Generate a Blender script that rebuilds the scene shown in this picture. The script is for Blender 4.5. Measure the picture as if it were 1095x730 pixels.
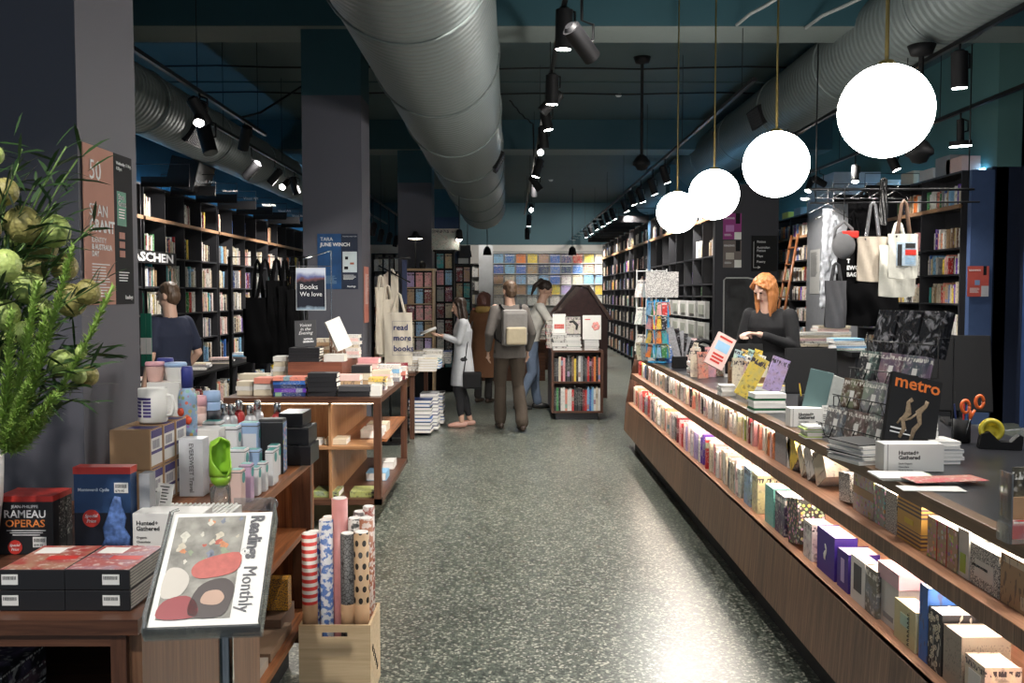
import bpy, bmesh, math, random
from mathutils import Vector, Matrix, Euler, noise
PI = math.pi
V = Vector
R = random.Random(11)
for o in list(bpy.data.objects): bpy.data.objects.remove(o)
S = bpy.context.scene
C = S.collection
# ------------------------------------------------------------------ camera
TH = math.atan(0.051); YAW = 0.0025; FP = 1000.0
CAMP = V((0, 0, 1.6))
cd = bpy.data.cameras.new('camera'); cam = bpy.data.objects.new('camera', cd); C.objects.link(cam)
cam.location = CAMP; cam.rotation_euler = (PI/2-TH, 0, -YAW)
cd.sensor_width = 36; cd.lens = 36*FP/1095; cd.clip_start = .05; cd.clip_end = 200
S.camera = cam
# ------------------------------------------------------------------ world, exposure
S.view_settings.view_transform = 'Standard'; S.view_settings.look = 'None'
S.view_settings.gamma = 1; S.view_settings.use_curve_mapping = False
S.view_settings.exposure = 0.22
w = bpy.data.worlds.new('world'); S.world = w; w.use_nodes = True
w.node_tree.nodes['Background'].inputs[0].default_value = (.55, .75, 1, 1)
w.node_tree.nodes['Background'].inputs[1].default_value = .15
# ------------------------------------------------------------------ light helper; unseen fill lamp behind the camera
def light(kind, name, loc, target, power, color=(1, 1, 1), size=1.0, size_y=None, spot=70, blend=.6, parent=None):
    l = bpy.data.lights.new(name, kind); l.energy = power; l.color = color
    if kind == 'AREA':
        l.size = size
        if size_y: l.shape = 'RECTANGLE'; l.size_y = size_y
    elif kind == 'SPOT':
        l.spot_size = math.radians(spot); l.spot_blend = blend; l.shadow_soft_size = size
    else: l.shadow_soft_size = size
    o = bpy.data.objects.new(name, l); C.objects.link(o); o.location = loc
    o.rotation_euler = (V(target)-V(loc)).to_track_quat('-Z', 'Y').to_euler()
    if parent: o.parent = parent
    return o
WARM = (1, .86, .68); NEUT = (1, .95, .88); COOL = (.55, .8, 1)
light('AREA', 'rear_fill_light', (0, -2.2, 2.2), (0, 4, .8), 38, (.8, .9, 1), 8, 2.6)  # added area lamp, general fill where the shop front is assumed

# ------------------------------------------------------------------ pixel -> place helpers
def ray(px, py):
    u = (px-547.5)/FP; v = -(py-365)/FP
    f = V((math.sin(YAW)*math.cos(TH), math.cos(YAW)*math.cos(TH), -math.sin(TH)))
    r = V((math.cos(YAW), -math.sin(YAW), 0)); up = r.cross(f)
    return f+r*u+up*v
def W(px, py, Y): d = ray(px, py); return CAMP+d*(Y/d.y)
def Hz(px, py, z): d = ray(px, py); return CAMP+d*((z-1.6)/d.z)
def Xp(px, py, X): d = ray(px, py); return CAMP+d*(X/d.x)

# ------------------------------------------------------------------ materials
MATS = {}
class NG:
    def __init__(s, name):
        s.m = bpy.data.materials.new(name); s.m.use_nodes = True; s.t = s.m.node_tree
        s.b = s.t.nodes['Principled BSDF']; s.out = s.t.nodes['Material Output']
    def n(s, ty, props=None, **ins):
        x = s.t.nodes.new('ShaderNode'+ty)
        for k, v in (props or {}).items(): setattr(x, k, v)
        for k, v in ins.items():
            k = k.replace('_', ' ')
            sock = x.inputs[int(k[1:])] if (k[0] == 'i' and k[1:].isdigit()) else x.inputs[k]
            s.put(sock, v)
        return x
    def put(s, sock, v):
        if isinstance(v, bpy.types.NodeSocket): s.t.links.new(v, sock)
        elif isinstance(v, bpy.types.Node): s.t.links.new(v.outputs[0], sock)
        else:
            if isinstance(v, tuple) and len(v) == 3 and sock.type == 'RGBA': v = (*v, 1)
            sock.default_value = v
    def math(s, op, a, b=0.0, c=0.0, clamp=False):
        x = s.t.nodes.new('ShaderNodeMath'); x.operation = op; x.use_clamp = clamp
        s.put(x.inputs[0], a); s.put(x.inputs[1], b); s.put(x.inputs[2], c); return x.outputs[0]
    def mix(s, f, a, b, mode='MIX'):
        x = s.t.nodes.new('ShaderNodeMix'); x.data_type = 'RGBA'; x.blend_type = mode
        s.put(x.inputs[0], f); s.put(x.inputs[6], a); s.put(x.inputs[7], b); return x.outputs[2]
    def ramp(s, f, stops, const=False):
        x = s.t.nodes.new('ShaderNodeValToRGB'); s.put(x.inputs[0], f); e = x.color_ramp
        if const: e.interpolation = 'CONSTANT'
        while len(e.elements) < len(stops): e.elements.new(.5)
        for i, (p, c) in enumerate(stops):
            e.elements[i].position = p; e.elements[i].color = (*c, 1) if len(c) == 3 else c
        return x.outputs[0]
    def coord(s, kind='Object'): return s.t.nodes.new('ShaderNodeTexCoord').outputs[kind]
    def fin(s, **k):
        for a, v in k.items(): s.put(s.b.inputs[a.replace('_', ' ')], v)
        return s.m
def mat(name, col, rough=.5, metal=0, var=.12, scale=12, bump=0, **kw):
    if name in MATS: return MATS[name]
    g = NG(name); n = g.n('TexNoise', Vector=g.coord(), Scale=float(scale), Detail=3.0)
    lo = tuple(c*(1-var) for c in col); hi = tuple(min(1, c*(1+var)) for c in col)
    c = g.mix(n.outputs[0], lo, hi)
    if bump: g.put(g.b.inputs['Normal'], g.n('Bump', Strength=float(bump), Distance=.01, Height=n.outputs[0]))
    MATS[name] = g.fin(Base_Color=c, Roughness=rough, Metallic=metal, **kw); return g.m
def emit(name, col, st):
    if name in MATS: return MATS[name]
    g = NG(name); MATS[name] = g.fin(Base_Color=(.8, .8, .8), Emission_Color=col, Emission_Strength=st); return g.m
def glass(name, col=(1, 1, 1), rough=.02, alpha=.22):
    if name in MATS: return MATS[name]
    g = NG(name); tr = g.n('BsdfTransparent', Color=(*col, 1)); gl = g.n('BsdfGlossy', Roughness=rough)
    fr = g.n('Fresnel', IOR=1.45); f = g.math('ADD', fr.outputs[0], alpha*.3, clamp=True)
    mx = g.n('MixShader'); g.put(mx.inputs[0], f); g.put(mx.inputs[1], tr); g.put(mx.inputs[2], gl)
    if alpha >= .22:
        df = g.n('BsdfDiffuse', Color=(.9, .92, .93, 1)); m2 = g.n('MixShader'); m2.inputs[0].default_value = .1
        g.put(m2.inputs[1], mx); g.put(m2.inputs[2], df); mx = m2
    g.t.links.new(mx.outputs[0], g.out.inputs[0]); MATS[name] = g.m; return g.m
def wood(name, axis, c1, c2, rough=.38, scale=1.0):
    # grain runs along the axis 'x', 'y' or 'z'
    if name in MATS: return MATS[name]
    g = NG(name); st = {'x': (1.2, 30, 30), 'y': (30, 1.2, 30), 'z': (30, 30, 1.2)}[axis]
    mp = g.n('Mapping', Vector=g.coord(), Scale=V(st)*scale)
    n = g.n('TexNoise', Vector=mp, Scale=1.6, Detail=6.0, Roughness=.65, Distortion=.6)
    n2 = g.n('TexNoise', Vector=mp, Scale=6.0, Detail=3.0)
    f = g.math('ADD', g.math('MULTIPLY', n.outputs[0], .75), g.math('MULTIPLY', n2.outputs[0], .25))
    c = g.ramp(f, [(.36, c1), (.5, tuple((a+b)/2 for a, b in zip(c1, c2))), (.66, c2)])
    bp = g.n('Bump', Strength=.12, Distance=.003, Height=f)
    MATS[name] = g.fin(Base_Color=c, Roughness=rough, Normal=bp); return g.m
WA, WB = (.12, .038, .014), (.4, .155, .06)
walx, waly, walz = (wood('walnut_'+a, a, WA, WB) for a in 'xyz')
DA, DB = (.045, .018, .011), (.13, .055, .03)
dwx, dwy, dwz = (wood('dark_walnut_'+a, a, DA, DB) for a in 'xyz')
planks = None
def plank_mat():
    g = NG('walnut_counter_planks'); co = g.coord(); sp = g.n('SeparateXYZ', Vector=co)
    y = g.math('MULTIPLY', sp.outputs[1], 1/.155); fl = g.math('FLOOR', y); fr = g.math('FRACT', y)
    rnd = g.n('TexWhiteNoise', {'noise_dimensions': '1D'}, W=fl)
    cb = g.n('CombineXYZ', X=g.math('MULTIPLY', sp.outputs[0], 20), Y=g.math('ADD', g.math('MULTIPLY', sp.outputs[1], 42), g.math('MULTIPLY', rnd.outputs[0], 40)), Z=g.math('MULTIPLY', sp.outputs[2], 1.6))
    n = g.n('TexNoise', Vector=cb, Scale=1.5, Detail=6.0, Roughness=.65, Distortion=.7)
    f = g.math('ADD', n.outputs[0], g.math('MULTIPLY', g.math('SUBTRACT', rnd.outputs[0], .5), .14))
    c = g.ramp(f, [(.34, (.085, .038, .02)), (.5, (.165, .08, .043)), (.68, (.27, .145, .08))])
    line = g.math('LESS_THAN', fr, .012)
    return g.fin(Base_Color=g.mix(line, c, (.02, .01, .006)), Roughness=.42)
planks = plank_mat()
def terrazzo():
    g = NG('terrazzo_tiles'); co = g.coord()
    v = g.n('TexVoronoi', Vector=co, Scale=96.0, Randomness=1.0)
    v2 = g.n('TexVoronoi', Vector=co, Scale=240.0)
    r1 = g.n('SeparateColor', Color=v.outputs['Color']).outputs[0]
    r2 = g.n('SeparateColor', Color=v2.outputs['Color']).outputs[0]
    c1 = g.ramp(r1, [(0, (.006, .012, .009)), (.3, (.045, .06, .046)), (.55, (.1, .12, .095)), (.74, (.21, .23, .185)), (.86, (.5, .5, .42))], True)
    c2 = g.ramp(r2, [(0, (.02, .03, .024)), (.4, (.08, .1, .08)), (.8, (.24, .25, .21))], True)
    c = g.mix(g.math('GREATER_THAN', v.outputs['Distance'], .0072), c1, c2)
    c = g.mix(.22, c1, c2)
    sp = g.n('SeparateXYZ', Vector=co)
    s = .413
    u = g.math('DIVIDE', g.math('ADD', g.math('SUBTRACT', sp.outputs[0], .79), g.math('SUBTRACT', sp.outputs[1], 4.336)), s*1.41421)
    t = g.math('DIVIDE', g.math('SUBTRACT', g.math('SUBTRACT', sp.outputs[0], .79), g.math('SUBTRACT', sp.outputs[1], 4.336)), s*1.41421)
    def ln(q):
        f = g.math('FRACT', g.math('ADD', q, 100.0)); f = g.math('MINIMUM', f, g.math('SUBTRACT', 1.0, f))
        return g.math('LESS_THAN', f, .0042)
    j = g.math('MAXIMUM', ln(u), ln(t))
    tid = g.n('CombineXYZ', X=g.math('FLOOR', g.math('ADD', u, 100)), Y=g.math('FLOOR', g.math('ADD', t, 100)))
    wn = g.n('TexWhiteNoise', Vector=tid)
    c = g.mix(1.0, c, g.ramp(wn.outputs[0], [(0, (.88, .88, .88)), (1, (1.0, 1.0, 1.0))]), 'MULTIPLY')
    c = g.mix(g.math('MULTIPLY', j, .6), c, (.012, .012, .01))
    big = g.n('TexNoise', Vector=co, Scale=1.3, Detail=2.0)
    ro = g.math('ADD', g.math('MULTIPLY', big.outputs[0], .06), .27)
    return g.fin(Base_Color=c, Roughness=ro, IOR=1.55, Coat_Weight=g.math('MULTIPLY', g.math('SUBTRACT', 1.0, g.math('MULTIPLY', j, .6)), .5), Coat_Roughness=.4, Coat_IOR=1.9)
FLOOR = terrazzo()
GREYP = mat('grey_column_paint', (.1, .1, .122), .6, var=.05, scale=3)
TEALP = mat('teal_paint', (.026, .085, .108), .6, var=.08, scale=2)
TEALD = mat('dark_teal_ceiling_paint', (.045, .075, .076), .7, var=.14, scale=1.2)
BEAML = mat('beam_underside_lit_tone', (.12, .145, .14), .7, var=.08)  # paler colour for beam undersides, painting in the light they catch
NAVY = mat('navy_panel_paint', (.03, .055, .12), .5)
BLACK = mat('black_matt', (.006, .006, .007), .6, Specular_IOR_Level=.25)
BLACKM = mat('black_metal', (.012, .012, .013), .35, .6)
SHELFG = mat('charcoal_shelf_laminate', (.026, .026, .03), .5, var=.1)
WHITE = mat('white_card', (.78, .77, .74), .5, var=.03)
PAPER = mat('page_paper', (.78, .73, .64), .8, var=.08, scale=60)
PAPERW = mat('white_page_paper', (.85, .83, .8), .8, var=.05, scale=60)
STEEL = mat('brushed_steel', (.55, .55, .55), .25, 1)
CHROME = mat('chrome', (.7, .7, .72), .12, 1)
BRASS = mat('brass', (.5, .36, .13), .3, 1)
KRAFT = mat('kraft_cardboard', (.47, .29, .16), .8, var=.06, scale=30)
CREAM = mat('cream_canvas', (.62, .56, .46), .85, var=.06, scale=20, bump=.2)
ACRYL = glass('clear_acrylic', (.95, .97, .97))
PLY = wood('birch_plywood', 'x', (.52, .38, .22), (.68, .53, .34), .5)
LED = emit('warm_led', (1, .88, .74), 30)
TXTW = mat('white_ink', (.8, .8, .8), .6, var=.02)
TXTK = mat('black_ink', (.02, .02, .02), .6, var=.02)
RED = mat('red_card', (.55, .04, .03), .4, var=.05)

# printed covers: the object's own colour plus printed blocks and lettering
def cover_mat(kind):
    g = NG('printed_cover_'+kind); oi = g.n('ObjectInfo'); base = oi.outputs['Color']; rnd = oi.outputs['Random']
    gen = g.coord('Generated'); sp = g.n('SeparateXYZ', Vector=gen); ob = g.coord()
    hue = g.n('CombineColor', {'mode': 'HSV'}, Red=g.math('FRACT', g.math('MULTIPLY', rnd, 7.3)), Green=.4, Blue=.4)
    lum = g.n('RGBToBW', Color=base).outputs[0]
    inkc = g.mix(g.math('GREATER_THAN', lum, .22), (.8, .78, .72), (.05, .04, .05))
    off = g.n('CombineXYZ', X=g.math('MULTIPLY', rnd, 31), Y=g.math('MULTIPLY', rnd, 17), Z=g.math('MULTIPLY', rnd, 57))
    pos = g.n('VectorMath', {'operation': 'ADD'}, i0=ob, i1=off.outputs[0])
    c = base
    if kind == 'spine':
        b0 = g.math('MULTIPLY', g.math('FRACT', g.math('MULTIPLY', rnd, 13.7)), .75)
        dz = g.math('SUBTRACT', sp.outputs[2], b0)
        band = g.math('MULTIPLY', g.math('GREATER_THAN', dz, 0), g.math('LESS_THAN', dz, .2))
        c = g.mix(g.math('MULTIPLY', band, g.math('GREATER_THAN', g.math('FRACT', g.math('MULTIPLY', rnd, 5.1)), .72)), c, hue.outputs[0])
        mp = g.n('Mapping', Vector=pos.outputs[0], Scale=V((260, 260, 130)))
        nz = g.n('TexNoise', Vector=mp, Scale=1.0, Detail=1.0)
        zz = g.math('MULTIPLY', g.math('GREATER_THAN', sp.outputs[2], .22), g.math('LESS_THAN', sp.outputs[2], .86))
        c = g.mix(g.math('MULTIPLY', g.math('MULTIPLY', g.math('GREATER_THAN', nz.outputs[0], .6), zz), .5), c, inkc)
    elif kind == 'photo':
        n1 = g.n('TexNoise', Vector=pos.outputs[0], Scale=16.0, Detail=5.0, Distortion=.8)
        c = g.mix(g.math('MULTIPLY', g.ramp(n1.outputs[0], [(.44, (0, 0, 0)), (.62, (1, 1, 1))]), .45), c, hue.outputs[0])
        n2 = g.n('TexNoise', Vector=pos.outputs[0], Scale=55.0, Detail=3.0)
        c = g.mix(g.math('MULTIPLY', g.ramp(n2.outputs[0], [(.55, (0, 0, 0)), (.66, (1, 1, 1))]), .55), c, inkc)
        ttl = g.math('MULTIPLY', g.math('GREATER_THAN', sp.outputs[2], .8), g.math('LESS_THAN', sp.outputs[2], .92))
        mp = g.n('Mapping', Vector=pos.outputs[0], Scale=V((130, 130, 40))); n3 = g.n('TexNoise', Vector=mp, Scale=1.0)
        c = g.mix(g.math('MULTIPLY', ttl, g.math('GREATER_THAN', n3.outputs[0], .5)), c, inkc)
    elif kind == 'floral':
        v = g.n('TexVoronoi', Vector=pos.outputs[0], Scale=60.0)
        vc = g.mix(.45, v.outputs['Color'], (.5, .35, .2))
        c = g.mix(g.math('LESS_THAN', v.outputs['Distance'], .42), c, vc)
    elif kind == 'speckle':
        v = g.n('TexNoise', Vector=pos.outputs[0], Scale=260.0, Detail=2.0)
        c = g.mix(g.ramp(v.outputs[0], [(.46, (0, 0, 0)), (.56, (1, 1, 1))]), c, inkc)
    elif kind == 'stripe':
        f = g.math('FRACT', g.math('MULTIPLY', sp.outputs[2], 11.0))
        m = g.math('MULTIPLY', g.math('GREATER_THAN', f, .5), g.math('GREATER_THAN', g.math('ABSOLUTE', g.math('SUBTRACT', sp.outputs[2], .5)), .16))
        c = g.mix(m, c, (.12, .08, .09))
    elif kind == 'plain':
        n1 = g.n('TexNoise', Vector=pos.outputs[0], Scale=40.0)
        c = g.mix(g.math('MULTIPLY', n1.outputs[0], .14), c, (0, 0, 0))
    return g.fin(Base_Color=c, Roughness=.42 if kind != 'plain' else .5)
COV = {k: cover_mat(k) for k in ('spine', 'photo', 'floral', 'speckle', 'stripe', 'plain')}

# ------------------------------------------------------------------ mesh builder
class MB:
    def __init__(s): s.v = []; s.f = []; s.m = []; s.s = []
    def add(s, vs, fs, m=0, smooth=False, M=None):
        k = len(s.v)
        s.v += [(M @ V(p)) if M is not None else V(p) for p in vs]
        s.f += [tuple(i+k for i in f) for f in fs]; s.m += [m]*len(fs); s.s += [smooth]*len(fs); return s
    def box(s, x0, x1, y0, y1, z0, z1, m=0, M=None):
        if x0 > x1: x0, x1 = x1, x0
        if y0 > y1: y0, y1 = y1, y0
        if z0 > z1: z0, z1 = z1, z0
        vs = [(x0, y0, z0), (x1, y0, z0), (x1, y1, z0), (x0, y1, z0), (x0, y0, z1), (x1, y0, z1), (x1, y1, z1), (x0, y1, z1)]
        return s.add(vs, [(0, 3, 2, 1), (4, 5, 6, 7), (0, 1, 5, 4), (1, 2, 6, 5), (2, 3, 7, 6), (3, 0, 4, 7)], m, False, M)
    def bevbox(s, x0, x1, y0, y1, z0, z1, b=.004, m=0, M=None):
        bm = bmesh.new(); bmesh.ops.create_cube(bm, size=1)
        for v in bm.verts: v.co = V(((x0+x1)/2+v.co.x*abs(x1-x0), (y0+y1)/2+v.co.y*abs(y1-y0), (z0+z1)/2+v.co.z*abs(z1-z0)))
        bmesh.ops.bevel(bm, geom=bm.edges[:], offset=b, segments=2, profile=.6, affect='EDGES')
        return s.bm(bm, m, False, M)
    def bm(s, bm, m=0, smooth=True, M=None):
        bm.verts.index_update()
        s.add([v.co.copy() for v in bm.verts], [tuple(v.index for v in f.verts) for f in bm.faces], m, smooth, M); bm.free(); return s
    def cyl(s, p0, p1, r0, r1=None, n=12, m=0, caps=True, M=None, smooth=True):
        p0 = V(p0); p1 = V(p1); r1 = r0 if r1 is None else r1; d = (p1-p0).normalized()
        a = d.orthogonal().normalized(); b = d.cross(a); vs = []
        for p, r in ((p0, r0), (p1, r1)):
            for i in range(n): t = 2*PI*i/n; vs.append(p+a*(r*math.cos(t))+b*(r*math.sin(t)))
        s.add(vs, [(i, (i+1) % n, n+(i+1) % n, n+i) for i in range(n)], m, smooth, M)
        if caps: s.add(vs, [tuple(range(n))[::-1], tuple(range(n, 2*n))], m, False, M)
        return s
    def tube(s, pts, r, n=8, m=0, M=None, flat=1.0, up=None):
        pts = [V(p) for p in pts]; rs = r if isinstance(r, (list, tuple)) else [r]*len(pts); vs = []; a = None
        for i, p in enumerate(pts):
            d = (pts[min(i+1, len(pts)-1)]-pts[max(i-1, 0)]).normalized()
            if a is None: a = (V(up).cross(d) if up else d.orthogonal()).normalized()
            else: a = (a-d*a.dot(d)).normalized()
            b = d.cross(a)
            for k in range(n): t = 2*PI*k/n; vs.append(p+a*(rs[i]*math.cos(t))+b*(rs[i]*flat*math.sin(t)))
        fs = [(i*n+k, i*n+(k+1) % n, (i+1)*n+(k+1) % n, (i+1)*n+k) for i in range(len(pts)-1) for k in range(n)]
        fs += [tuple(range(n))[::-1], tuple(range((len(pts)-1)*n, len(pts)*n))]
        return s.add(vs, fs, m, True, M)
    def lathe(s, prof, n=24, c=(0, 0, 0), m=0, M=None):
        vs = []; c = V(c)
        for r, z in prof:
            for i in range(n): t = 2*PI*i/n; vs.append(c+V((r*math.cos(t), r*math.sin(t), z)))
        fs = [(j*n+i, j*n+(i+1) % n, (j+1)*n+(i+1) % n, (j+1)*n+i) for j in range(len(prof)-1) for i in range(n)]
        if prof[0][0] > 1e-4: fs.append(tuple(range(n))[::-1])
        if prof[-1][0] > 1e-4: fs.append(tuple(range((len(prof)-1)*n, len(prof)*n)))
        return s.add(vs, fs, m, True, M)
    def ell(s, c, r, n=14, m=0, M=None, rot=None):
        r = (r, r, r) if not isinstance(r, (tuple, list)) else r; bm = bmesh.new()
        bmesh.ops.create_uvsphere(bm, u_segments=n, v_segments=max(6, n*2//3), radius=1)
        for v in bm.verts:
            p = V((v.co.x*r[0], v.co.y*r[1], v.co.z*r[2])); v.co = (rot @ p if rot else p)+V(c)
        return s.bm(bm, m, True, M)
    def prism(s, poly, y0, y1, m=0, M=None):
        # poly in (x, z), extruded along y
        n = len(poly); vs = [(x, y0, z) for x, z in poly]+[(x, y1, z) for x, z in poly]
        fs = [tuple(range(n)), tuple(range(n, 2*n))[::-1]]+[(i, n+i, n+(i+1) % n, (i+1) % n) for i in range(n)]
        return s.add(vs, fs, m, False, M)
    def quad(s, a, b, c, d, m=0): return s.add([a, b, c, d], [(0, 1, 2, 3)], m)
    def build(s, name, mats, parent=None, origin=None, color=None):
        if not isinstance(mats, (list, tuple)): mats = [mats]
        if origin is None:
            if parent is None:
                xs = [p.x for p in s.v]; ys = [p.y for p in s.v]; zs = [p.z for p in s.v]
                origin = V(((min(xs)+max(xs))/2, (min(ys)+max(ys))/2, min(zs)))
            else: origin = V((0, 0, 0))
        origin = V(origin)
        me = bpy.data.meshes.new(name); me.from_pydata([p-origin for p in s.v], [], s.f); me.update()
        for mm in mats: me.materials.append(mm)
        me.polygons.foreach_set('material_index', s.m); me.polygons.foreach_set('use_smooth', s.s)
        o = bpy.data.objects.new(name, me); C.objects.link(o); o.location = origin
        if parent: o.parent = parent
        if color: o.color = (*color, 1)
        return o
def thing(name, label, cat, loc=(0, 0, 0), rz=0, group=None):
    o = bpy.data.objects.new(name, None); C.objects.link(o); o.location = loc; o.rotation_euler = (0, 0, rz)
    o.empty_display_size = .1; return tag(o, label, cat, group)
USED = set()
def tag(o, label, cat, group=None):
    o['label'] = label; o['category'] = cat
    if group: o["group"] = group
    return o
def struct(o, label=None):
    o['kind'] = 'structure'
    if label: o['label'] = label
    return o
def copy_tree(o, parent=None):
    c = o.copy(); C.objects.link(c)
    if parent: c.parent = parent
    for ch in o.children: copy_tree(ch, c)
    return c
def text(s, size, loc, right, up, m, parent=None, name='lettering', align='LEFT', bold=0.0, shear=0, ext=.0004, sx=1.0, spacing=1.0):
    cu = bpy.data.curves.new(name, 'FONT'); cu.body = s; cu.size = size; cu.extrude = ext; cu.align_x = align
    cu.offset = bold; cu.shear = shear; cu.materials.append(m); cu.resolution_u = 2; cu.space_character = spacing
    r = V(right).normalized(); u = V(up).normalized(); n = r.cross(u)
    o = bpy.data.objects.new(name, cu); C.objects.link(o)
    M = Matrix((r*sx, u, n)).transposed().to_4x4(); M.translation = V(loc); o.matrix_world = M
    if parent:
        o.parent = parent; o.matrix_basis = M
    return o
def rotm(rz=0, rx=0, ry=0): return Matrix.Rotation(rz, 4, 'Z') @ Matrix.Rotation(rx, 4, 'X') @ Matrix.Rotation(ry, 4, 'Y')
def TM(loc, rz=0, rx=0, ry=0): return Matrix.Translation(V(loc)) @ rotm(rz, rx, ry)
ORD = ['zeroth', 'first', 'second', 'third', 'fourth', 'fifth', 'sixth', 'seventh', 'eighth', 'ninth', 'tenth', 'eleventh', 'twelfth']
def nth(i):
    if i < len(ORD): return ORD[i]
    sfx = 'th' if 10 <= i % 100 <= 20 else {1: 'st', 2: 'nd', 3: 'rd'}.get(i % 10, 'th'); return f'{i}{sfx}'
PAL = {'white': (.72, .7, .66), 'cream': (.66, .58, .44), 'black': (.015, .015, .018), 'charcoal': (.06, .06, .065), 'grey': (.3, .3, .31),
       'red': (.5, .03, .03), 'dark red': (.2, .02, .03), 'orange': (.75, .22, .05), 'yellow': (.75, .55, .07), 'tan': (.45, .3, .17), 'brown': (.16, .08, .045),
       'green': (.05, .22, .07), 'lime': (.4, .55, .08), 'teal': (.04, .3, .3), 'blue': (.04, .14, .45), 'light blue': (.25, .48, .7), 'navy': (.02, .04, .14),
       'purple': (.14, .05, .4), 'lilac': (.45, .35, .6), 'pink': (.75, .35, .36), 'salmon': (.7, .25, .18), 'pale green': (.45, .6, .48), 'pale pink': (.78, .56, .52)}
# ---- a book: spine at local x=0, thickness along y, height along z
def book_mb(t, wd, h, c=.0025, inset=.003):
    a = MB(); a.box(0, wd, -t/2, -t/2+c, 0, h); a.box(0, wd, t/2-c, t/2, 0, h); a.box(0, c, -t/2+c, t/2-c, 0, h)
    b = MB(); b.box(c, wd-inset, -t/2+c, t/2-c, inset*.6, h-inset); return a, b
def book(t, wd, h, M, cname, style, label, group, name='book', white=False, pagechild=True, cat='book'):
    a, b = book_mb(t, wd, h)
    if pagechild:
        o = a.build(name, COV[style], origin=(0, 0, 0), color=PAL.get(cname, cname))
        b.build('page_block', PAPERW if white else PAPER, parent=o)
    else:
        a.add(b.v, b.f, 1); o = a.build(name, [COV[style], PAPERW if white else PAPER], origin=(0, 0, 0), color=PAL.get(cname, cname))
    o.matrix_world = M; o.rotation_mode = 'XYZ'
    return tag(o, label, cat, group)
def lying(loc, rz=0):
    # a book laid flat, cover up: spine towards -x before rz
    return Matrix.Translation(V(loc)) @ Matrix.Rotation(rz, 4, 'Z') @ Matrix.Rotation(PI/2, 4, 'X')
def art(n): return 'an' if n[0] in 'aeiou' else 'a'
# ================================================================== STRUCTURE
CEIL = 4.8
m = MB(); m.box(-7, 7.5, -3, 31, -.1, 0); struct(m.build('floor', FLOOR, origin=(0, 0, 0)))
m = MB(); m.box(-7, 7.5, -3, 18, CEIL, CEIL+.1); m.box(-7, 7.5, 18, 31, 4.5, 4.6)
for y in (4.5, 7, 11.9, 14.3): m.box(-7, 7.5, y, y+.06, CEIL-.02, CEIL)
struct(m.build('ceiling', TEALD, origin=(0, 0, 0)))
def beam(n, y0, y1):
    m = MB(); m.box(-7, 7.5, y0, y1, 4.262, CEIL, 0); m.box(-7, 7.5, y0, y1, 4.255, 4.262, 1)
    struct(m.build('beam', [TEALP, BEAML], origin=(0, 0, 0)))
beam(1, 9.45, 10.05); beam(2, 17.4, 18.1); beam(3, 1.5, 2.1)
WALLT = mat('teal_upper_wall_paint', (.09, .2, .2), .7, var=.06, scale=2)
WALLB = mat('deep_blue_upper_wall_paint', (.03, .12, .19), .7, var=.08, scale=2)
m = MB(); m.box(-5.35, -5.2, -3, 31, 0, 4.8); struct(m.build('wall_left', WALLB, origin=(0, 0, 0)))
m = MB(); m.box(5.95, 6.1, 11.5, 31, 0, 4.8, 0); m.box(6.25, 6.4, -3, 11.5, 0, 4.8, 1); m.box(5.9, 6.4, 11.5, 11.65, 0, 3.15, 1); m.box(6.1, 6.4, 11.5, 11.65, 3.15, 4.8, 0)
m.box(6.25, 6.4, -3, 11.5, 3.15, 4.8, 0)
struct(m.build('wall_right', [WALLT, mat('midnight_wall_paint', (.012, .018, .04), .5)], origin=(0, 0, 0)))
for i, y in enumerate((11.1, 9.9, 8.7, 7.5)):
    m = MB(); m.box(6.14, 6.26, y, y+.09, 0, 3.15); struct(m.build(f'trim_{i+1}', mat('navy_mullion', (.03, .06, .16), .35), origin=(0, 0, 0)))
WALLW = mat('pale_back_wall_paint', (.62, .6, .56), .7, var=.04)
m = MB(); m.box(-7, 7.5, 30, 30.2, 3.16, 4.8, 0); m.box(-7, 7.5, 30, 30.2, 0, 3.16, 1)
struct(m.build('wall_back', [TEALP, WALLW], origin=(0, 0, 0)))
# bulkhead over the right shelving block and the block itself
BLOCK = mat('charcoal_wall_paint', (.028, .028, .036), .55, var=.05)
m = MB(); m.box(3.42, 3.8, 13.3, 30, 0, 3.1); m.box(2.9, 3.8, 13.27, 13.33, 0, 3.14)
struct(m.build('partition', BLOCK, origin=(0, 0, 0)))
def column(x0, x1, y0, y1, zt, low, up):
    m = MB(); m.box(x0, x1, y0, y1, 0, zt, 0); m.box(x0, x1, y0, y1, zt, 4.26 if y0 > 3.5 else CEIL, 1)
    m.box(x0-.008, x1+.008, y0-.008, y1+.008, 0, .1, 2)
    return struct(m.build('column', [low, up, BLACK], origin=(0, 0, 0)))
column(-2.15, -1.5, 3.28, 3.79, CEIL-.01, GREYP, TEALP)
column(-2.1, -1.5, 9.55, 10.1, 3.6, GREYP, TEALP)
column(-2.08, -1.45, 17.5, 18.1, 3.66, GREYP, TEALP)
column(-1.95, -1.3, 24.0, 24.6, 3.55, mat('blue_column_paint', (.025, .05, .11), .5), TEALP)
column(3.3, 3.75, 19.4, 19.9, 3.3, BLOCK, TEALP)
m = MB(); m.box(5.2, 5.95, 15.1, 16.4, 0, 3.55); struct(m.build('pilaster', mat('pale_grey_paint', (.42, .43, .46), .6), origin=(0, 0, 0)))
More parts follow.
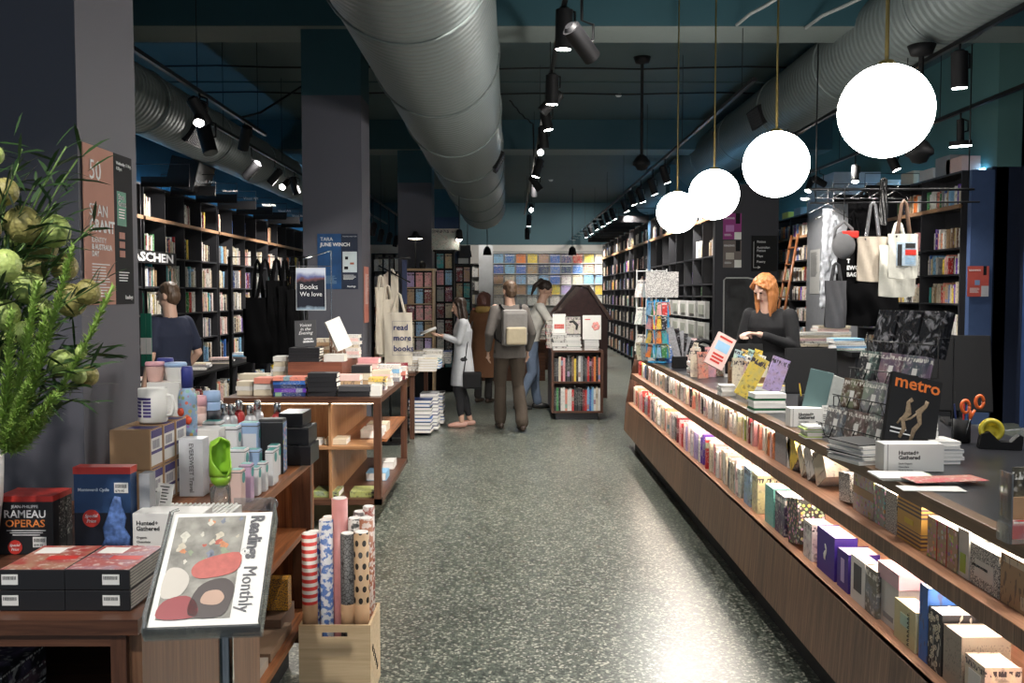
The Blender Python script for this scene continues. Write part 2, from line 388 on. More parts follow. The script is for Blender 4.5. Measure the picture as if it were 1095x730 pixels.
# ------------------------------------------------------------------ air ducts
def duct_mat(name, col, step):
    g = NG(name); sp = g.n('SeparateXYZ', Vector=g.coord())
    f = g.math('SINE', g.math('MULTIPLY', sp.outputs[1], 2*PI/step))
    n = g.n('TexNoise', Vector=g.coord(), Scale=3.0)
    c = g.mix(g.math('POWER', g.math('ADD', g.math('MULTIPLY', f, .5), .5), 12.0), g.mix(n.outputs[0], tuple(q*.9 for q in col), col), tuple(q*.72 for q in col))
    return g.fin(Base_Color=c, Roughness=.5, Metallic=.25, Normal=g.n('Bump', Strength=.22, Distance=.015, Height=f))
DUCT = duct_mat('ribbed_duct_metal', (.16, .19, .19), .105)
def duct(x, z, r, y0, y1, label, vents=(), side=1):
    t = thing('air_duct', label, 'air duct', (x, (y0+y1)/2, z), group=None)
    h = (y1-y0)/2; m = MB(); n = 40; ys = [-h]; y = -h
    N = int((y1-y0)/.5)
    ring = []
    for j in range(N+1):
        yy = -h+2*h*j/N
        for k in range(n): a = 2*PI*k/n; ring.append((r*math.cos(a), yy, r*math.sin(a)))
    m.add(ring, [(j*n+k, j*n+(k+1) % n, (j+1)*n+(k+1) % n, (j+1)*n+k)[::-1] for j in range(N) for k in range(n)], 0, True)
    m.add(ring[-n:], [tuple(range(n))[::-1]]); m.add(ring[:n], [tuple(range(n))])
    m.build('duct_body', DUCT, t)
    for q in range(int((y1-y0)/2.4)):
        m = MB(); yy = -h+1.2+q*2.4
        m.tube([((r+.004)*math.cos(a*PI/18), yy, (r+.004)*math.sin(a*PI/18)) for a in range(37)], .012, 6)
        m.build('joint_ring', DUCT, t)
    for (vy, va, L) in vents:
        m = MB(); Mv = Matrix.Translation((0, vy-(y0+y1)/2, 0)) @ Matrix.Rotation(-math.radians(va), 4, 'Y')
        m.box(r-.02, r+.035, -L/2, L/2, -.13, .13, 0, Mv)
        for k in range(12): yy = -L/2+.03+k*(L-.06)/11.5; m.box(r+.03, r+.045, yy, yy+.016, -.115, .115, 1, Mv)
        m.build('vent_grille', [BLACK, SHELFG], t)
    return t
duct(-.647, 3.70, .55, -2.5, 22.6, 'wide grey ribbed air duct running down the middle of the ceiling', [(13.2, -28, .5)])
duct(3.85, 4.2, .42, -2.5, 26, 'ribbed air duct above the counter side, hung under the right ceiling', [(13.2, 200, .6)])
duct(-4.2, 3.78, .36, -2.5, 26, 'ribbed air duct above the left bookshelves', [(11.8, -35, .6)])
# ------------------------------------------------------------------ ceiling cables and boxes
def cable(pts, r, label, m=BLACK):
    c = MB(); c.tube(pts, r, 6); o = c.build('ceiling_cable', m); tag(o, label, 'cable')
def sag(a, b, s, n=14): return [V(a).lerp(V(b), i/n)+V((0, 0, -s*math.sin(PI*i/n)**2+.012*math.sin(i*1.9))) for i in range(n+1)]
cable(sag((-1.5, 10.9, 4.72), (4.5, 10.9, 4.7), .05), .02, 'thick black cable bundle across the ceiling just behind the first beam')
cable(sag((-.3, 11.3, 4.74), (2.6, 11.0, 4.72), .09), .014, 'thin black cable looping beside the bundle behind the first beam')
cable(sag((-4.8, 14.9, 4.76), (5.5, 14.9, 4.76), .02), .012, 'straight thin cable across the middle of the ceiling')
cable(sag((-4.8, 13.2, 4.76), (5.5, 13.2, 4.76), .03), .012, 'straight thin cable nearer the first beam')
cable(sag((0, 15.4, 4.74), (.4, 16.2, 4.5), .03)+[V((.42, 16.25, 3.9))], .012, 'cable dropping from the ceiling to the middle track')
cable([V((-2.6, 12.3, 4.75)), V((-2.62, 12.2, 4.3)), V((-2.9, 11, 3.7)), V((-3, 10.5, 3.55))], .014, 'cable dropping to the left spotlight track')
cable(sag((2.2, 9.2, 4.2), (3.3, 6.2, 4.75), .1), .018, 'pale conduit curving down beside the first beam above the counter', mat('grey_conduit', (.2, .22, .22), .5))
cable(sag((2.9, 9.3, 4.2), (3.9, 5.2, 4.7), .22), .018, 'pale conduit looping over the right air duct', mat('grey_conduit', (.2, .22, .22), .5))
m = MB(); m.bevbox(-2.6, -2.44, 12.2, 12.36, 4.62, 4.78, .01); tag(m.build('junction_box', BLACK), 'small black junction box on the ceiling over the left side', 'junction box')
def det(x, y, z, l):
    m = MB(); m.lathe([(.0, -.045), (.035, -.04), (.05, -.02), (.06, 0)], 16, (x, y, z)); tag(m.build('smoke_detector', WHITE), l, 'smoke detector')
det(1.75, 15.2, CEIL, 'small white smoke detector on the ceiling in front of the second beam')
det(1.05, 24, 4.5, 'small white smoke detector on the lower ceiling beyond the second beam')

# ================================================================== LAMPS
GLOBE = emit('opal_glass_glow', (1, .95, .88), 44)
for i, (y, lab) in enumerate(((4.12, 'largest opal globe pendant, the one nearest the front of the counter'), (5.8, 'second opal globe pendant over the counter'),
                              (7.55, 'third opal globe pendant, partly overlapping the smallest one'), (9.2, 'smallest opal globe pendant, farthest along the counter'))):
    x = 1.64; z = 2.395
    t = thing('globe_pendant', lab, 'pendant lamp', (x, y, z), group='opal globe pendants over the counter')
    g_ = MB(); g_.ell((0, 0, 0), .2, 40); g_.build('globe', GLOBE, t)
    g_ = MB(); g_.cyl((0, 0, .19), (0, 0, .215), .045, .03, 16); g_.build('gallery_cap', BRASS, t)
    top = 4.8 if not (9.45 < y < 10.05) else 4.26
    g_ = MB(); g_.cyl((0, 0, .2), (0, 0, top-z), .0065, n=8); g_.cyl((0, 0, .2), (0, 0, .5), .009, n=8); g_.build('rod', BRASS, t)
    g_ = MB(); g_.cyl((0, 0, top-z-.03), (0, 0, top-z), .05, n=16); g_.build('ceiling_rose', BRASS, t)
LENS_ON = emit('spotlight_lens_glow', (1, .95, .88), 45); LENS_OFF = mat('dark_lens', (.05, .05, .055), .2)
SPN = [0]
RAILS = {'M': (.43, 3.86), 'RT': (2.33, 3.62), 'RA': (3.72, 3.66), 'RB': (4.55, 3.42), 'L1': (-2.95, 3.5), 'L2': (-3.4, 3.52), 'L3': (-2.6, 3.4)}
def spotlight(px, py, Y, aim, on, label, group, scale=1.0, power=0, ang=60, on_rail=None, disc=False):
    rx, rz_ = RAILS[on_rail]; p = Xp(px, py, rx)
    if p.z > rz_-.12 or abs(p.y-Y) > 3.5: p = W(px, py, Y); p.x = rx
    p.z = min(p.z, rz_-.17); t = thing('track_spotlight', label, 'spotlight', p, group=group)
    d = V(aim).normalized(); q = (-d).to_track_quat('Z', 'Y').to_matrix().to_4x4(); L = .24*scale; r = .055*scale
    m = MB()
    if disc: m.cyl((0, 0, -L/2), (0, 0, -L/2+.05), r*1.75, n=20, M=q); m.cyl((0, 0, -L/2+.05), (0, 0, L/2), r*.6, n=14, M=q)
    else: m.cyl((0, 0, -L/2), (0, 0, L/2), r, n=18, M=q); m.cyl((0, 0, L/2), (0, 0, L/2+.02), r*.8, r*.5, n=18, M=q)
    m.build('lamp_body', BLACK, t)
    rl = r*1.7 if disc else r*.86
    m = MB(); m.cyl((0, 0, -L/2-.004), (0, 0, -L/2+.001), rl, n=18, M=q); m.build('lens', LENS_ON if on else LENS_OFF, t)
    m = MB(); m.tube([(0, 0, 0), (r*1.25, 0, .02), (r*1.25, 0, L*.45), (0, 0, L*.55), (0, 0, rz_-p.z+.012)], .009*scale, 6); m.build('bracket', BLACKM, t)
    if power: light('SPOT', 'spot_or_fill', p+d*(L/2+.03), p+d*3, power, NEUT, .04, spot=ang)
    return t
def rail(a, b, z, label, wires=True):
    t = thing('light_track', label, 'light track', (0, 0, z)); m = MB()
    a = V((*a, 0)); b = V((*b, 0)); d = (b-a).normalized(); s = V((-d.y, d.x, 0))*.02
    m.add([a-s, a+s, b+s, b-s]+[p+V((0, 0, .035)) for p in (a-s, a+s, b+s, b-s)], [(0, 3, 2, 1), (4, 5, 6, 7), (0, 1, 5, 4), (1, 2, 6, 5), (2, 3, 7, 6), (3, 0, 4, 7)])
    m.build('rail', BLACKM, t); n = max(2, int((b-a).length/3))
    for i in range(n+1):
        p = a.lerp(b, (i+.15)/(n+.3)); top = (CEIL if p.y < 18 else 4.5)-z
        if 9.4 < p.y < 10.1 or 17.35 < p.y < 18.15: top = 4.25-z
        if abs(p.x-3.72) < .01: top = 3.80-z
        m = MB(); m.cyl((p.x, p.y, .03), (p.x, p.y, top), .004, n=6); m.build('hanger_wire', BLACKM, t)
    return t
# middle track
rail((.43, 6.2), (.43, 27), 3.86, 'long black light track down the middle of the ceiling')
MT = 'spotlights on the middle track'
mid = [(603, 28, 7.4, (-.02, .1, -1), 1, 'big lit spotlight at the near end of the middle track', 1.25), (622, 46, 7.9, (.6, .6, -.6), 0, 'unlit spotlight turned sideways beside the big lit one on the middle track', 1.0),
       (588, 96, 9.6, (0, .1, -1), 1, 'second lit spotlight on the middle track, pointing straight down', 1.2), (577, 110, 9.9, (-.7, 0, -.7), 0, 'unlit spotlight tilted to the left behind the second lit one', 1.1),
       (584, 127, 11.2, (.2, 0, -1), 1, 'lit spotlight tilted slightly right, third along the middle track', 1.1), (577, 147, 12.0, (.1, .1, -1), 0, 'unlit spotlight below the third lit one on the middle track', 1.1),
       (568, 160, 13.2, (0, -.9, -.5), 1, 'bright spotlight facing the front, halfway along the middle track', .9), (568, 180, 14.3, (-.3, 0, -1), 1, 'spotlight tilted left below the bright front-facing one', 1.1),
       (567, 196, 15.6, (.5, 0, -.7), 0, 'unlit spotlight tilted right at the far part of the middle track', 1.1), (566, 203, 16.6, (0, .2, -1), 0, 'short unlit spotlight at the far part of the middle track', 1.0),
       (562, 222, 18.8, (0, -.9, -.5), 1, 'small glaring spotlight far along the middle track', .9), (562, 236, 21, (0, 0, -1), 1, 'smallest lit spotlight pointing down at the end of the middle track', 1.0),
       (559, 250, 23, (0, .1, -1), 0, 'last dark spotlight of the middle track', 1.1)]
for px, py, Y, aim, on, lab, sc in mid:
    spotlight(px, py, Y, aim, on, lab, MT, sc, power=(150 if on and Y < 14 and aim[1] > -.5 else 0), ang=75, on_rail='M')
for y, pw in ((5.2, 200), (7.6, 200), (10.6, 260), (13.2, 330), (16.4, 300), (20, 300), (23.5, 300)): light('SPOT', 'spot_or_fill', (.43, y, 3.62), (.43-.1, y+.3, 0), pw, NEUT, .05, spot=96)  # added beams without lamp bodies, brightening the aisle floor
for x, y in ((-.8, 26.5), (1.2, 26.5), (2.6, 26.8)): light('SPOT', 'spot_or_fill', (x, y, 3.9), (x, 29.8, 2.3), 130, NEUT, .05, spot=85)  # beams added to brighten the back wall, no fixtures modelled
# right far track, over the long shelf wall
rail((2.33, 9.0), (2.33, 29.5), 3.62, 'black light track along the long right bookshelf')
RT = 'spotlights washing the long right bookshelf'
for i, (px, py, Y) in enumerate([(711, 187, 13.4), (698, 200, 14.6), (685, 209, 15.9), (676, 212, 16.9), (668, 220, 18), (655, 229, 19.6), (649, 233, 20.6), (643, 237, 21.8), (637, 240, 23), (631, 244, 24.4), (626, 248, 25.6)]):
    spotlight(px, py, Y, (.35, .05, -1), 1, f'{["black spotlight nearest the globes", "second spotlight from the globes", "third spotlight from the globes", "fourth spotlight from the globes", "fifth spotlight from the globes", "sixth spotlight from the globes", "seventh spotlight from the globes", "eighth spotlight from the globes", "ninth spotlight from the globes", "last spotlight but one", "glaring last spotlight"][i]} on the long right shelf track', RT, 1.05, power=(300 if i % 2 == 0 else 0), ang=110, on_rail='RT')
# right near tracks
rail((3.72, 4.5), (3.72, 13.2), 3.66, 'black light track under the right air duct')
rail((4.55, 6.5), (4.55, 16.5), 3.42, 'lower black light track in front of the right bookshelf')
RN = 'spotlights over the service counter'
spotlight(1026, 75, 7.7, (.05, .05, -1), 1, 'black spotlight pointing straight down at the top right of the room', RN, 1.2, 300, 80, 'RA')
spotlight(1027, 142, 9.5, (.05, .05, -1), 1, 'spotlight with a flat glowing disc, below the topmost right one', RN, 1.1, 240, 100, 'RB', disc=True)
spotlight(885, 186, 12.4, (-.1, -.3, -1), 1, 'lit spotlight above the hanging clothes', RN, .9, 200, 90, 'RB')
spotlight(866, 196, 12.9, (-.4, -.3, -1), 1, 'lit spotlight tilted left behind the largest globe', RN, .9, 150, 90, 'RB')
spotlight(876, 193, 13.0, (.8, .2, -.4), 0, 'unlit spotlight turned to the right beside the tilted lit one', RN, .9, 0, 60, 'RB')
spotlight(912, 172, 11.2, (.4, -.2, -1), 1, 'lit spotlight right of the largest globe, above the clothes rail', RN, 1.0, 150, 90, 'RB')
spotlight(983, 60, 6.2, (-.1, .3, -1), 0, 'dark spotlight partly behind the largest globe', RN, .9, 0, 60, 'RA')
# left tracks
rail((-2.95, 6.5), (-2.95, 11.4), 3.5, 'short black light track left of the big column')
rail((-3.4, 10.8), (-3.4, 26), 3.52, 'long black light track in front of the left bookshelf')
rail((-2.6, 13), (-2.6, 25), 3.4, 'black light track seen in the gap right of the big column')
LN = 'spotlights on the left tracks'
for px, py, Y, aim, on, lab, sc, pw in [(214, 122, 8.8, (.1, -.6, -.8), 1, 'lit spotlight at the front of the left track', 1.0, 200), (221, 118, 9.0, (.4, .3, -.8), 0, 'unlit spotlight just behind the front lit one on the left track', 1.1, 0),
        (262, 145, 10.2, (-.3, .4, -.8), 0, 'unlit spotlight at the junction of the two left tracks', 1.1, 0), (278, 148, 10.6, (.3, -.2, -.9), 0, 'big unlit lamp head where the left tracks meet', 1.5, 0),
        (269, 182, 11.8, (-.7, .2, -.7), 0, 'unlit spotlight tilted left in front of the long left track', 1.1, 0), (294, 189, 13.2, (-.6, 0, -.7), 0, 'unlit spotlight beside the dazzling left one', 1.0, 0),
        (305, 197, 13.5, (-.2, -.8, -.45), 1, 'dazzling spotlight aimed at the viewer on the left track', .9, 100), (315, 199, 14.2, (.3, 0, -1), 0, 'unlit spotlight right of the dazzling left one', 1.1, 0),
        (311, 246, 19, (-.2, -.7, -.5), 1, 'tiny lit spotlight low behind the left column', .8, 0)]:
    spotlight(px, py, Y, aim, on, lab, LN, sc, pw, 90, 'L1' if px < 265 else 'L2')
for i, (y, pw) in enumerate(((9, 260), (12.3, 420), (15, 420), (18, 420))): light('SPOT', 'spot_or_fill', (-3.2, y, 3.4), (-4.6, y+.4, 1.3), pw, NEUT, .05, spot=100)
for i, (px, py, Y) in enumerate([(399, 245, 17), (407, 252, 18.5), (416, 255, 20), (423, 258, 21.5)]):
    spotlight(px, py, Y, (-.2, .1, -1), 0, f'{nth(i+1)} dark spotlight in the gap right of the big column', LN, 1.0, 0, 60, 'L3')
# added spot lamps without fixtures, brightening front tables, counter and right wall
for x, y, tx, ty, pw in ((4.1, 14.2, 5.2, 15.8, 260), (4.4, 12.4, 5.8, 13, 240), (4.4, 17.6, 5.8, 18.2, 220), (-1.3, .7, -1.1, 2.3, 300), (-.7, 1.3, -1.1, 3.3, 380), (.3, .6, -.6, 1.9, 90), (.42, 3.2, -1.0, 6.6, 420), (.42, 4.9, -1.3, 7.4, 320), (2.9, 3.6, 1.7, 3.4, 200), (3.0, 6.6, 1.7, 6.2, 200), (1.0, 1.4, 1.5, 3.3, 160), (3.2, 7.0, 3.2, 8.4, 260), (-.6, 9.4, -1.2, 10.6, 260)):
    light('SPOT', 'spot_or_fill', (x, y, 3.7 if x < 4 else 3.35), (tx, ty, .9 if x < 4 else 1.7), pw, NEUT, .05, spot=62)
# bluish cove tubes lying on top of the shelving
COVE = emit('blue_cove_glow', (.25, .62, 1), 14)
for x, y0, y1, z, lab in ((-5.14, 9.5, 25, 3.065, 'blue-white cove light tube above the left bookshelf'), (3.36, 14, 27, 3.15, 'blue-white cove light tube above the long right bookshelf'), (5.9, 11.7, 20, 3.15, 'blue-white cove light tube above the right wall bookshelf')):
    m = MB(); m.cyl((x, y0, z), (x, y1, z), .015, n=8); tag(m.build('cove_light', COVE), lab, 'light')
m = MB(); m.cyl((-1.6, 18.35, 4.4), (2.9, 18.35, 4.4), .015, n=8); m.cyl((-4.6, 18.35, 4.4), (-2.3, 18.35, 4.4), .015, n=8); tag(m.build('cove_light', COVE), 'blue-white cove light tube behind the second ceiling beam', 'light')
def far_pendant(px, py, Y, lab, lit=1):
    p = W(px, py, Y); t = thing('far_pendant_lamp', lab, 'pendant lamp', p); top = (CEIL if Y < 17 else 4.5)-p.z
    m = MB(); m.lathe([(.035, .16), (.05, .14), (.06, 0), (.055, 0)], 14); m.build('lamp_shade', BLACK, t)
    m = MB(); m.ell((0, 0, .0), (.045, .045, .03), 10); m.build('bulb', LENS_ON if lit else LENS_OFF, t)
    m = MB(); m.cyl((0, 0, .15), (0, 0, top), .006, n=6); m.build('cord', BLACK, t)
far_pendant(491, 256, 15.2, 'small lit lamp hanging left of the wide duct end')
m = MB()
def dome_pole(px, ytop, ybot, Y, lab, topz):
    p = W(px, ybot, Y); t = thing('ceiling_pole_dome', lab, 'ceiling dome', (p.x, p.y, 0))
    m = MB(); m.cyl((0, 0, p.z+.12), (0, 0, topz), .022, n=10); m.build('pole', BLACK, t)
    m = MB(); m.lathe([(.0, topz-.1), (.09, topz-.08), (.12, topz)], 18); m.build('canopy', BLACK, t)
    m = MB(); m.lathe([(0, p.z-.06), (.06, p.z-.045), (.085, p.z), (.12, p.z+.02), (.12, p.z+.06), (.07, p.z+.13), (.03, p.z+.16)], 20); m.build('dome', BLACK, t)
dome_pole(686, 68, 178, 12.85, 'black camera dome on a pole hanging from the ceiling left of the globes', CEIL)
dome_pole(983, 60, 168, 8.3, 'black camera dome on a pole right of the largest globe', 3.77)
# ================================================================== BOOKCASES ALONG THE WALLS
SPECS = []      # wall books, built last: (size on screen, dims, matrix, colour, style, row label, centre)
WPAL = ['white']*13+['cream']*9+['grey', 'grey', 'tan', 'pale pink', 'charcoal', 'black', 'black', 'charcoal', 'red', 'dark red', 'orange', 'yellow', 'tan', 'tan', 'brown', 'green', 'teal', 'blue', 'light blue', 'navy', 'pink', 'pale pink', 'salmon', 'purple']
ledw = ['bottom', 'second', 'third', 'fourth', 'fifth', 'sixth', 'seventh', 'top']
def shelf_bay_books(sd, X, depth, y0, y1, z, pitch, fill, where, lying_p=.08):
    y = y0+.015
    end = y0+(y1-y0)*fill
    while y < end-.05:
        if R.random() < .06: y += R.uniform(.03, .12); continue
        t = R.choice((.016, .02, .025, .03, .036, .045)); h = min(pitch-.05, R.uniform(.19, .27)*(1.15 if sd < 0 else 1)); wd = min(depth-.06, R.uniform(.14, .2))
        lean = R.choice((0, 0, 0, R.uniform(-.06, .12)))
        set_ = R.uniform(.01, .05)
        M = TM((X+sd*set_, y+t/2, z), 0 if sd > 0 else PI) @ Matrix.Rotation(lean*(1 if sd < 0 else -1)*0.6, 4, 'X')
        SPECS.append((t, wd, h, M, R.choice(WPAL), where)); y += t+.002+abs(lean)*h*.5
def bookcase(sd, X, depth, y0, nb, bay, zs, where, fill=.85, top=3.1, trimz=2.7, back=True, fills=None, base=None):
    """sd=+1: open side faces -x (stands on the right); sd=-1 the opposite"""
    t = thing('bookcase', where[0], 'bookcase', (X, y0, 0), group=where[1]); L = nb*bay
    m = MB(); m.box(sd*(depth-.02), sd*depth, 0, L, 0, top); m.build('back_panel', SHELFG, t)
    for i in range(nb+1):
        m = MB(); m.box(0, sd*depth, i*bay-.011, i*bay+.011, 0, top); m.build('upright', SHELFG, t)
    for z in zs:
        if abs(z-trimz) < .02: continue
        m = MB(); m.box(sd*.006, sd*(depth-.02), .011, L-.011, z-.022, z); m.build('shelf_board', SHELFG, t)
    if trimz:
        m = MB(); m.box(-sd*.03, sd*.02, -.011, L+.011, trimz-.035, trimz+.012); m.build('ladder_rail', wood('pale_oak_rail', 'y', (.2, .1, .05), (.42, .25, .14)), t)
        m = MB(); m.box(sd*.02, sd*(depth-.02), .011, L-.011, trimz-.022, trimz); m.build('shelf_board', SHELFG, t)
    m = MB(); m.box(0, sd*depth, -.011, L+.011, top, top+.025); m.build('top_board', SHELFG, t)
    zz = sorted(zs); ks = zz+[top]
    for i in range(nb):
        for k, z in enumerate(zz):
            f = fills(i, k) if fills else fill*R.uniform(.7, 1.1)
            p = ks[k+1]-z
            if f > .05 and p > .16: shelf_bay_books(sd, X, depth, y0+i*bay+.012, y0+(i+1)*bay-.012, z, p, min(f, .97), (where[2], ledw[min(k, 7)]))
    return t
def basket_row(sd, X, y0, y1, z, n, lab):
    """wire frames with small black name boards that stand out over the bookcase"""
    for i in range(n):
        y = y0+(y1-y0)*(i+.5)/n
        t = thing('aisle_sign', lab(i), 'sign', (X, y, z), group=None)
        m = MB(); x0 = -sd*.75
        m.tube([(0, -.02, -.02), (0, -.02, .2), (x0, -.02, .2), (x0, -.02, 0)], .006, 5); m.build('wire_arm', BLACKM, t)
        m = MB(); m.box(x0, x0+sd*.62, -.03, -.01, -.09, .04); m.build('name_board', BLACK, t)
        text('Visual Art' if sd < 0 else 'Fiction', .055, (x0+.1 if sd < 0 else x0-.5+.0, -.032, -.045), (1, 0, 0), (0, 0, 1), TXTW, t)
# left wall
for u in range(5):
    y0 = 9.2+u*3.15
    names = ['hidden nearly behind the front column', 'with the white name board, nearest of the left wall', 'in the middle of the left wall', 'behind the hanging black bags on the left wall', 'farthest along the left wall']
    bookcase(-1, -4.8, .38, y0, 4 if u else 4, .7625, [.05, .52, .92, 1.32, 1.70, 2.11, 2.61], ('tall charcoal bookcase '+names[u], 'bookcases along the left wall', 'left wall'), top=3.02, trimz=2.61,
             fills=lambda i, k: (R.uniform(.0, .5) if k == 6 else R.uniform(.55, .9) if k else 0))
# ledge with storage in front of the left wall
t = thing('low_book_ledge', 'low black ledge piled with books along the foot of the left bookcases', 'bench', (-4.15, 9.2, 0))
m = MB(); m.box(0, -.6, 0, 14, .5, .53); m.build('worktop', BLACK, t)
for i in range(15): m = MB(); m.box(0, -.58, i-.01, i+.01, 0, .5); m.build('upright', SHELFG, t)
m = MB(); m.box(0, -.58, 0, 14, 0, .03); m.build('bottom_board', SHELFG, t)
for i in range(14): shelf_bay_books(-1, -4.15, .5, 9.2+i+.02, 10.2+i-.02, .035, .4, R.uniform(.6, .95), ('left wall ledge', 'bottom'))
for i in range(9):
    for k in range(3):
        y = 9.8+i*1.15+R.uniform(-.05, .05); c = ['white', 'grey', 'cream', 'charcoal', 'pale pink', 'light blue'][(i*2+k) % 6]
        q = thing('magazine', f'{c} art magazine, {["bottom", "middle", "top"][k]} of the {nth(i+1)} pile along the low left ledge', 'magazine', (-4.42+R.uniform(-.03, .03), y, .531+k*.031), R.uniform(-.2, .2), 'magazine piles on the low left ledge')
        m = MB(); m.box(-.15, .15, -.12, .12, 0, .03); m.build('cover', COV['spine'], q, color=PAL[c]); m = MB(); m.box(.1495, .151, -.115, .115, .004, .026); m.build('page_edge', PAPERW, q)
# right: long block
for u in range(3):
    y0 = 19.5+u*3.3
    bookcase(1, 2.9, .36, y0+.0, 4, .8, [.1, .5, .9, 1.3, 1.72, 2.15, 2.7], (['tall full bookcase just past the pale blue post on the right', 'middle tall full bookcase of the far right row', 'farthest tall bookcase at the end of the right row'][u], 'tall bookcases far along the right', 'far right wall'),
             fills=lambda i, k: R.uniform(.6, .97))
bookcase(1, 2.9, .36, 13.38, 8, .74, [.1, .55, 1.05, 1.57, 1.75, 2.15, 2.7], ('grey half-empty pigeonhole bookcase beside the poster pier', None, 'half-empty right bookcase'),
         fills=lambda i, k: (.0 if k < 3 else R.uniform(.0, .25) if k in (3, 4) else (R.uniform(.5, .9) if i < 2 and k > 4 else R.uniform(.5, .9) if k == 6 and i > 4 else R.choice((0, 0, .12)))))
t = C.objects
for o in list(t):
    if o.get('group', 0) is None: del o['group']
m = MB(); m.box(2.86, 2.9, 19.32, 19.44, 0, 3.1); tag(m.build('blue_post', mat('pale_blue_gloss', (.16, .33, .55), .3)), 'pale blue post between the empty and the full right bookcases', 'post')
# white document holders under the empty shelves
for i in range(5):
    for k in range(3):
        m = MB(); y = 13.5+i*.72; z = .62+k*.31; m.box(2.82, 2.885, y, y+.55, z, z+.25, 0); m.box(2.81, 2.82, y+.1, y+.45, z+.06, z+.2, 1)
        tag(m.build('paper_tray', [WHITE, mat('printed_sheet', (.5, .52, .45), .6)]), f'white paper tray below the empty right shelves, {["bottom","middle","top"][k]} row, {nth(i+1)} from the pier', 'paper tray', 'paper trays under the empty shelves')
# service wall shelves
bookcase(1, 5.6, .34, 11.66, 3, 1.12, [.3, .7, 1.08, 1.48, 1.85, 2.18, 2.70], ('tall bookcase right of the hanging totes, full of paperbacks', None, 'service wall'), fills=lambda i, k: R.uniform(.75, .97))
bookcase(1, 5.6, .34, 16.5, 3, 1.12, [.3, .7, 1.08, 1.48, 1.85, 2.25, 2.70], ('tall bookcase with the ladder behind the red-haired woman', None, 'ladder wall'), fills=lambda i, k: R.uniform(.75, .97))
for o in list(C.objects):
    if 'group' in o and o['group'] is None: del o['group']
m = MB(); m.box(5.6, 5.88, 11.4, 11.49, 0, 3.1); tag(m.build('blue_end_panel', mat('blue_lacquer_panel', (.055, .09, .19), .4)), 'dark blue end panel closing the right wall bookcase', 'panel')
# boxes and files on top of the service wall
for i, (y, n, c, h) in enumerate(((11.8, 5, 'pale pink', .2), (12.1, 6, 'grey', .26), (12.6, 3, 'white', .16), (13.2, 4, 'cream', .2), (14.1, 4, 'white', .18), (16.8, 3, 'white', .22), (17.5, 4, 'cream', .2), (18.3, 2, 'grey', .16), (19.1, 3, 'yellow', .14))):
    m = MB(); m.bevbox(5.66, 5.9, y, y+.42, 3.126, 3.126+h, .004); o = m.build('storage_box', COV['plain'], color=PAL[c])
    tag(o, f'{c} storage box on top of the right wall bookcase, {nth(i+1)} from its near end', 'box', 'boxes on the right wall bookcase')
# ladder
t = thing('library_ladder', 'wooden library ladder leaning on the right wall bookcase', 'ladder', (5.1, 18.05, 0))
for y in (0, .42): m = MB(); m.tube([(0, y, 0), (.45, y, 2.75)], .03, 4); m.build('stile', walz, t)
for k in range(8): m = MB(); f = (k+.8)/8.6; m.box(f*.45-.04, f*.45+.04, .0, .42, f*2.75-.012, f*2.75+.012); m.build('rung', walz, t)
# small name boards
SGN = ['nearest', 'second', 'third', 'fourth', 'fifth', 'sixth', 'seventh', 'eighth', 'ninth', 'tenth']
basket_row(-1, -4.86, 11.6, 20, 3.06, 8, lambda i: f'black section name board above the left bookcases, {SGN[i]} from the front column')
basket_row(1, 2.96, 18.6, 27, 3.14, 8, lambda i: f'black section name board above the far right bookcases, {SGN[i]} from the globes')
basket_row(1, 5.66, 12.4, 14.9, 3.06, 2, lambda i: f'black section name board over the right wall, {["right", "left"][i]} of the pair')
t = thing('shelf_name_board', 'black board with white capital letters on the left bookcase', 'sign', (-4.76, 11.55, 2.0))
m = MB(); m.box(0, .02, 0, 1.8, 0, .17); m.build('board', BLACK, t)
text('TASCHEN', .16, (.022, .02, .03), (0, 1, 0), (0, 0, 1), TXTW, t, bold=.005, sx=2.35)
t = thing('overhead_speaker', 'black loudspeaker box above the left bookcases', 'speaker', (-4.55, 13.3, 3.05)); m = MB(); m.bevbox(-.2, .2, -.35, .35, 0, .42, .02, M=Matrix.Rotation(.25, 4, 'Y')); m.build('cabinet', BLACK, t)

# ================================================================== SERVICE COUNTER WITH LIT LEDGES
Y0, Y1 = 1.0, 9.8
XT, XM, XL, XB = 1.313, 1.278, 1.225, 1.205
ZT, ZU, ZL, ZB = .963, .763, .461, .165
ct = thing('service_counter', 'long walnut counter with two lit book ledges along its front', 'counter', (0, 0, 0))
NOSE = wood('counter_nosing', 'y', (.1, .055, .026), (.2, .115, .06), .35)
m = MB(); m.bevbox(XT, XT+.05, Y0, Y1, ZT-.042, ZT+.001, .003); m.build('nosing', NOSE, ct)
LAM = mat('black_laminate_worktop', (.022, .023, .028), .28, var=.2, scale=5)
m = MB(); m.box(XT+.05, 2.25, Y0, 6.0, ZT-.04, ZT); m.box(XT+.05, 1.98, 6.0, Y1, ZT-.04, ZT); m.build('worktop', LAM, ct)
LIPM = wood('pale_ledge_walnut', 'y', (.30, .15, .09), (.5, .28, .18), .4)
m = MB(); m.prism([(XM, ZU-.052), (XM+.02, ZU-.052), (XM+.02, ZU), (XM, ZU)], Y0, Y1); m.build('upper_ledge_lip', walz and planks, ct)
m = MB(); m.box(XM+.001, 1.66, Y0, Y1, ZU-.002, ZU+.002); m.box(XM+.02, 1.66, Y0, Y1, ZU-.022, ZU-.002); m.build('upper_ledge', LIPM, ct)
m = MB(); m.box(XL+.001, 1.64, Y0, Y1, ZL-.02, ZL); m.build('lower_ledge', LIPM, ct)
m = MB(); m.prism([(XL, ZL), (XL+.02, ZL), (XB+.02, ZB), (XB, ZB)], Y0, Y1); m.build('front_panel', planks, ct)
